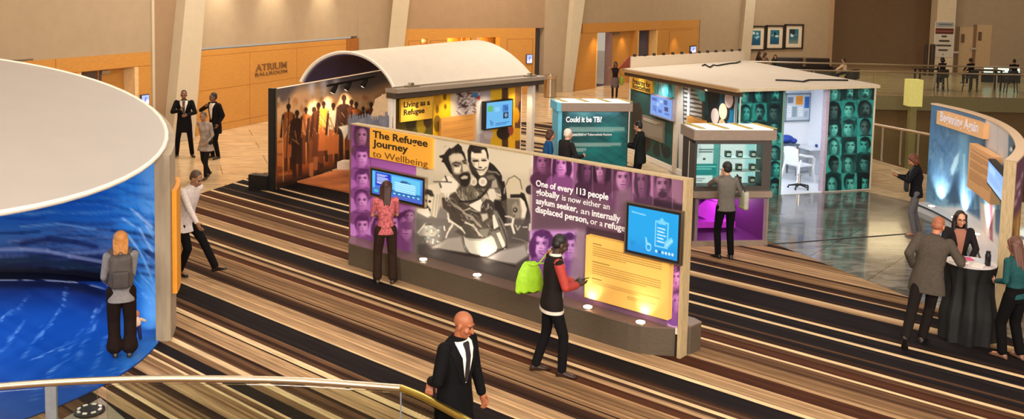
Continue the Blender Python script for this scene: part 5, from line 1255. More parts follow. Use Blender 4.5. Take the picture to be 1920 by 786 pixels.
# the kiosk that asks "Could it be TB?"
kt, TP_, TLn = kiosk('panel_kiosk', 'teal panel kiosk headed Could it be TB? with a lit canopy', (1.17, 21.0), (2.78, 21.25), .66, 2.22, 2.03)
mb = MB(); mb.pbox(TP_, .04, TLn, 0, 2.03, -.64, -.02); mesh('case', mb, M_black, kt)
mb = MB(); mb.pbox(TP_, -.03, .06, 0, 2.03, -.64, .02); mesh('cyan_side', mb, pm('cyan_side', (92, 178, 206), .4, var=.04), kt)
mb = MB(); mb.pbox(TP_, -.08, .02, 2.03, 2.225, -.68, .085); mesh('cyan_cap', mb, MATS['cyan_side'], kt)
cv = Cv(0, 0, 130, 150, 2, (14, 66, 70)); cv.grad(0, 0, 130, 120, (20, 58, 62), (14, 108, 110)); cv.noise(0, 0, 130, 100, 14, .03, .05, 3)
for (x, y, a, b, q_) in ((40, 8, 20, 10, (60, 96, 96)), (84, 30, 22, 16, (26, 110, 112)), (106, 50, 16, 30, (18, 128, 130)), (60, 74, 30, 14, (20, 130, 130)), (20, 60, 16, 30, (10, 50, 54))): cv.glow(x, y, a, b, q_, .7)
for (x0, y0, x1, y1, s_) in ((14, 28, 124, 38, 1), (14, 40, 44, 46, 2), (14, 58, 118, 66, 3), (14, 68, 48, 76, 4)):
    cv.rect(x0, y0, x1, y1, (120, 150, 146), .55, 3); cv.textlines(x0, y0 + 1, x1, y1, 3, (190, 206, 200), 1.1, .7, .8, s_)
plane_print('panel_print', TP_, .08, TLn - .02, .2, 2.0, -.01, cv, M_print, kt, 110, 120, photo=False)
mb = MB(); ptext(mb, TP_, 'Could it be TB?', (1061, 229.5), (1128, 228.5), .12, -.004, .02); mesh('heading_lettering', mb, M_whitetext, kt)
mb = MB(); ptext(mb, TP_, 'Increased Risk of Tuberculosis Factors', (1062, 254.5), (1147, 254), .05, -.004, .012); mesh('subheading_lettering', mb, M_whitetext, kt)
mb = MB(); mb.pbox(TP_, 0, TLn, 0, .2, -.02, .03); mesh('kick_strip', mb, M_greymid, kt)
light('AREA', 'canopy_underlight', TP_.pt(TLn / 2, 2.02, .06), 4, (235, 250, 255), 1.2, TP_.pt(TLn / 2, 1, -.05), sy=.08)
# ================================================================== round pavilion with the wave mural
RC = np.array([-7.7, 11.6, 0.]); RR = 3.15
rz_ = lambda x, y: 2.34 - .155 * (x + 5.24) + .13 * (y - 9.62)
rp = thing('round_pavilion', 'round pavilion with a sloping white disc roof and a blue wave mural', 'pavilion', tuple(RC))
def rc(th, r): return RC + np.array([r * math.cos(th), r * math.sin(th), 0])
th0, th1 = math.radians(8.0), math.radians(215.)
mb = MB(); n = 64; top = []; bot = []
ring_t, ring_b = [], []
for k in range(n):
    p = rc(2 * PI * k / n, RR + .06); z = rz_(p[0], p[1]); ring_t.append((p[0], p[1], z)); ring_b.append((p[0], p[1], z - .05))
mb.rings([ring_b, ring_t]); mesh('disc_roof', mb, pm('disc_canvas', (172, 166, 160), .6, var=.02, scale=2), rp)
mb = MB(); mb.tube([np.array(p) + [0, 0, -.012] for p in ring_t + ring_t[:1]], .03, 8, cap=False); mesh('roof_rim', mb, M_boardedge, rp, smooth=True)
mb = MB(); R = []
for k in range(70):
    th = th0 + (th1 - th0) * k / 69; a, b = rc(th, RR), rc(th, RR + .17)
    R.append([(a[0], a[1], 0), (b[0], b[1], 0), (b[0], b[1], rz_(b[0], b[1]) - .06), (a[0], a[1], rz_(a[0], a[1]) - .06)])
mb.rings(R); mesh('curved_wall', mb, pm('birch_ply', (160, 144, 120), .6, var=.10, scale=5, stretch=(1, 1, .25)), rp, smooth=True, sharp=40)
mb = MB(); a = rc(th0, RR - .012); b = rc(th0, RR + .175); t_ = np.array([math.sin(th0), -math.cos(th0), 0]) * .05
zt = rz_(a[0], a[1]) - .07
mb.prism([a[:2], b[:2], (b + t_ * .6)[:2], (b + t_ - (b - a) * .25)[:2], (a + t_)[:2]], 0, zt); mesh('end_post', mb, pm('post_ply', (150, 134, 112), .55, var=.14, scale=6, stretch=(3, 3, .3)), rp)
mb = MB(); R = []
for k in range(8):
    th = math.radians(9.5 + 15 * k / 7); a, b = rc(th, RR + .175), rc(th, RR + .235)
    R.append([(a[0], a[1], .6), (b[0], b[1], .6), (b[0], b[1], 2.0), (a[0], a[1], 2.0)])
mb.rings(R); mesh('amber_side_board', mb, pm('amber_side', (226, 152, 48), .45, var=.04), rp)
cv = Cv(-40, 270, 330, 800, 1.6, (20, 70, 160))
cv.grad(-40, 270, 330, 400, (24, 112, 206), (18, 96, 190)); cv.grad(-40, 400, 330, 440, (18, 96, 190), (58, 112, 178)); cv.grad(-40, 440, 330, 478, (58, 112, 178), (60, 84, 140)); cv.grad(-40, 478, 330, 512, (30, 44, 92), (8, 10, 30)); cv.grad(-40, 512, 330, 528, (8, 10, 30), (6, 8, 26))
cv.poly([(200, 270), (330, 270), (330, 620), (262, 620), (250, 520), (225, 430)], (56, 146, 224), .95, 30); cv.poly([(262, 300), (330, 280), (330, 620), (274, 620)], (120, 184, 236), .85, 24)
r_ = random.Random(21)
for i in range(190):
    x = r_.uniform(-40, 300); y = r_.uniform(330, 510); l = r_.uniform(20, 110); rise = max(0, (x - 130)) * .0022
    pts = [(x + l * q / 5, y + (l * q / 5) * (rise - .02) + 1.5 * math.sin(q + x)) for q in range(6)]
    d = (y - 330) / 180
    c = r_.choice(((20, 90, 180), (70, 140, 205), (14, 60, 140), (110, 160, 210), (36, 116, 196))) if d < .5 else r_.choice(((60, 90, 150), (20, 36, 84), (12, 18, 50), (126, 138, 180), (30, 52, 110)))
    cv.line(pts, r_.uniform(1, 6), c, r_.uniform(.25, .6), r_.uniform(2, 5))
for pts, w_, c in (([(-40, 470), (40, 467), (90, 471), (130, 480), (195, 492)], 6, (150, 160, 200)), ([(-40, 438), (40, 437), (75, 434)], 5, (14, 40, 96)), ([(40, 458), (90, 448), (140, 453), (180, 463)], 9, (20, 34, 84)), ([(-40, 496), (60, 486), (140, 498), (200, 512)], 12, (20, 40, 66)), ([(-40, 512), (80, 506), (200, 520)], 12, (6, 8, 24)), ([(40, 425), (110, 420), (180, 430)], 4, (120, 170, 220)), ([(230, 410), (262, 430), (285, 470)], 4, (190, 220, 246)), ([(238, 440), (262, 470), (284, 520)], 5, (150, 206, 246)), ([(255, 400), (284, 425)], 5, (214, 226, 246))):
    cv.line(pts, w_, c, .75, 3)
for i in range(50):
    x = r_.uniform(236, 284); y = r_.uniform(380, 560); cv.line([(x, y), (x + 14, y + r_.uniform(10, 24))], r_.uniform(1, 3), r_.choice(((200, 226, 250), (24, 110, 200), (90, 180, 240), (30, 130, 214))), .6, 2)
# floor half
cv.poly([(-40, 526), (100, 525), (150, 530), (200, 545), (240, 575), (262, 616), (330, 616), (330, 800), (-40, 800)], (10, 40, 112), 1, 2)
cv.poly([(-40, 560), (120, 560), (210, 590), (250, 640), (330, 640), (330, 800), (-40, 800)], (14, 74, 164), .95, 50); cv.poly([(-40, 527), (100, 526), (160, 533), (200, 548), (190, 556), (110, 540), (-40, 540)], (10, 14, 50), .9, 10)
cv.poly([(215, 570), (262, 616), (330, 612), (330, 800), (230, 700)], (60, 130, 206), .6, 30); cv.noise(-40, 540, 330, 790, 9, .012, .02, 5)
for a, b in ((-20, 8), (13, 35), (41, 58), (83, 147), (171, 196)): cv.line([(a, 525.5 + max(0, a - 90) ** 2 * .0014), (b, 525.5 + max(0, b - 90) ** 2 * .0014)], 2, (214, 222, 240), .95)
zq = zt_(0, 480, 3.276)
foam = [[(410, 190), (392, 290), (340, 370), (270, 460), (220, 510), (150, 615)], [(185, 235), (110, 320), (40, 360), (-30, 420)], [(150, 400), (90, 470), (60, 530), (-20, 610)], [(645, 290), (590, 350), (550, 430)], [(510, 450), (440, 550), (390, 650), (330, 690), (270, 770), (200, 880)], [(665, 470), (630, 580), (580, 700), (520, 800)], [(600, 400), (540, 480), (490, 590), (480, 640)], [(800, 640), (750, 730), (700, 840)], [(700, 660), (690, 740), (640, 830)], [(420, 540), (300, 590), (200, 640)]]
for f_ in foam:
    p = zq(f_)
    cv.line(p, 1.2, (84, 140, 214), .7, 2)
    for (x0, y0), (x1, y1) in zip(p, p[1:]):
        for k in range(11):
            t = r_.random(); x = x0 + (x1 - x0) * t + r_.gauss(0, 2.2); y = y0 + (y1 - y0) * t + r_.gauss(0, 2.2)
            cv.line([(x, y), (x - r_.uniform(0, 5), y + r_.uniform(2, 8))], r_.uniform(.5, 1.6), r_.choice(((130, 176, 236), (80, 140, 216), (170, 204, 246))), r_.uniform(.3, .75), 1.2)
# curved print
nt_, nz_ = 240, 110; P = np.empty((nz_ + 1, nt_ + 1, 3))
for i in range(nt_ + 1):
    th = th0 + (th1 - th0) * i / nt_; p = rc(th, RR - .004); zt = rz_(p[0], p[1]) - .06
    for j in range(nz_ + 1): P[j, i] = (p[0], p[1], .012 + (zt - .012) * j / nz_)
q = P - _C; w_ = q @ _F
grid_print('wave_print', P, cv.sample(CX + FOC * (q @ _R) / w_, CY + FOC * (q @ _D) / w_), M_print, rp)
nr_, nt_ = 90, 200; P = np.empty((nr_ + 1, nt_ + 1, 3))
for i in range(nt_ + 1):
    for j in range(nr_ + 1):
        p = rc(2 * PI * i / nt_, (RR + .03) * j / nr_ if j else .01); P[j, i] = (p[0], p[1], .014)
q = P - _C; w_ = q @ _F
grid_print('floor_print', P, cv.sample(CX + FOC * (q @ _R) / w_, CY + FOC * (q @ _D) / w_), vcm('floor_vinyl', .3, spec=.5), rp)
mb = MB(); mb.cyl(RC, RR + .04, .001, .012, 72); mesh('floor_disc', mb, pm('navy_edge', (20, 50, 110), .4), rp)
q = rc(math.radians(60), 1.6)
light('AREA', 'pavilion_light', (-7.3, 11.6, 2.3), 70, (235, 240, 255), 2.2, (-7.1, 11.9, 0))
light('SPOT', 'pavilion_wall_light', (-5.9, 11.2, 2.25), 90, (240, 246, 255), .1, (-5.2, 13.4, .9), 95, .9)
# the little figurine at the foot of the wall
f0 = at(257, 641, 0); fg = thing('figurine', 'small figurine in an orange and white top at the foot of the wave mural', 'figurine', (f0[0], f0[1], .02))
mb = MB(); mb.cap((-.03, 0, .02), (-.025, 0, .19), .022, .03, 8); mb.cap((.035, .03, .02), (.025, 0, .19), .022, .03, 8); mesh('trousers', mb, pm('figurine_navy', (30, 34, 80), .6), fg, smooth=True, local=True)
mb = MB(); mb.ell((0, 0, .25), (.055, .04, .075)); mb.cap((-.05, 0, .29), (-.08, .04, .22), .02, .016, 8); mb.cap((.05, 0, .29), (.09, .05, .25), .02, .016, 8); mesh('top', mb, pm('figurine_pale', (236, 196, 160), .6), fg, smooth=True, local=True)
mb = MB(); mb.ell((0, 0, .36), (.036, .038, .044)); mesh('head', mb, pm('figurine_orange', (206, 120, 66), .6), fg, smooth=True, local=True)

# ================================================================== curved "Beginning Again" wall
BH = 2.38
bp = [np.array(p, float) for p in [(9.50, 21.6), (9.56, 20.94), (9.67, 19.84), (9.56, 18.5), (9.08, 16.8), (8.25, 14.96), (7.36, 13.6), (6.9, 13.0)]]
def cat(t):
    i = min(int(t), len(bp) - 4); f = t - i; a, b, c, d = bp[i:i + 4]
    return .5 * ((2 * b) + (c - a) * f + (2 * a - 5 * b + 4 * c - d) * f * f + (3 * b - a - 3 * c + d) * f ** 3)
NB = 110; bc = [cat(5 * k / NB) for k in range(NB + 1)]
bn = []
for k in range(NB + 1):
    d = bc[min(k + 1, NB)] - bc[max(k - 1, 0)]; d /= np.linalg.norm(d); bn.append(np.array([d[1], -d[0]]))    # towards the inside of the curve
if bn[40] @ (np.array([5., 17.]) - bc[40]) < 0: bn = [-x for x in bn]
bw = thing('curved_exhibit_wall', 'curved blue exhibit wall headed Beginning Again with a pale rim', 'exhibit wall', (bc[55][0], bc[55][1], 0))
def bq(k, o, z): p = bc[k] + bn[k] * o; return (p[0], p[1], z)
mb = MB(); mb.rings([[bq(k, 0, 0), bq(k, -.12, 0), bq(k, -.12, BH), bq(k, 0, BH)] for k in range(NB + 1)]); mesh('core', mb, M_boardedge, bw, smooth=True, sharp=40)
mb = MB(); mb.rings([[bq(k, .02, BH), bq(k, -.14, BH), bq(k, -.14, BH + .03), bq(k, .02, BH + .03)] for k in range(NB + 1)]); mesh('top_rim', mb, pm('rim_peach', (216, 190, 160), .5, var=.05), bw, smooth=True, sharp=40)
e = bc[NB]; dv = bc[NB] - bc[NB - 2]; dv /= np.linalg.norm(dv); nv = bn[NB]
mb = MB(); mb.prism([e + nv * .02, e - nv * .14, e - nv * .14 + dv * .08, e + nv * .02 + dv * .08], 0, BH + .03); mesh('end_post', mb, M_timber, bw)
cv = Cv(1720, 180, 1920, 640, 2, (80, 120, 156))
cv.grad(1720, 180, 1920, 330, (78, 112, 150), (88, 130, 168)); cv.grad(1720, 330, 1920, 392, (88, 130, 168), (122, 172, 204))
r_ = random.Random(8)
for i in range(120):
    x = r_.uniform(1738, 1816); y = r_.uniform(225, 385); a = r_.uniform(.9, 2.0); l = r_.uniform(6, 22); cv.line([(x, y), (x + l * math.cos(a), y + l * math.sin(a))], r_.uniform(1, 5), r_.choice(((50, 80, 116), (96, 134, 164), (130, 168, 192), (58, 92, 128), (84, 120, 152))), .45, 3)
cv.poly([(1782, 318), (1790, 296), (1800, 282), (1796, 306), (1786, 332)], (176, 214, 232), .9, 2); cv.poly([(1786, 330), (1800, 318), (1804, 382), (1778, 382)], (54, 84, 116), .7, 5)
cv.poly([(1798, 250), (1816, 252), (1812, 380), (1800, 390)], (112, 166, 200), .7, 6); cv.line([(1808, 290), (1806, 385)], 3, (176, 214, 234), .7, 2); cv.line([(1765, 300), (1770, 385)], 5, (130, 170, 190), .5, 4)
for x in (1816, 1822, 1832, 1838): cv.line([(x, 360), (x + 4, 420)], 4, r_.choice(((60, 96, 150), (150, 190, 214))), .7, 3)
cv.poly([(1848, 215), (1892, 230), (1890, 310), (1848, 300)], (206, 202, 204), 1, 1.5); cv.line([(1872, 225), (1868, 310)], 1.4, (180, 176, 180), .8)
cv.poly([(1892, 235), (1912, 255), (1905, 300), (1890, 300)], (84, 116, 140), 1, 2); cv.ell(1896, 280, 3, 4, (226, 226, 226)); cv.ell(1901, 277, 3, 5, (30, 40, 50))
cv.poly([(1735, 388), (1800, 388), (1850, 420), (1900, 470), (1900, 640), (1735, 640)], (222, 222, 224), .95, 8); cv.poly([(1838, 380), (1866, 390), (1866, 640), (1838, 600)], (226, 214, 210), .95, 3); cv.line([(1858, 385), (1860, 600)], 6, (150, 70, 90), .9, 1.5)  # white foot of the print paints in the glare of the plinth spots
P = np.empty((91, NB + 1, 3))
for k in range(NB + 1):
    for j in range(91): P[j, k] = bq(k, .004, BH * j / 90)
q = P - _C; w_ = q @ _F
grid_print('mural_print', P, cv.sample(CX + FOC * (q @ _R) / w_, CY + FOC * (q @ _D) / w_), M_print, bw)
cvo = Cv(0, 0, 100, 60, 2, (84, 40, 70)); cvo.rect(0, 22, 60, 60, (150, 106, 44)); cvo.rect(6, 26, 16, 60, (90, 60, 36)); cvo.rect(26, 24, 34, 60, (190, 140, 60)); cvo.line([(0, 12), (40, 8)], 2, (190, 160, 180), .8); cvo.line([(0, 17), (30, 14)], 2, (190, 160, 180), .8); cvo.rect(60, 0, 100, 60, (70, 34, 60))
P = np.empty((31, 41, 3))
for i in range(41):
    k = NB - i
    for j in range(31): P[j, i] = bq(k, -.124, .02 + (BH - .04) * (1 - j / 30))
u_, v_ = np.meshgrid(np.linspace(0, 100, 41), np.linspace(0, 60, 31)); grid_print('outer_print', P, cvo.sample(u_, v_), M_print, bw)
# low plinth inside the curve, with uplights
k0, k1 = 2, 100
mb = MB(); mb.rings([[bq(k, .0, 0), bq(k, .36, 0), bq(k, .36, .16), bq(k, .0, .16)] for k in range(k0, k1)]); mesh('plinth', mb, pm('pale_plinth', (214, 212, 212), .35, var=.03), bw, smooth=True, sharp=40)
mb = MB(); mb.tube([bq(k, .37, .145) for k in range(k0, k1)], .018, 6); mesh('plinth_edge', mb, M_black, bw)
for u, v in ((1747, 392), (1830, 446), (1790, 418)):
    kk_ = min(range(NB), key=lambda k: abs(proj(bq(k, .2, .16))[0] - u)); p = bq(kk_, .2, .16)
    mb = MB(); mb.cyl(p, .08, .155, .175, 16); lm = mesh('uplight', mb, M_steel, bw); mb = MB(); mb.cyl(p, .065, .175, .182, 16); mesh('lamp_lens', mb, M_lampglow, lm)
    light('SPOT', 'uplight_beam', (p[0], p[1], .22), 110, (250, 246, 240), .04, bq(kk_, 0, 1.1), 90, .9)
def chord(u0, u1, zz=1.9):
    ka = min(range(NB), key=lambda k: abs(proj(bq(k, .05, zz))[0] - u0) + (1e6 if bc[k][1] < 14.6 else 0)); kb = min(range(NB), key=lambda k: abs(proj(bq(k, .05, zz))[0] - u1) + (1e6 if bc[k][1] < 14.6 else 0))
    return plane2(bc[ka], bc[kb]), ka, kb
b1, ka, kb = chord(1757, 1845, 2.1)
bd, s0, s1, z0, z1 = board(b1, 1757, 207.5, 1843, 261, -.06, .20, M_peach, bw, 'heading_board')
mb = MB(); ptext(mb, b1, 'Beginning Again', (1763, 226), (1834, 249), .2, .145, .02); mesh('heading_lettering', mb, pm('lilac_lettering', (246, 238, 250), .5), bd)
b2, ka, kb = chord(1816, 1872, 1.5)
s0, z1 = b2.px(1818, 268, .16); s1, z0 = b2.px(1857, 384, .16)
mb = MB(); mb.pbox(b2, s0, s1, z0, z1, .0, .16); bd = mesh('text_board', mb, M_peach, bw)
cvb = Cv(0, 0, 60, 100, 2, (232, 178, 120)); cvb.textlines(5, 8, 50, 12, 1, (150, 96, 56), 1.6, .9, 1, 2)
for y, n_ in ((16, 4), (34, 5), (56, 7)): cvb.textlines(5, y, 56, y + n_ * 3.4, n_, (150, 96, 56), 1.4, .85, .6, y)
plane_print('board_print', b2, s0 + .02, s1 - .02, z0 + .02, z1 - .02, .164, cvb, M_print, bd, 50, 80, photo=False)
def scr5(c): c.a[:] = (140, 182, 236); c.grad(0, 0, 140, 96, (120, 166, 230), (160, 196, 240)); c.rect(10, 10, 70, 40, (160, 200, 244)); c.textlines(14, 50, 120, 80, 4, (110, 150, 214), 4, .7, .7, 3)
b3, ka, kb = chord(1852, 1892, 1.7)
monitor(b3, 1853.5, 297, 1879, 382, .07, 'lit pale blue screen at the post end of the curved exhibit wall', scr5, 30, 30, th=.14, frame=False)

# ================================================================== foreground balustrade
rail_px = [(-90, 736), (0, 725), (130, 716), (270, 711), (400, 711), (560, 714.5), (752, 728)]
rail2_px = [(752, 728), (800, 748), (870, 786), (960, 838), (1040, 884)]
bz = thing('balustrade', 'curved metal handrail over glass panels in front of the striped carpet', 'railing', at(400, 711, 1.0) * [1, 1, 0])
r1 = [at(u, v, 1.0) for u, v in rail_px]; r2 = [at(u, v, 1.0) for u, v in rail2_px]
def dens(pts, m=8):
    out = []
    for i in range(len(pts) - 1):
        a, b, c, d = pts[max(0, i - 1)], pts[i], pts[i + 1], pts[min(len(pts) - 1, i + 2)]
        for k in range(m):
            f = k / m; out.append(.5 * ((2 * b) + (c - a) * f + (2 * a - 5 * b + 4 * c - d) * f * f + (3 * b - a - 3 * c + d) * f ** 3))
    return out + [pts[-1]]
R1, R2 = dens(r1), dens(r2)
mb = MB(); mb.tube(R1, .034, 14); mesh('handrail', mb, M_brass, bz, smooth=True)
mb = MB(); mb.tube(R2, .034, 14); mesh('stair_handrail', mb, pm('yellow_brass', (210, 186, 96), .3, metal=1., var=.05), bz, smooth=True)
def glasswall(pts, z0, z1, th=.012):
    mb = MB(); R = []
    for i, p in enumerate(pts):
        d = pts[min(i + 1, len(pts) - 1)] - pts[max(i - 1, 0)]; d[2] = 0; d /= np.linalg.norm(d); n_ = np.array([-d[1], d[0], 0]) * th / 2
        a, b = p - n_, p + n_; R.append([(a[0], a[1], z0), (b[0], b[1], z0), (b[0], b[1], z1), (a[0], a[1], z1)])
    return mb.rings(R)
cut = 20
mesh('glass_panel', glasswall(R1[:cut], .06, .95), M_glass, bz); mesh('glass_panel', glasswall(R1[cut:], .06, .95), M_glass, bz); mesh('glass_panel', glasswall(R2, .06, .95), M_glass, bz)
mb = MB(); mb.rings([[(p[0] + a, p[1] + b, z) for a, b, z in ((-.04, -.04, 0), (.04, .04, 0), (.04, .04, .1), (-.04, -.04, .1))] for p in R1 + R2[1:]]); mesh('base_shoe', mb, M_steel, bz)
for u in (95, 752):  # wide grey post imitates a reflection; the thin one marks a glass joint
    p = min(R1, key=lambda p: abs(proj(p)[0] - u)); mb = MB(); mb.pbox(Plane(p[:2], (1, .05)), -.05 if u < 700 else -.006, .05 if u < 700 else .006, .0, .97, -.02, .02); mesh('post', mb, pm('grey_steel_post', (150, 160, 172), .35, metal=.6), bz)
# added slab and disc imitating reflections in the balustrade glass
a, b, c = at(95, 800, 0), at(188, 747, 0), at(250, 800, 0)
mb = MB(); mb.slab([a, b, c, c + (a - b) * .3], (0, 0, .008)); tag(mesh('reflection_slab', mb, pm('reflection_slab', (150, 136, 116), .4, var=.1)), 'pale stone corner inlay in the carpet below the balustrade', 'floor inlay')
p = at(168, 774, 0); fl = thing('reflection_disc', 'round recessed floor light set in the pale stone inlay', 'lamp', (p[0], p[1], .01))
mb = MB(); mb.lathe((0, 0), [(.13, 0), (.16, 0), (.16, .02), (.10, .035), (.07, .022)], 24); mesh('bezel_ring', mb, M_black, fl, smooth=True, local=True)
for k in range(8):
    a_ = 2 * PI * k / 8; mb = MB(); mb.rbox((.115 * math.cos(a_), .115 * math.sin(a_), .034), (.03, .05, .016), Matrix.Rotation(a_, 3, 'Z') and np.array(Matrix.Rotation(a_, 3, 'Z')), .006, 2); mesh('reflector_fin', mb, M_white, fl, local=True)

# ================================================================== litter bin, cocktail table
p = at(1031, 182, 0); cn = thing('litter_bin', 'cylindrical brushed steel litter bin against the far pier', 'bin', tuple(p))
mb = MB(); mb.lathe((0, 0), [(.26, 0), (.28, .02), (.28, .8), (.265, .81)], 28); mesh('body', mb, M_steel, cn, smooth=True, local=True)
mb = MB(); mb.lathe((0, 0), [(.27, .81), (.285, .83), (.285, .97), (.25, 1.0), (.14, 1.0), (.13, .93)], 28); mesh('lid', mb, M_steel, cn, smooth=True, local=True)
TC = np.array([6.52, 12.78]); tk = thing('cocktail_table', 'high round cocktail table under a floor-length black cloth', 'table', (TC[0], TC[1], 0))
mb = MB(); R = []
for j in range(15):
    z = 1.08 * (1 - j / 14); ring = []
    for k in range(72):
        a = 2 * PI * k / 72; amp = .035 * min(1, j / 4); r = .34 - .05 * math.sin(min(1, j / 9) * PI) + amp * math.sin(9 * a + .6 * math.sin(2 * a)) + .012 * math.sin(17 * a + j * .2)
        if j == 0: r = .34
        ring.append((r * math.cos(a), r * math.sin(a), z + .004))
    R.append(ring)
mb.rings(R[::-1]); mesh('black_cloth', mb, pm('black_cloth', (18, 17, 17), .75, var=.2), tk, smooth=True, local=True, sharp=60)
mb = MB(); mb.cyl((0, 0), .33, 1.084, 1.092, 40); mesh('white_runner', mb, pm('printed_table_top', (214, 206, 206), .5, var=.12, scale=6), tk, local=True)
def on_table(dx, dy, h=1.093): return (TC[0] + dx, TC[1] + dy, h)
mb = MB(); mb.lathe((0, 0), [(.03, 0), (.038, .01), (.038, .15), (.03, .17), (.03, .2), (.024, .205)], 18); o = mesh('water_flask', mb, pm('dark_flask', (24, 26, 34), .3), None, smooth=True); setm(o, on_table(.16, -.14)); tag(o, 'dark flask standing on the cocktail table by the suited man\'s hand', 'flask')
r_ = random.Random(3)
for k, (dx, dy, c, nm, lab) in enumerate(((-.17, -.02, (236, 232, 230), 'leaflet', 'white leaflet lying flat on the cocktail table nearest the suited man'), (-.01, .16, (206, 90, 140), 'booklet', 'pink booklet on the cocktail table in front of the woman in glasses'), (.02, -.17, (232, 226, 220), 'leaflet', 'white leaflet on the cocktail table edge facing the carpet'), (.19, .06, (196, 206, 214), 'booklet', 'pale blue booklet on the far edge of the cocktail table'))):
    mb = MB(); mb.rbox((0, 0, .007), (.15, .2, .014), np.array(Matrix.Rotation(.5 + k, 3, 'Z')), .004, 2); mb2 = mesh(nm, mb, pm('paper_%d' % k, c, .5, var=.06)); setm(mb2, on_table(dx, dy)); tag(mb2, lab, 'paper')

# ================================================================== gallery pictures, far lounge and the void
for k, (a, b, c, d) in enumerate(((1401, 48, 1433, 95), (1436, 47, 1468, 93), (1471, 45, 1504, 92))):
    (s0, z1), (s1, z0) = PF.px(a, b), PF.px(c, d)
    t = thing('framed_picture', ('framed picture of a teal scene, beside the slanted fin', 'framed picture of a blue scene, between two other frames', 'framed picture of a grey and teal scene, nearest the wall corner')[k], 'picture', PF.pt((s0 + s1) / 2, z0, 0), group='gallery pictures')
    w_ = .1
    for a_, b_, c_, d_ in ((s0, s1, z0, z0 + w_), (s0, s1, z1 - w_, z1), (s0, s0 + w_, z0 + w_, z1 - w_), (s1 - w_, s1, z0 + w_, z1 - w_)):
        pass
    mb = MB()
    for a_, b_, c_, d_ in ((s0, s1, z0, z0 + w_), (s0, s1, z1 - w_, z1), (s0, s0 + w_, z0, z1), (s1 - w_, s1, z0, z1)): mb.pbox(PF, a_, b_, c_, d_, .005, .09)
    mesh('frame', mb, pm('dark_frame', (44, 32, 26), .4), t)
    c_ = Cv(0, 0, 60, 90, 1.5, (214, 200, 176)); c_.rect(13, 14, 47, 74, (38, 104, 128)); c_.grad(13.5, 44, 46.5, 73, (30, 92, 120), (24, 70, 104) if k < 2 else (120, 130, 122), 1)
    if k == 0: c_.ell(20, 24, 5, 6, (200, 214, 220)); c_.ell(34, 26, 5, 5, (170, 200, 214)); c_.poly([(24, 40), (40, 34), (44, 40), (32, 50)], (140, 180, 196))
    if k == 1: c_.ell(30, 34, 4, 12, (16, 30, 50)); c_.ell(38, 40, 8, 5, (180, 206, 214)); c_.ell(22, 36, 5, 5, (110, 150, 170))
    if k == 2: c_.rect(14, 15, 34, 32, (40, 46, 50)); c_.ell(24, 40, 6, 7, (206, 216, 218)); c_.ell(38, 38, 6, 5, (70, 120, 130)); c_.ell(28, 34, 4, 4, (20, 24, 28))
    plane_print('picture_print', PF, s0 + w_, s1 - w_, z0 + w_, z1 - w_, .03, c_, M_print, t, 36, 44, photo=False)
# void: slab edge, lower wall and floor
mb = MB(); mb.box((24.7, 45.33, -.34), (31.4, .3, .68)); struct('trim_3', mb, pm('slab_edge', (132, 122, 84), .6))
mb = MB(); mb.box((24, 45.7, -3.2), (34, .4, 5.2)); struct('wall_lower', mb, pm('lower_wall', (122, 96, 62), .8))
mb = MB(); mb.box((24, 36, -4.4), (34, 22, .2)); struct('floor_lower', mb, pm('lower_floor', (110, 92, 64), .6))
mb = MB(); mb.slab([(10.85, 27.2, -.3), (9.9, 30.5, -.3), (9.3, 45.5, -.3), (9.3, 45.5, -4.4), (9.9, 30.5, -4.4), (10.85, 27.2, -4.4)], (-.2, 0, 0)); struct('wall_lower_side', mb, MATS['lower_wall'])
def glass_rail(label, pts, h, name='glass_railing', rails=(0,), dark=False, cat='railing'):
    t = thing(name, label, cat, tuple(np.mean(pts, 0)))
    for z in rails:
        mb = MB(); mb.tube([p + [0, 0, h - z] for p in pts], .04, 10); mesh('handrail', mb, M_brass if not dark else M_steel, t, smooth=True)
    mesh('glass_panel', glasswall(pts, .05, h - .08), M_glass, t)
    return t
gp = [np.array([x, y, 0.]) for x, y in ((10.0, 30.2), (10.35, 28.9), (10.86, 27.25), (11.68, 25.4), (12.6, 22.6), (12.95, 21.2))]
nr = glass_rail('glass railing beside the stair void behind the black-jacketed woman', gp, 1.02)
for u in (1656, 1689, 1722):
    p = min(dens(gp, 14), key=lambda p: abs(proj(p + [0, 0, .5])[0] - u)); mb = MB(); mb.box((p[0], p[1], .5), (.05, .05, 1.0)); mesh('post', mb, M_steel, nr)
fp_ = [np.array([x, 45.75, 0.]) for x in np.linspace(10.5, 34, 9)]
fr = glass_rail('long glass railing on the far edge of the stair void in front of the lounge', fp_, 1.12, rails=(0, -.36))
for x in (12, 15, 18, 21, 24, 27, 30):
    mb = MB(); mb.box((x, 45.75, .55), (.05, .05, 1.1)); mesh('post', mb, M_steel, fr)
lt_ = thing('reflection_box', 'tall yellow lit lantern rising beyond the near glass railing', 'lamp', tuple(aty(1711, 200, 43.5) * [1, 1, 0] + [0, 0, -4.3]))
c_ = aty(1711, 200, 43.5)  # added glowing box on a post, imitating a yellow reflection
mb = MB(); mb.box((c_[0], 43.5, .36), (.62, .62, 1.25)); mesh('glowing_box', mb, pm('glowing_box_yellow', (214, 204, 120), .6, emit=.35, ecol=(226, 214, 120)), lt_)
mb = MB(); mb.box((c_[0], 43.5, -2.3), (.3, .3, 4.0)); mesh('post', mb, pm('box_post', (150, 140, 90), .5), lt_)
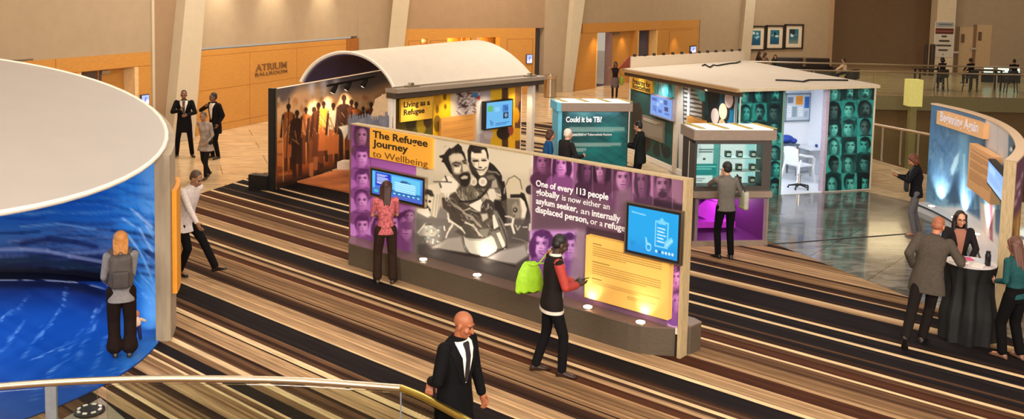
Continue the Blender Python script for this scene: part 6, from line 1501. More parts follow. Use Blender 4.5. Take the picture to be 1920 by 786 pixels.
# column with the stacked sign
p0, p1 = aty(1752, 100, 60.5), aty(1787, 100, 60.5)
mb = MB(); mb.box(((p0[0] + p1[0]) / 2, 60.9, HW / 2), (p1[0] - p0[0], .9, HW)); struct('column_5', mb, pm('pale_column', (214, 196, 164), .7))
CP = plane2((p0[0], 60.44), (p1[0], 60.44)); (s0, z1), (s1, z0) = CP.px(1753.5, 40), CP.px(1785.5, 107)
sg_ = thing('column_sign', 'white sign with a dark red band on the pale column', 'sign', CP.pt(s0, z0, 0)); mb = MB(); mb.pbox(CP, s0, s1, z0, z1, .005, .04); mesh('sign_board', mb, M_white, sg_)
c_ = Cv(0, 0, 60, 120, 1.5, (206, 198, 180)); c_.rect(0, 0, 60, 18, (160, 160, 150)); c_.textlines(12, 4, 52, 14, 1, (90, 110, 120), 5, .9, 1, 1); c_.rect(0, 22, 60, 42, (92, 44, 32)); c_.textlines(4, 26, 56, 38, 1, (150, 90, 70), 5, .8, 1, 2)
for y, a_, b_ in ((50, 24, 36), (66, 16, 46), (82, 8, 52), (98, 16, 42)): c_.textlines(a_, y - 4, b_, y + 4, 1, (56, 48, 40), 6, .95, 1, y)
c_.ell(30, 113, 2, 2, (56, 48, 40)); plane_print('sign_print', CP, s0 + .03, s1 - .03, z0 + .03, z1 - .03, .044, c_, M_print, sg_, 40, 70, photo=False)
# doors in the right wall
for k, (u, v0, v1, hu) in enumerate(((1797, 50, 122, 1791), (1829, 46, 118, 1824))):
    d_ = portal_root('door_%d' % (4 + k)); (s0, z1) = PI_.px(u - 3, v0); (s1, _) = PI_.px(u + 3, v0)
    mb = MB(); mb.pbox(PI_, s0, s1, 0, z1, 0, .06); struct('door_edge', mb, pm('door_edge_brown', (120, 90, 56), .5), d_)
    mb = MB(); mb.pbox(PI_, s1, s1 + .9, 0, z1, 0, .03); struct('door_leaf', mb, pm('door_tan', (186, 158, 118), .6), d_)
    sh_, zh_ = PI_.px(hu, 98 if k == 0 else 91); mb = MB(); mb.pbox(PI_, sh_ - .12, sh_ + .2, zh_ - .06, zh_ + .06, .03, .16); struct('door_handle', mb, M_steel, d_)
    sp_, zp_ = PI_.px(u + 8, 72 if k == 0 else 68); mb = MB(); mb.pbox(PI_, sp_ - .1, sp_ + .1, zp_ - .28, zp_ + .28, .03, .06); struct('door_plate', mb, pm('plate_brown', (96, 70, 42), .5), d_)
# lounge furniture
M_dk = pm('dark_leather', (44, 34, 30), .4, var=.15); M_dkwood = pm('dark_bar_wood', (58, 42, 34), .45, var=.1)
s_ = aty(1455, 130, 53.); e_ = aty(1562, 130, 53.)
so = thing('sofa', 'long dark leather sofa by the wall corner beyond the flat roof', 'sofa', ((s_[0] + e_[0]) / 2, 53.4, 0)); W_ = e_[0] - s_[0]
mb = MB(); mb.rbox((0, .3, .62), (W_, .3, 1.2), r=.08); mesh('backrest', mb, M_dk, so, smooth=True, local=True)
mb = MB(); mb.rbox((0, -.2, .25), (W_, .8, .46), r=.08); mesh('seat', mb, M_dk, so, smooth=True, local=True)
for q in (-1, 1): mb = MB(); mb.rbox((q * (W_ / 2 + .05), -.1, .4), (.2, .95, .78), r=.08); mesh('armrest', mb, M_dk, so, smooth=True, local=True)
mb = MB(); mb.rbox((.1, .02, .95), (.18, .1, .5), r=.03); mesh('divider', mb, pm('divider_tan', (120, 96, 70), .5), so, local=True)
def tub(label, x, y, rz):
    t = thing('tub_chair', label, 'chair', (x, y, 0), rz); mb = MB(); R = []
    for k in range(15):
        a = -2.1 + 4.2 * k / 14; cs, sn = math.cos(a - PI / 2), math.sin(a - PI / 2); zt = .82 - .14 * abs(a / 2.1) ** 2
        R.append([(.34 * cs, .34 * sn, .3), (.42 * cs, .42 * sn, .3), (.44 * cs, .44 * sn, zt), (.36 * cs, .36 * sn, zt)])
    mb.rings(R); mesh('backrest', mb, M_dk, t, smooth=True, local=True, sharp=50)
    mb = MB(); mb.cyl((0, 0), .36, .28, .46, 20); mesh('seat', mb, M_dk, t, local=True)
    for q in range(4): mb = MB(); mb.cyl((.26 * math.cos(PI / 4 + q * PI / 2), .26 * math.sin(PI / 4 + q * PI / 2)), .03, 0, .28, 8, .035); mesh('leg', mb, M_dkwood, t, local=True)
q = aty(1597, 140, 51.); tub('dark round-backed tub chair holding the woman with long hair', q[0] - .02, 51.0, math.radians(80))
q = aty(1566, 140, 51.)
ct = thing('coffee_table', 'low dark coffee table between the sofa and the tub chair', 'table', (q[0] - .5, 51.9, 0)); mb = MB(); mb.rbox((0, 0, .42), (1.1, .7, .06), r=.02); mesh('table_top', mb, M_dkwood, ct, local=True)
for a_ in (-1, 1):
    for b_ in (-1, 1): mb = MB(); mb.box((a_ * .48, b_ * .28, .195), (.06, .06, .39)); mesh('leg', mb, M_dkwood, ct, local=True)
def high_table(label, x, y):
    t = thing('high_table', label, 'table', (x, y, 0)); mb = MB(); mb.rbox((0, 0, 1.06), (1.5, .8, .06), r=.02); mesh('table_top', mb, M_dkwood, t, local=True)
    for a_ in (-1, 1):
        for b_ in (-1, 1): mb = MB(); mb.box((a_ * .62, b_ * .3, .515), (.07, .07, 1.03)); mesh('leg', mb, M_black, t, local=True)
def stool(label, x, y, rz):
    t = thing('bar_chair', label, 'chair', (x, y, 0), rz); mb = MB(); mb.rbox((0, 0, .76), (.5, .48, .08), r=.03); mesh('seat', mb, M_dk, t, smooth=True, local=True)
    mb = MB(); mb.rbox((0, -.23, .98), (.5, .06, .36), r=.025); mesh('backrest', mb, M_dk, t, smooth=True, local=True)
    for a_ in (-1, 1):
        for b_ in (-1, 1): mb = MB(); mb.tube([(a_ * .2, b_ * .18, .73), (a_ * .26, b_ * .24, .0)], .028, 8); mesh('leg', mb, M_dkwood, t, local=True)
    mb = MB(); mb.box((0, .22, .3), (.46, .03, .03)); mesh('footrest', mb, M_steel, t, local=True)
hx = lambda u, y: aty(u, 150, y)[0]
high_table('dark high table behind the far glass railing, below the column sign', hx(1752, 48.6), 49.25); high_table('dark high table in the far lounge, below the door with the taller edge', hx(1862, 48.6), 49.3)
stool('dark bar chair at the high table beneath the column sign', hx(1768, 47.9), 48.05, 0.); stool('dark bar chair beside the lit bar displays', hx(1822, 47.9), 48.05, .3); stool('dark bar chair at the frame edge of the far lounge', hx(1900, 47.9), 48.1, -.2)
for k, (a, b, lab) in enumerate(((1846, 1862, 'short lit bar display behind the seated figures'), (1872, 1912, 'long lit bar display at the far lounge edge'))):
    x0, x1 = aty(a, 132, 54.)[0], aty(b, 132, 54.)[0]
    t = thing('bar_display', lab, 'screen', ((x0 + x1) / 2, 54, 0)); DP = plane2((x0, 54.), (x1, 54.)); _, zz1 = DP.px(a, 127); _, zz0 = DP.px(a, 136)
    mb = MB(); mb.box((0, .1, zz0 / 2), (x1 - x0 + .1, .3, zz0)); mesh('stand', mb, M_black, t, local=True)
    mb = MB(); mb.box((0, .04, (zz0 + zz1) / 2), (x1 - x0, .08, zz1 - zz0)); mesh('screen', mb, pm('bar_glow', (206, 230, 206), .4, emit=1.3), t, local=True)
for k, (u, w_) in enumerate(((1747, .16), (1735, .1))):
    q = aty(u, 120, 58.); mb = MB(); mb.lathe((0, 0), [(w_ * 1.2, 0), (w_ * 1.3, .03), (w_, .06), (w_, 1.9), (w_ * .9, 1.95)], 16); o = mesh('stanchion', mb, M_dkwood, None); setm(o, (q[0], 58., 0)); tag(o, ('thick dark post standing before the pale sign column', 'slim dark post standing before the brown lounge wall')[k], 'post')
# a pair of wall washers and recess lamps the building has
for u in (410, 510, 605):
    s_, _ = WL.px(u, 60); light('SPOT', 'wall_washer', WL.pt(s_, 5.5, .55), 330, (255, 240, 214), .10, WL.pt(s_, 4.2, .0), 74, 1.0)
s_, _ = WL.px(142, 130); light('POINT', 'recess_lamp', WL.pt(s_, 2.1, -.9), 30, (255, 206, 120), .1)
for u in (799, 860, 885, 912): light('POINT', 'recess_lamp', PB.pt(sb(u), 2.5, -.35), 30, (255, 196, 110), .1)
for u in (1112, 1201, 1227): light('SPOT', 'recess_lamp', PD.pt(sd(u), 2.9, -.5 if u > 1150 else .5), 120, (255, 206, 120), .1, PD.pt(sd(u), 0, -.6 if u > 1150 else .1), 80, .8)
light('POINT', 'room_lamp_beyond', PD.pt(sd(1130), 2.4, -2.2), 60, (235, 230, 240), .2)
light('SPOT', 'door_washer', PD.pt(sd(1172), 2.68, .1), 60, (255, 214, 140), .1, PD.pt(sd(1172), 0, -.3), 80, .8)
light('SPOT', 'door_washer', PD.pt(sd(1262), 2.68, .6), 70, (255, 214, 140), .1, PD.pt(sd(1262), 0, -.0), 80, .8)
# ================================================================== people
PENDING = []
def body_mesh(name, mb, mat, parent, voxel, sm=6):
    """closed overlapping forms fused into one continuous skin"""
    o = mesh(name, mb, mat, parent, local=True)
    r = o.modifiers.new('fuse', 'REMESH'); r.mode = 'VOXEL'; r.voxel_size = voxel; r.use_smooth_shade = True
    s = o.modifiers.new('soften', 'SMOOTH'); s.factor = .5; s.iterations = sm
    PENDING.append(o); return o

def nz(v): v = np.asarray(v, float); return v / (np.linalg.norm(v) + 1e-12)
def V(*a): return np.array(a, float)
def rotz(v, a): c, s = math.cos(a), math.sin(a); return V(v[0] * c - v[1] * s, v[0] * s + v[1] * c, v[2])
def ik(a, b, l1, l2, pole):
    d = b - a; L_ = np.linalg.norm(d); Lm = min(L_, (l1 + l2) * .998); dn = nz(d)
    if L_ > Lm: b = a + dn * Lm
    x = (l1 * l1 - l2 * l2 + Lm * Lm) / (2 * Lm); h = math.sqrt(max(0, l1 * l1 - x * x))
    p = np.asarray(pole, float); p = p - dn * (p @ dn); return a + dn * x + nz(p) * h, b

def ringat(c, rx, ry, ax, ay, n=20, sq=2.3):
    out = []
    for k in range(n):
        a = 2 * PI * k / n; ca, sa = math.cos(a), math.sin(a)
        out.append(c + ax * rx * math.copysign(abs(ca) ** (2 / sq), ca) + ay * ry * math.copysign(abs(sa) ** (2 / sq), sa))
    return out

def person(label, x, y, face, h=1.75, fem=False, skin=(120, 80, 58), top=dict(), legs=dict(), hair=dict(), pose=dict(), vox=.011, z0=0., feat=True):
    """face: degrees clockwise from +y. pose in body coordinates (x right, y forward, z up) for a 1.75 m figure"""
    k = h / 1.75; t = thing('person', label, 'person', (x, y, z0), -math.radians(face))
    g = pose.get
    bw = .92 if fem else 1.; gir = g('girth', 1.)
    pel = V(*g('pelvis', (0, 0, .95))); lean = math.radians(g('lean', 3)); side = math.radians(g('side', 0)); tw = math.radians(g('twist', 0))
    up = nz(V(math.sin(side), math.sin(lean), math.cos(lean)))
    rt = rotz(V(1, 0, 0), -tw); rt = nz(rt - up * (rt @ up)); fw = nz(np.cross(up, rt))
    chest = pel + up * .36; shb = pel + up * .475; neck = pel + up * .535
    sw = .185 * bw
    SL, SR = shb - rt * sw, shb + rt * sw
    hw = .092
    prt = V(1, 0, 0)
    HL, HR = pel + V(-hw, 0, -.03), pel + V(hw, 0, -.03)
    AL, AR = V(*g('fl', (-.11, 0, .085))), V(*g('fr', (.11, 0, .085)))
    KL, AL = ik(HL, AL, .435, .42, V(*g('kpl', (-.12, 1, 0)))); KR, AR = ik(HR, AR, .435, .42, V(*g('kpr', (.12, 1, 0))))
    def loc(v): return shb + rt * v[0] + fw * v[1] + V(0, 0, v[2])
    def wtarget(wk, lk, df):
        if g(wk) is None: return loc(g(lk, df))
        q = WM[t.name].inverted() @ Vector([float(c) for c in g(wk)]); return V(*q) / k
    WL_, WR_ = wtarget('hlw', 'hl', (-.26, .06, -.53)), wtarget('hrw', 'hr', (.26, .06, -.53))
    EL, WL_ = ik(SL, WL_, .285, .255, rt * g('epl', (-.5, -1, -.3))[0] + fw * g('epl', (-.5, -1, -.3))[1] + V(0, 0, g('epl', (-.5, -1, -.3))[2]))
    ER, WR_ = ik(SR, WR_, .285, .255, rt * g('epr', (.5, -1, -.3))[0] + fw * g('epr', (.5, -1, -.3))[1] + V(0, 0, g('epr', (.5, -1, -.3))[2]))
    hy, hp = math.radians(g('hyaw', 0)), math.radians(g('hpitch', 8))
    hr_ = rotz(rt, -hy); hf = rotz(fw, -hy); hf = nz(hf * math.cos(hp) - V(0, 0, 1) * math.sin(hp) + 0 * hf); hu = nz(np.cross(hr_, hf))
    hc = neck + up * .045 + hu * .105 + hf * .022
    Mh = np.column_stack([hr_, hf, hu])
    def H(a, b, c): return hc + Mh @ V(a, b, c)
    S = lambda p: p * k
    def sc(mb):
        mb.v = [tuple(np.array(p) * k) for p in mb.v]; return mb
    M_s = pm('skin_%d_%d' % (skin[0], skin[2]), skin, .5, var=.05, scale=20)
    # ---- body: one continuous surface
    mb = MB()
    mb.ell(H(0, -.012, .025), (.073, .093, .088), Mh); mb.ell(H(0, .022, -.045), (.056, .064, .078), Mh); mb.ell(H(0, .052, -.098), (.03, .03, .026), Mh); mb.ell(H(0, .05, -.03), (.058, .045, .05), Mh)
    mb.cap(H(0, .084, .005), H(0, .108, -.038), .011, .016, 10); mb.ell(H(0, .09, -.04), (.019, .015, .012), Mh); mb.ell(H(0, .074, .024), (.055, .018, .013), Mh); mb.ell(H(0, .083, -.072), (.025, .012, .011), Mh)
    for s in (-1, 1): mb.ell(H(s * .075, -.006, -.02), (.011, .022, .034), Mh); mb.ell(H(s * .042, .06, -.035), (.022, .024, .022), Mh)
    mb.cap(neck - up * .07, hc - hu * .05 - hf * .012, .054 if not fem else .046, .05 if not fem else .043)
    q = .84
    tor = [(-.10, .150, .100), (0, .160, .105), (.14, .125 if fem else .138, .088), (.30, .150, .105), (.42, .168, .098), (.50, .12, .075), (.55, .055, .055)]
    mb.rings([ringat(pel + up * a, rx * q * bw, ry * q, rt, fw) for a, rx, ry in tor])
    for a, b, c in ((SL, EL, WL_), (SR, ER, WR_)):
        mb.cap(a, b, .045 * bw, .036 * bw); mb.cap(b, c, .036 * bw, .025 * bw)
    for a, b, c in ((HL, KL, AL), (HR, KR, AR)): mb.cap(a, b, .075, .048); mb.cap(b, c, .048, .034)
    yl, yr = math.radians(g('tl', -9)), math.radians(g('tr', 9))
    for A, yw, pt in ((AL, yl, g('pl', 0)), (AR, yr, g('pr', 0))):
        d = rotz(V(0, math.cos(math.radians(pt)), -math.sin(math.radians(pt))), -yw); mb.cap(A - V(0, 0, .03) - d * .03, A - V(0, 0, .045) + d * .13, .032, .024)
    # hands: palm, four unequal bent fingers and a thumb from the side of the palm
    hands = {}
    for s, E, W_, dk, pk, ck in ((-1, EL, WL_, 'hdl', 'pnl', 'curl_l'), (1, ER, WR_, 'hdr', 'pnr', 'curl_r')):
        d0 = nz(W_ - E); hd = g(dk, None); d = d0 if hd is None else nz(rt * hd[0] + fw * hd[1] + V(0, 0, hd[2]))
        pn = g(pk, (-s, 0.2, 0)); pn = rt * pn[0] + fw * pn[1] + V(0, 0, pn[2]); pn = nz(pn - d * (pn @ d)); sd = nz(np.cross(d, pn)) * (1 if s > 0 else -1)
        # sd points to the thumb side
        cu = g(ck, .45); M2 = np.column_stack([sd, d, pn]); pc = W_ + d * .048
        mb.cap(E + (W_ - E) * .75, W_ + d * .03, .027, .026, 10); mb.ell(pc, (.040, .055, .017), M2)
        for i, (o_, L_) in enumerate(((.029, .070), (.010, .078), (-.010, .072), (-.029, .056))):
            b0 = W_ + d * .085 + sd * o_; a1 = cu * .8; a2 = cu * 1.9
            b1 = b0 + (d * math.cos(a1) + pn * math.sin(a1) + sd * o_ * 3) * L_ * .5; b2 = b1 + (d * math.cos(a2) + pn * math.sin(a2)) * L_ * .5
            mb.cap(b0, b1, .0095, .0088, 8, 3); mb.cap(b1, b2, .0088, .0075, 8, 3)
        b0 = W_ + d * .03 + sd * .03; b1 = b0 + nz(d * .6 + sd * .7 + pn * .3) * .042; b2 = b1 + nz(d * .9 + sd * .1 + pn * .4) * .034
        mb.cap(b0, b1, .0125, .0105, 8, 3); mb.cap(b1, b2, .0105, .0085, 8, 3); hands[s] = (W_ * k, d, pn, sd)
    body_mesh('body', sc(mb), M_s, t, vox, 4)
    # ---- clothes
    ty = top.get('type', 'shirt'); M_t = pm(top.get('name', 'cloth_%d_%d_%d' % tuple(top.get('c', (60, 60, 64)))), top.get('c', (60, 60, 64)), .85, spec=.15, var=top.get('var', .12), scale=top.get('scale', 30))
    suit = ty in ('suit', 'jacket'); f = 1.12 if suit else 1.02
    f *= gir
    bust = .018 if fem else 0
    hem = top.get('hem', -.20 if suit else -.10)
    flare = top.get('flare', 1.0)
    prof = [(hem, .175 * flare, .122 * flare), (hem * .4, .172 * (1 + (flare - 1) * .5), .12), (.04, .155, .108), (.15, .132 if fem else .148, .098), (.30, .158, .112 + bust), (.40, .175, .108), (.465, .170, .092), (.505, .12, .078), (.535, .075, .068)]
    tb = lambda a, rx, ry, e=0.: ringat(pel + up * a if a > 0 else pel + V(0, 0, a), (rx * bw + e) * f, (ry + e) * f, rt if a > .1 else nz(rt * .5 + prt * .5), fw if a > .1 else nz(fw * .5 + V(0, 1, 0) * .5), 24)
    mb = MB(); mb.rings([tb(*p) for p in prof])
    sl = top.get('sleeve', 'long'); r0, r1, r2 = (.066, .054, .046) if suit else (.058, .047, .040)
    r0, r1, r2 = [v * bw * (.5 + .5 * gir) for v in (r0, r1, r2)]
    sm = MB() if top.get('sleeve_c') else mb
    for a, b, c in ((SL, EL, WL_), (SR, ER, WR_)):
        if sl == 'none': mb.cap(a + (chest - a) * .1, a, .05, .045); continue
        mb.cap(a + nz(chest - a) * .03, a, r0, r0)
        if sl == 'short': sm.cap(a, a + (b - a) * .72, r0, r1 * 1.08)
        else: sm.cap(a, b, r0, r1); sm.cap(b, b + (c - b) * .93, r1, r2)
    if ty in ('shirt', 'suit', 'jacket') and not top.get('nocollar'): mb.rings([ringat(neck + up * a, rx, ry, rt, fw, 18) for a, rx, ry in ((-.05, .085, .075), (.0, .068, .064), (.028, .062, .062))])
    nm = {'suit': 'suit_jacket', 'jacket': 'jacket', 'shirt': 'shirt', 'tee': 'top', 'blouse': 'blouse'}.get(ty, ty)
    jk = body_mesh(nm, sc(mb), M_t, t, max(vox, .009), 5)
    if top.get('sleeve_c'): body_mesh('sleeves', sc(sm), pm('cloth_%d_%d_%d' % tuple(top['sleeve_c']), top['sleeve_c'], .7, var=.12, scale=24), t, max(vox, .009), 4)
    def front_patch(name, pts, mat, e, half=True):
        """strip on the chest: pts = (height, left angle, right angle) with 0 = straight ahead"""
        mb = MB(); R = []
        hs = [p[0] for p in prof]
        for a, l, r in pts:
            j = max(i for i in range(len(prof) - 1) if prof[i][0] <= a + 1e-6); q = (a - prof[j][0]) / (prof[j + 1][0] - prof[j][0])
            rx = (prof[j][1] * (1 - q) + prof[j + 1][1] * q) * bw * f + e; ry = (prof[j][2] * (1 - q) + prof[j + 1][2] * q) * f + e
            row = []
            for m in range(9):
                an = math.radians(90 - (l + (r - l) * m / 8)); ca, sa = math.cos(an), math.sin(an)
                base = pel + up * a
                row.append(base + rt * rx * math.copysign(abs(ca) ** (2 / 2.3), ca) + fw * ry * math.copysign(abs(sa) ** (2 / 2.3), sa))
            R.append([p + fw * .0 for p in row] + [p - fw * .012 for p in row[::-1]])
        mb.rings(R); return mesh(name, sc(mb), mat, t, smooth=True, local=True, sharp=50)
    if suit and top.get('shirt'):
        v0 = top.get('v', .18)
        front_patch('shirt_front', [(v0, -2, 2), (v0 + .1, -10, 10), (.37, -17, 17), (.44, -24, 24), (.50, -42, 42), (.53, -60, 60)], pm('shirt_%d' % top['shirt'][0], top['shirt'], .7, var=.06), .006)
        if top.get('tie'): front_patch('tie', [(v0 + .01, -3, 3), (v0 + .1, -7, 7), (.40, -6, 6), (.47, -7, 7), (.505, -13, 13), (.522, -12, 12)], pm('tie_%d' % top['tie'][0], top['tie'], .5, var=.15), .012)
        if feat and vox < .0125:
            for s in (-1, 1): front_patch('lapel', [(v0 - .01, s * 1, s * 10), (v0 + .1, s * 10, s * 30), (.40, s * 18, s * 46), (.46, s * 26, s * 56), (.51, s * 46, s * 74)], M_t, .009)
    if top.get('open'):
        front_patch('shirt_front', [(hem * .3, -6, 6), (.1, -9, 9), (.3, -12, 12), (.44, -20, 20), (.50, -40, 40), (.53, -60, 60)], pm('shirt_%d' % top['open'][0], top['open'], .7, var=.06), .006)
    if top.get('band'):
        for a, nmn in ((hem + .012, 'hem_band'),):
            mb = MB(); mb.rings([ringat(pel + V(0, 0, a + q), (prof[0][1] * bw) * f + .004, prof[0][2] * f + .004, rt, fw, 28) for q in (-.02, .02)]); mesh(nmn, sc(mb), pm('band_%d' % top['band'][0], top['band'], .7), t, smooth=True, local=True)
        mb = MB(); mb.rings([ringat(neck + up * a, rx, ry, rt, fw, 24) for a, rx, ry in ((-.035, .088, .08), (.03, .068, .068))], cap=False); mesh('collar_band', sc(mb), pm('band_%d' % top['band'][0], top['band'], .7), t, smooth=True, local=True)
        front_patch('front_band', [(hem * .9, -4, 4), (.0, -4, 4), (.2, -4, 4), (.4, -5, 5), (.52, -10, 10)], pm('band_%d' % top['band'][0], top['band'], .7), .008)
    # ---- trousers / skirt
    lt = legs.get('type', 'trousers'); M_l = pm(legs.get('name', 'cloth_%d_%d_%d' % tuple(legs.get('c', (30, 28, 28)))), legs.get('c', (30, 28, 28)), .9, spec=.15, var=.12, scale=26)
    wf = legs.get('fit', 1.)
    mb = MB(); wb = legs.get('waist', .06)
    mb.rings([ringat(pel + V(0, 0, a), rx * (.5 + .5 * bw), ry, prt, V(0, 1, 0)) for a, rx, ry in ((-.14, .11, .09), (-.07, .172, .120), (.0, .165, .115), (wb, .15, .105))])
    for a, b, c in ((HL, KL, AL), (HR, KR, AR)):
        mb.cap(a, b, .093 * (.6 + .4 * wf), .066 * wf); mb.cap(b, b + (c - b) * .55, .066 * wf, .062 * wf); r9 = .058 * wf * legs.get('hem', 1.); mb.cap(b + (c - b) * .5, c - nz(c - b) * max(.015, r9 - .045), .062 * wf, r9)
    body_mesh({'trousers': 'trousers', 'jeans': 'jeans', 'skirt': 'leggings'}[lt], sc(mb), M_l, t, max(vox, .009), 5)
    if lt == 'skirt':
        mb = MB(); mb.rings([ringat(pel + V(0, 0, a), rx, ry, prt, V(0, 1, 0), 24) for a, rx, ry in ((-.42, .20, .15), (-.2, .19, .14), (-.05, .178, .126), (.06, .155, .11))]); mesh('skirt', sc(mb), pm('skirt_cloth', legs.get('sc', (90, 80, 84)), .8, var=.1), t, smooth=True, local=True)
    # ---- shoes
    M_sh = pm('shoe_%d' % legs.get('shoe', (26, 20, 18))[0], legs.get('shoe', (26, 20, 18)), .4, var=.1)
    for A, yw, pt in ((AL, yl, g('pl', 0)), (AR, yr, g('pr', 0))):
        pr_ = math.radians(pt); d = rotz(V(0, math.cos(pr_), -math.sin(pr_)), -yw); u_ = rotz(V(0, math.sin(pr_), math.cos(pr_)), -yw); sd = np.cross(d, u_)
        sole = A - u_ * .083; mb = MB(); R = []
        for q, w_, h_ in ((-.072, .018, .03), (-.062, .032, .06), (-.03, .037, .092), (.02, .038, .088), (.07, .042, .062), (.12, .044, .046), (.165, .034, .036), (.188, .012, .018)):
            R.append([sole + d * q + sd * (w_ * math.cos(2 * PI * m / 14)) + u_ * (h_ / 2 + h_ / 2 * math.copysign(abs(math.sin(2 * PI * m / 14)) ** .7, math.sin(2 * PI * m / 14)) + .002) for m in range(14)])
        mb.rings(R); mesh('shoe', sc(mb), M_sh, t, smooth=True, local=True, sharp=70)
    # ---- hair and face
    hs = hair.get('style', 'short'); M_h = pm('hair_%d_%d' % (hair.get('c', (26, 20, 18))[0], hair.get('c', (26, 20, 18))[2]), hair.get('c', (26, 20, 18)), .55, var=.3, scale=40, stretch=(4, 4, .6))
    if hs != 'bald':
        mb = MB(); e_ = hair.get('vol', 1.)
        mb.ell(H(0, -.026, .036), (.080 * e_, .094 * e_, .088 * e_), Mh); mb.ell(H(0, -.05, -.01), (.077 * e_, .062 * e_, .07 * e_), Mh)
        if hs in ('long', 'bob', 'tail'):
            for s in (-1, 1): mb.cap(H(s * .062, .022, .06), H(s * .078, -.012, -.07), .03, .024)
        if hs == 'bob': mb.ell(H(0, -.055, -.06), (.092 * e_, .062 * e_, .085), Mh); [mb.cap(H(s * .078, -.01, -.02), H(s * .078, -.01, -.12), .03, .02) for s in (-1, 1)]
        if hs == 'long':
            ln = hair.get('len', .30)
            for j, xx in enumerate((-.07, -.035, 0, .035, .07)): mb.cap(H(xx * .9, -.075 + abs(xx) * .4, .0), H(xx * 1.1, -.10 + abs(xx) * .3, -ln + abs(xx) * .6 + .03 * (j % 2)), .04, .02)
            if hair.get('front'):
                for s in (-1, 1): mb.cap(H(s * .078, .0, -.03), H(s * .092, .07, -ln * .95), .026, .02)
        if hs == 'tail': mb.cap(H(0, -.10, .03), H(0, -.13, -.22), .03, .016)
        if hs == 'bun': mb.ell(H(0, -.115, .06), (.042, .036, .042), Mh)
        body_mesh('hair', sc(mb), M_h, t, max(vox * .8, .008), 3)
    if feat:
        for s in (-1, 1):
            mb = MB(); mb.ell(H(s * .031, .0825, .002), (.0125, .007, .0065), Mh, 10, 6); mesh('eye', sc(mb), pm('eye_dark', (30, 22, 20), .2), t, smooth=True, local=True)
            mb = MB(); mb.cap(H(s * .016, .092, .0235), H(s * .05, .083, .023), .0045, .0035, 6, 2); mesh('eyebrow', sc(mb), pm('brow_dark', (34, 26, 22), .7), t, smooth=True, local=True)
        mb = MB(); mb.ell(H(0, .0935, -.071), (.021, .0045, .006), Mh, 10, 6); mesh('lips', sc(mb), pm('lip_%d' % skin[0], tuple(int(v * q) for v, q in zip(skin, (.85, .62, .62))), .5), t, smooth=True, local=True)
        if hair.get('glasses'):
            mb = MB()
            for s in (-1, 1):
                mb.tube([H(s * .034 + .026 * math.cos(2 * PI * m / 14), .1, .001 + .019 * math.sin(2 * PI * m / 14)) for m in range(15)], .0028, 6); mb.tube([H(s * .06, .098, .004), H(s * .08, .02, .004)], .0025, 6)
            mb.tube([H(-.008, .101, .004), H(.008, .101, .004)], .0025, 6); mesh('glasses', sc(mb), pm('glasses_frame', (40, 30, 30), .3), t, smooth=True, local=True)
        if hair.get('beard'):
            mb = MB(); mb.ell(H(0, .055, -.094), (.05, .042, .034), Mh); mb.ell(H(0, .088, -.056), (.03, .012, .006), Mh); body_mesh('beard', sc(mb), M_h, t, max(vox * .8, .008), 2)
    t['_k'] = k
    Mw = WM[t.name]
    W = lambda p: np.array(Mw @ Vector([float(c) for c in p]))
    R3 = np.array(Mw.to_3x3())
    fr = dict(t=t, k=k, W=W, R=R3, hand=hands, sh=(SL * k, SR * k), pel=pel * k, chest=chest * k, neck=neck * k, rt=rt, fw=fw, up=up, head=hc * k, hf=hf, hip=(HL * k, HR * k), elbow=(EL * k, ER * k), H=lambda a, b, c: H(a, b, c) * k)
    del t['_k']
    return fr

def hold(fr, s, size, off=.095, tilt=0.):
    """frame of a flat object lying in hand s: centre and axes in world space"""
    w_, d, pn, sd = fr['hand'][s]; c = w_ + (d * off + pn * .034) * fr['k']
    return fr['W'](c), np.column_stack([fr['R'] @ sd, fr['R'] @ d, fr['R'] @ pn])
def handheld(fr, s, name, label, cat, size, mat, off=.095, out=.030):
    c, M3 = hold(fr, s, size, off); mb = MB(); mb.rbox(c + M3[:, 2] * out, size, M3, min(size) * .3, 3)
    return tag(mesh(name, mb, mat), label, cat)
M_phone = pm('phone_black', (20, 20, 24), .25)
BLACK = (24, 22, 24)
def fl(u, v, z=0.): q = at(u, v, z); return q[0], q[1]
# 1 the bald man at the handrail
q = aty(868, 760, 8.85)
P1 = person('bald man in a black suit with one hand on the brass handrail', -.44, 8.46, 126, 1.78, skin=(150, 88, 58), vox=.0065, hair=dict(style='bald'),
            top=dict(type='suit', c=(11, 10, 12), shirt=(232, 226, 214), tie=(34, 30, 36), v=.14, hem=-.24), legs=dict(c=(10, 9, 11)),
            pose=dict(hrw=(-.66, 8.45, 1.08), hl=(-.25, .10, -.52), hyaw=-14, hpitch=16, epr=(.6, .3, -1), hdr=(.6, .3, -.6), pnr=(.2, .0, -1), curl_r=.85, hdl=(0, .4, -.8), curl_l=.7, girth=1.06, lean=3, fl=(-.12, .04, .085)))
# 2 varsity jacket
x, y = fl(1046, 702)
P2 = person('man in a black varsity jacket with red sleeves reading his phone', x - .10, y, 78, 1.78, skin=(66, 46, 36), vox=.0085, hair=dict(style='short', c=(24, 19, 17), vol=.97),
            top=dict(type='jacket', c=(30, 24, 23), sleeve_c=(160, 52, 44), band=(206, 196, 182), hem=-.14, nocollar=True), legs=dict(c=(17, 16, 18), type='jeans', fit=.98, shoe=(46, 28, 20)),
            pose=dict(fl=(-.13, -.15, .085), fr=(.11, .12, .085), tr=26, tl=4, hr=(.08, .26, -.29), hl=(-.10, .27, -.31), epr=(.7, -.4, -.6), epl=(-.7, -.4, -.6), pnr=(-.3, -.4, .9), pnl=(.3, -.4, .9), hpitch=20, hyaw=-4, hdr=(-.2, .95, .1), hdl=(.3, .95, .1)))
handheld(P2, 1, 'smartphone', 'dark phone held by the man in the red-sleeved jacket', 'phone', (.075, .15, .012), M_phone)
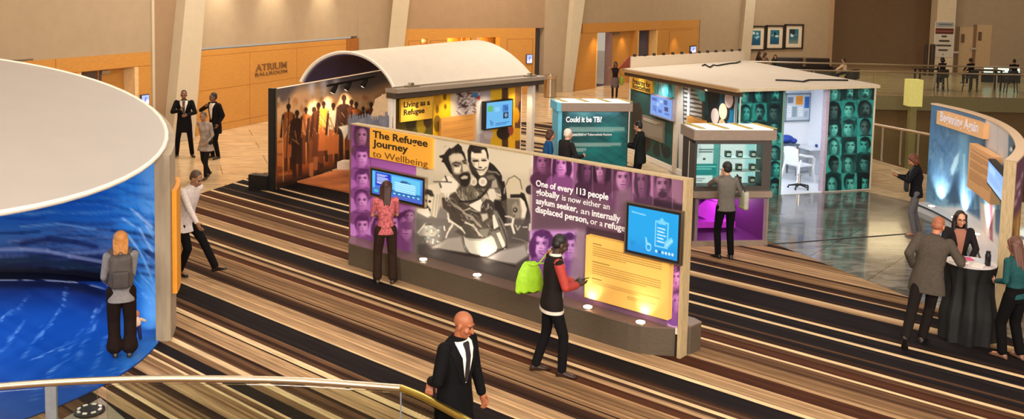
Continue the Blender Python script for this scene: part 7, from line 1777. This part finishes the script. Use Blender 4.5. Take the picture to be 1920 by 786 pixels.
# 3 pink blouse
x, y = fl(722, 531)
P3 = person('woman in a pink patterned blouse and brown trousers facing the blue touch screen', x, y, -12, 1.66, True, skin=(176, 120, 92), vox=.0095, hair=dict(style='long', c=(58, 30, 22), len=.34), feat=False,
            top=dict(type='blouse', c=(176, 92, 96), var=.55, scale=26, sleeve='short', hem=-.10, name='pink_print'), legs=dict(c=(46, 31, 23), fit=1.18, hem=1.2, shoe=(50, 34, 28)),
            pose=dict(hl=(-.12, .30, -.32), hr=(.08, .30, -.30), hyaw=18, hpitch=6, fl=(-.13, .03, .085), fr=(.13, -.04, .085), tr=24, epl=(-.5, -.7, -.5), epr=(.5, -.7, -.5)))
# 4 grey shirt at the purple kiosk
x, y = fl(1357, 484)
P4 = person('man in a grey sweater and black trousers studying the display kiosk', x, y, -6, 1.76, skin=(196, 146, 116), vox=.010, hair=dict(style='short', c=(26, 26, 28), vol=1.03), feat=False,
            top=dict(type='shirt', c=(104, 98, 92), hem=-.08), legs=dict(c=(13, 12, 14), shoe=(22, 18, 18)), pose=dict(hl=(-.02, .22, .02), hr=(.20, .22, -.32), epl=(-1, -.1, -.6), fr=(.11, -.05, .085), tl=-24, hyaw=-14, hpitch=2, hdl=(.1, .2, 1), lean=1))
# 5 woman in the black jacket, reading
x, y = fl(1713, 441)
P5 = person('woman in a black jacket and grey jeans reading a sheet near the curved wall', x, y, -72, 1.66, True, skin=(190, 130, 96), vox=.010, hair=dict(style='bob', c=(96, 48, 26), vol=1.08),
            top=dict(type='jacket', c=(22, 22, 25), hem=-.12, open=(60, 58, 60)), legs=dict(type='jeans', c=(94, 92, 94), fit=.95, shoe=(120, 84, 66)), pose=dict(hl=(-.06, .34, -.16), hr=(.10, .36, -.18), epl=(-.8, -.4, -.8), epr=(.8, -.4, -.8), pnl=(.2, -.3, 1), pnr=(-.2, -.3, 1), hpitch=30, fr=(.1, -.12, .085)))
handheld(P5, -1, 'leaflet', 'sheet of paper held by the woman in the black jacket', 'paper', (.13, .2, .006), pm('paper_sheet', (228, 214, 200), .6, var=.02))
# 6 grey suit at the cocktail table
q = aty(1752, 560, 12.9)
P6 = person('man in a grey-brown suit leaning on the cocktail table, seen from behind', q[0] - .30, 12.56, 30, 1.80, skin=(190, 116, 82), vox=.009, hair=dict(style='short', c=(150, 90, 62), vol=.95), feat=False,
            top=dict(type='suit', c=(74, 66, 58), hem=-.235, flare=1.1), legs=dict(c=(26, 21, 19), fit=1.08, shoe=(30, 24, 22)),
            pose=dict(pelvis=(.02, 0, .94), lean=12, side=6, hrw=(6.30, 12.60, 1.2), hr=(.46, .26, -.36), hl=(-.24, -.02, -.42), epr=(.5, -.6, -.8), fl=(-.16, -.42, .17), pl=58, kpl=(0, 1, -.2), fr=(.0, .03, .085), tl=-5, hyaw=12, girth=1.1, hdr=(.2, .9, -.12), pnr=(0, -.1, -1), curl_r=.35))
# 7 woman with glasses behind the table
q = aty(1797, 430, 13.55)
P7 = person('woman with glasses and long black hair behind the cocktail table', q[0], 13.55, 190, 1.66, True, skin=(206, 144, 112), vox=.009, hair=dict(style='long', c=(28, 20, 20), len=.30, front=True, glasses=True),
            top=dict(type='jacket', c=(28, 24, 26), open=(150, 96, 76), hem=-.12), legs=dict(c=(26, 24, 26)), pose=dict(hl=(-.10, .36, -.30), hr=(.16, .34, -.30), epl=(-.8, -.4, -.6), epr=(.8, -.4, -.6), pnl=(0, 0, -1), pnr=(0, 0, -1), hpitch=6))
# 8 woman in teal at the frame edge
q = aty(1895, 560, 12.15)
P8 = person('woman in a teal cardigan with long brown hair, beside the cocktail table', q[0] + .02, 12.08, -24, 1.64, True, skin=(196, 140, 110), vox=.009, hair=dict(style='long', c=(92, 58, 46), len=.34, vol=1.06), feat=False,
            top=dict(type='blouse', c=(32, 72, 74), hem=-.06), legs=dict(c=(11, 10, 11), fit=1.15, waist=.1, shoe=(120, 80, 56)), pose=dict(hl=(-.12, .2, -.34), hr=(.2, .15, -.4), fl=(-.12, .05, .085), fr=(.1, -.06, .085)))
# 9 woman with the rucksack in the round pavilion
x, y = fl(229, 671)
P9 = person('blonde woman in a grey jacket with a rucksack looking at the wave mural', x, y, -22, 1.61, True, skin=(206, 160, 134), vox=.0085, hair=dict(style='long', c=(190, 128, 66), len=.24, vol=1.12), feat=False, z0=.015,
            top=dict(type='jacket', c=(128, 124, 124), hem=-.16, flare=1.06, nocollar=True), legs=dict(c=(30, 19, 15), fit=1.28, hem=1.5, shoe=(30, 20, 18)), pose=dict(hl=(-.19, .20, -.42), hr=(.10, .26, -.40), epl=(-.25, -1, -.3), epr=(.1, -1, -.4), girth=.93, fl=(-.09, .02, .085), fr=(.1, -.02, .085), hpitch=4, lean=-1))
# 10, 11 two men in suits by the wall, 12 walker in front of them
x, y = fl(346, 294)
P10 = person('man in a black suit facing out with raised hands beside the slanted column', x, y, 166, 1.84, skin=(120, 82, 60), vox=.012, hair=dict(style='short', c=(24, 20, 18), vol=.95), top=dict(type='suit', c=(17, 15, 17), shirt=(222, 208, 190), tie=(60, 44, 40), hem=-.3), legs=dict(c=(15, 13, 16)),
             pose=dict(hl=(-.10, .27, -.28), hr=(.06, .27, -.16), epl=(-.9, -.5, -.4), epr=(.9, -.4, -.4), fl=(-.19, .02, .085), fr=(.19, .02, .085), tl=-24, tr=24, hdr=(-.3, .2, 1), curl_r=.8))
x, y = fl(404, 297)
P11 = person('man in a dark suit and white shirt standing against the maple wall panel', x, y, 216, 1.80, skin=(110, 74, 54), vox=.012, hair=dict(style='short', c=(22, 18, 16)), top=dict(type='suit', c=(20, 18, 20), shirt=(226, 216, 204), hem=-.28, v=.1), legs=dict(c=(17, 15, 17)), pose=dict(hr=(.02, .24, -.03), hl=(-.22, .05, -.48), epr=(1, -.1, -.4), hdr=(-.2, .1, 1), curl_r=1.0, hyaw=10, hpitch=4))
x, y = fl(386, 335)
P12 = person('walker in a grey patterned top and dark trousers crossing the stone floor', x, y, 196, 1.66, True, skin=(150, 108, 84), vox=.012, hair=dict(style='short', c=(90, 72, 58)), top=dict(type='blouse', c=(150, 136, 124), var=.4, scale=9, hem=-.22, flare=1.35, name='grey_walk_top'), legs=dict(c=(28, 25, 26), fit=.9),
             pose=dict(fl=(-.06, .10, .085), fr=(.06, -.22, .12), pr=30, hl=(-.2, .2, -.42), hr=(.2, -.2, -.42), lean=6))
# 13 strider in the white shirt
x, y = fl(341, 519)
P13 = person('strider in a white shirt and black trousers passing the amber board', x + .02, y + .1, 112, 1.84, skin=(150, 108, 80), vox=.0095, hair=dict(style='short', c=(78, 58, 42)), top=dict(type='shirt', c=(206, 194, 188), hem=-.18, flare=1.3, name='white_shirt'), legs=dict(c=(16, 14, 14), fit=1.0),
             pose=dict(pelvis=(0, 0, .90), fr=(.07, -.05, .085), fl=(-.07, .58, .10), pl=-14, hl=(-.28, -.30, -.36), hr=(.26, .34, -.34), epl=(-1, -1, 0), epr=(.4, -1, -.4), lean=16, kpl=(0, 1, .3), hpitch=14))
# 14, 15 a woman and an elderly man behind the long wall
q = aty(1027, 262, 20.7)
P14 = person('woman with brown hair in a blue top talking behind the long exhibit wall', q[0], 20.7, 82, 1.64, True, skin=(200, 142, 112), vox=.012, hair=dict(style='bob', c=(70, 40, 28), vol=1.08), top=dict(type='blouse', c=(30, 78, 128)), legs=dict(c=(30, 28, 32)), pose=dict(hyaw=10))
q = aty(1060, 262, 20.2)
P15 = person('elderly man with white hair in a dark jacket behind the long exhibit wall', q[0], 20.1, 58, 1.76, skin=(214, 160, 134), vox=.012, hair=dict(style='short', c=(222, 212, 200)), top=dict(type='jacket', c=(36, 33, 33), open=(214, 200, 180)), legs=dict(c=(34, 32, 36)), pose=dict(hr=(.2, .3, -.25), hyaw=0))
q = aty(1189, 250, 21.7)
P16 = person('person in dark clothes at the side of the teal panel kiosk', q[0] + .16, 21.7, -66, 1.74, skin=(200, 150, 118), vox=.012, hair=dict(style='short', c=(24, 20, 20)), top=dict(type='jacket', c=(30, 34, 34), open=(214, 208, 170)), legs=dict(c=(24, 26, 28)), pose=dict(hl=(-.1, .3, -.25), hr=(.1, .3, -.25), hpitch=14))
# 17 phoning at the far door
x, y = fl(1152, 185)
P17 = person('woman in a black top phoning before the open maple doorway', x, y, 186, 1.66, True, skin=(150, 100, 78), vox=.014, hair=dict(style='bob', c=(24, 18, 18), vol=1.1), top=dict(type='tee', c=(30, 24, 26), sleeve='none', hem=-.1), legs=dict(type='skirt', c=(40, 30, 32), sc=(92, 78, 80), fit=.85), pose=dict(hr=(.11, .15, .12), epr=(1, .3, -.6), hdr=(-.2, -.1, 1), hl=(-.18, .16, -.42), fl=(-.09, 0, .085), fr=(.09, 0, .085)))
handheld(P17, 1, 'smartphone', 'phone held to the ear of the woman at the open doorway', 'phone', (.075, .15, .014), M_phone)
# seated figures in the far lounge
def seated(label, u, y, face, zs, skin, hair, topc, fem, h=1.7, vox=.016):
    q = aty(u, 130, y); k = h / 1.75
    return person(label, q[0], y, face, h, fem, skin, dict(type='blouse', c=topc), dict(c=(32, 28, 30)), hair,
                  dict(pelvis=(0, 0, zs / k + .17), fl=(-.12, .42, zs / k - .33 if zs > .6 else .085), fr=(.12, .42, zs / k - .33 if zs > .6 else .085), hl=(-.1, .4, -.3), hr=(.1, .4, -.3), lean=8), vox, 0., False)
seated('seated woman with long dark hair nearest the slanted gallery fin', 1419, 55.4, 120, .5, (120, 80, 62), dict(style='long', c=(36, 24, 20), len=.3), (60, 46, 42), True)
seated('seated woman in a taupe top between two companions by the sofa', 1431, 54.4, 60, .5, (190, 140, 112), dict(style='long', c=(70, 44, 32), len=.26), (130, 104, 90), True)
seated('seated figure in a dark green top with curly brown hair beside the sofa', 1453, 52.6, 200, .5, (196, 146, 116), dict(style='bob', c=(84, 52, 36), vol=1.1), (34, 46, 40), True)
seated('woman in a cream top with long hair seated in the tub chair', 1585, 51.0, -80, .5, (196, 140, 110), dict(style='long', c=(52, 32, 24), len=.36), (214, 190, 160), True)
seated('seated figure with dark bobbed hair below the column sign', 1768, 48.1, 0, .80, (150, 110, 86), dict(style='bob', c=(30, 22, 20), vol=1.4), (40, 34, 34), True)
seated('seated figure in dark clothes beside the lit bar displays', 1822, 48.1, -16, .80, (150, 108, 84), dict(style='short', c=(26, 20, 18), vol=1.15), (30, 26, 27), False)
seated('seated figure in dark clothes at the frame edge of the far lounge', 1902, 48.2, 14, .80, (150, 108, 84), dict(style='short', c=(26, 20, 18), vol=1.1), (30, 26, 27), False)
# ---------------------------------------------------------------- bags
def strap(name_parent, pts, r, mat): mb = MB(); mb.tube(dens([np.array(p) for p in pts], 6), r, 8); return mesh('strap', mb, mat, name_parent, smooth=True)
# rucksack
f = P9; c = f['W'](f['chest'] - f['fw'] * .262 * f['k'] - V(0, 0, .03)); M3 = np.column_stack([f['R'] @ f['rt'], f['R'] @ f['fw'], f['R'] @ f['up']])
rk = thing('rucksack', 'dark grey rucksack on the blonde woman\'s back', 'bag', tuple(c)); M_bag = pm('rucksack_grey', (74, 66, 62), .7, var=.2)
mb = MB(); mb.rbox(c, (.27, .14, .42), M3, .06, 5); mesh('main_bag', mb, M_bag, rk, smooth=True)
mb = MB(); mb.rbox(c + M3 @ V(0, -.085, -.08), (.20, .06, .22), M3, .03, 4); mesh('front_pocket', mb, pm('pocket_grey', (62, 56, 54), .7, var=.15), rk, smooth=True)
mb = MB(); mb.tube([c + M3 @ V(-.04, -.02, .21), c + M3 @ V(0, -.02, .25), c + M3 @ V(.04, -.02, .21)], .01, 8); mesh('grab_handle', mb, M_bag, rk, smooth=True)
for s in (-1, 1): strap(rk, [c + M3 @ V(s * .09, .07, .19), c + M3 @ V(s * .125, .15, .245), c + M3 @ V(s * .125, .33, .15), c + M3 @ V(s * .14, .345, -.05), c + M3 @ V(s * .13, .08, -.18)], .017, M_bag)
# green tote of the man in the varsity jacket
f = P2; s0_ = f['W'](f['sh'][0] + (f['sh'][0] - f['sh'][1]) * .08 + V(0, 0, .07)); c = f['W'](f['pel'] + V(-.34, -.20, .16) * f['k'])
tb_ = thing('tote_bag', 'bright green tote bag slung behind the red-sleeved man', 'bag', tuple(c)); M_gr = pm('lime_cloth', (150, 196, 36), .6, var=.12)
rot = np.array(Matrix.Rotation(math.radians(20), 3, 'Z')); mb = MB(); R = []
for a, w_, d_ in ((-.19, .15, .03), (-.17, .19, .06), (-.05, .185, .07), (.08, .15, .055), (.17, .10, .03), (.20, .07, .015)): R.append([c + rot @ V(w_ * math.cos(2 * PI * m / 18), d_ * math.sin(2 * PI * m / 18), a + .012 * math.sin(3 * m)) for m in range(18)])
mb.rings(R); mesh('bag_body', mb, M_gr, tb_, smooth=True)
strap(tb_, [c + rot @ V(-.05, 0, .18), c * .5 + s0_ * .5 + V(-.04, -.05, 0), s0_, c * .5 + s0_ * .5 + V(.09, .06, 0), c + rot @ V(.06, 0, .18)], .009, M_gr)
# shoulder bag of the man in grey
f = P4; s0_ = f['W'](f['sh'][1] + V(0, 0, .07)); c = f['W'](f['pel'] + V(.31, -.04, .12) * f['k'])
sb_ = thing('shoulder_bag', 'pale grey and yellow-green shoulder bag on the man in the grey sweater', 'bag', tuple(c)); mb = MB(); mb.rbox(c, (.10, .26, .34), np.array(Matrix.Rotation(.2, 3, 'Z')), .04, 4); mesh('bag_body', mb, pm('bag_pale', (170, 168, 150), .7, var=.15), sb_, smooth=True)
mb = MB(); mb.rbox(c + V(.0, 0, -.13), (.108, .20, .07), np.array(Matrix.Rotation(.2, 3, 'Z')), .03, 4); mesh('bag_base', mb, pm('bag_lime', (170, 190, 60), .7), sb_, smooth=True)
strap(sb_, [c + V(0, -.1, .16), c * .45 + s0_ * .55 + V(.03, -.09, 0), s0_ + V(0, 0, .02), c * .45 + s0_ * .55 + V(.02, .1, 0), c + V(0, .1, .16)], .014, pm('strap_black', (30, 30, 32), .7))
# black folder bag of the woman reading
f = P5; c = f['W'](f['pel'] + V(.0, .20, .10) * f['k']); hb = thing('handbag', 'black handbag hanging in front of the woman in the black jacket', 'bag', tuple(c)); Rz = np.array(WM[f['t'].name].to_3x3())
mb = MB(); mb.rbox(c, (.26, .08, .22), Rz, .03, 4); mesh('bag_body', mb, pm('handbag_black', (26, 24, 28), .5), hb, smooth=True)
mb = MB(); mb.tube([c + Rz @ V(-.09, 0, .1), c + Rz @ V(-.06, .0, .2), c + Rz @ V(.06, 0, .2), c + Rz @ V(.09, 0, .1)], .01, 8); mesh('handle', mb, MATS['handbag_black'], hb, smooth=True)
# green bag of the woman phoning
f = P17; c = f['W'](f['pel'] + V(-.30, .04, -.1) * f['k']); gb = thing('carrier_bag', 'green carrier bag held by the woman at the open doorway', 'bag', tuple(c)); mb = MB(); mb.rbox(c, (.14, .3, .36), np.eye(3), .04, 4); mesh('bag_body', mb, pm('green_carrier', (120, 150, 50), .6, var=.1), gb, smooth=True)
mb = MB(); mb.tube([c + V(0, -.06, .17), c + V(0, -.04, .3), c + V(0, .04, .3), c + V(0, .06, .17)], .012, 8); mesh('handle', mb, MATS['green_carrier'], gb, smooth=True)

# ---- bake the fused forms to plain meshes
dg = bpy.context.evaluated_depsgraph_get()
for o in PENDING:
    m_ = bpy.data.meshes.new_from_object(o.evaluated_get(dg), depsgraph=dg); m_.name = o.name
    m_.polygons.foreach_set('use_smooth', [True] * len(m_.polygons))
    old = o.data; PENDING_M = list(old.materials)
    m_.materials.clear(); [m_.materials.append(x) for x in PENDING_M]
    o.modifiers.clear(); o.data = m_; bpy.data.meshes.remove(old)
# ================================================================== lighting of the hall
w = bpy.data.worlds.new('hall'); SC.world = w; w.use_nodes = True
bg = w.node_tree.nodes['Background']; bg.inputs[0].default_value = lin((255, 236, 212)) + (1,); bg.inputs[1].default_value = .5
WARM = (255, 248, 238)
for i, (x, y, e) in enumerate(((-6, 8, 420), (3, 8, 420), (-3, 16, 520), (6, 16, 520), (-6, 26, 560), (4, 27, 560), (1, 38, 620), (14, 40, 420), (16, 54, 420), (30, 54, 200))):
    light('AREA', 'ceiling_panel_light', (x, y, HW - .15), e * (.40 if y < 12 else .55 if y < 24 else .9), WARM, 3.2, (x, y, 0))
for x, e in ((-8, 1200), (2, 1900), (12, 1600)):  # added fill from behind the camera for the upright surfaces
    light('AREA', 'added_front_fill', (x, -2.8, 7.2), e, WARM, 5., (x * .6, 18, 1.), sy=2.)
for s_ in (-12, -5, 2, 8): light('AREA', 'added_wall_fill', WL.pt(s_, HW - .3, 3.2), 130, (255, 226, 184), 5., WL.pt(s_, 3.0, 0), sy=.6)  # added fill to brighten the left wall
for P_, s_ in ((PB, 1.5), (PB, 5.5), (PD, 3), (PD, 9), (PF, 3)): light('AREA', 'added_wall_fill', P_.pt(s_, HW - .3, 4.), 120, (255, 226, 184), 4., P_.pt(s_, 3.0, 0), sy=.6)  # same added fill for the far walls
# lit ceiling panel that the polished floor mirrors
mb = MB(); q = [(19.9, 49.9), (22.3, 49.9), (24.4, 57.0), (21.8, 57.0)]
mb.prism(q, HW - .06, HW - .01); tag(mesh('ceiling_light', mb, pm('ceiling_diffuser', (255, 236, 190), .5, emit=2.2, ecol=(255, 232, 180))), 'large lit ceiling panel above the lounge seen mirrored in the floor', 'lamp')
# ================================================================== camera and render look
cam = bpy.data.cameras.new('camera'); co = bpy.data.objects.new('camera', cam); COL.objects.link(co)
right, down, fwd = _R, _D, _F
Mx = Matrix(((right[0], -down[0], -fwd[0], 0), (right[1], -down[1], -fwd[1], 0), (right[2], -down[2], -fwd[2], EYE), (0, 0, 0, 1)))
co.matrix_world = Mx
cam.sensor_width = 36.; cam.lens = FOC / 1920. * 36.
cam.shift_x = -(CX - 960.) / 1920. ; cam.shift_y = -(393. - CY) / 1920.
cam.clip_end = 300.
SC.camera = co
SC.view_settings.view_transform = 'Standard'; SC.view_settings.look = 'None'; SC.view_settings.gamma = 1.; SC.view_settings.exposure = 0.
SC.view_settings.use_curve_mapping = False
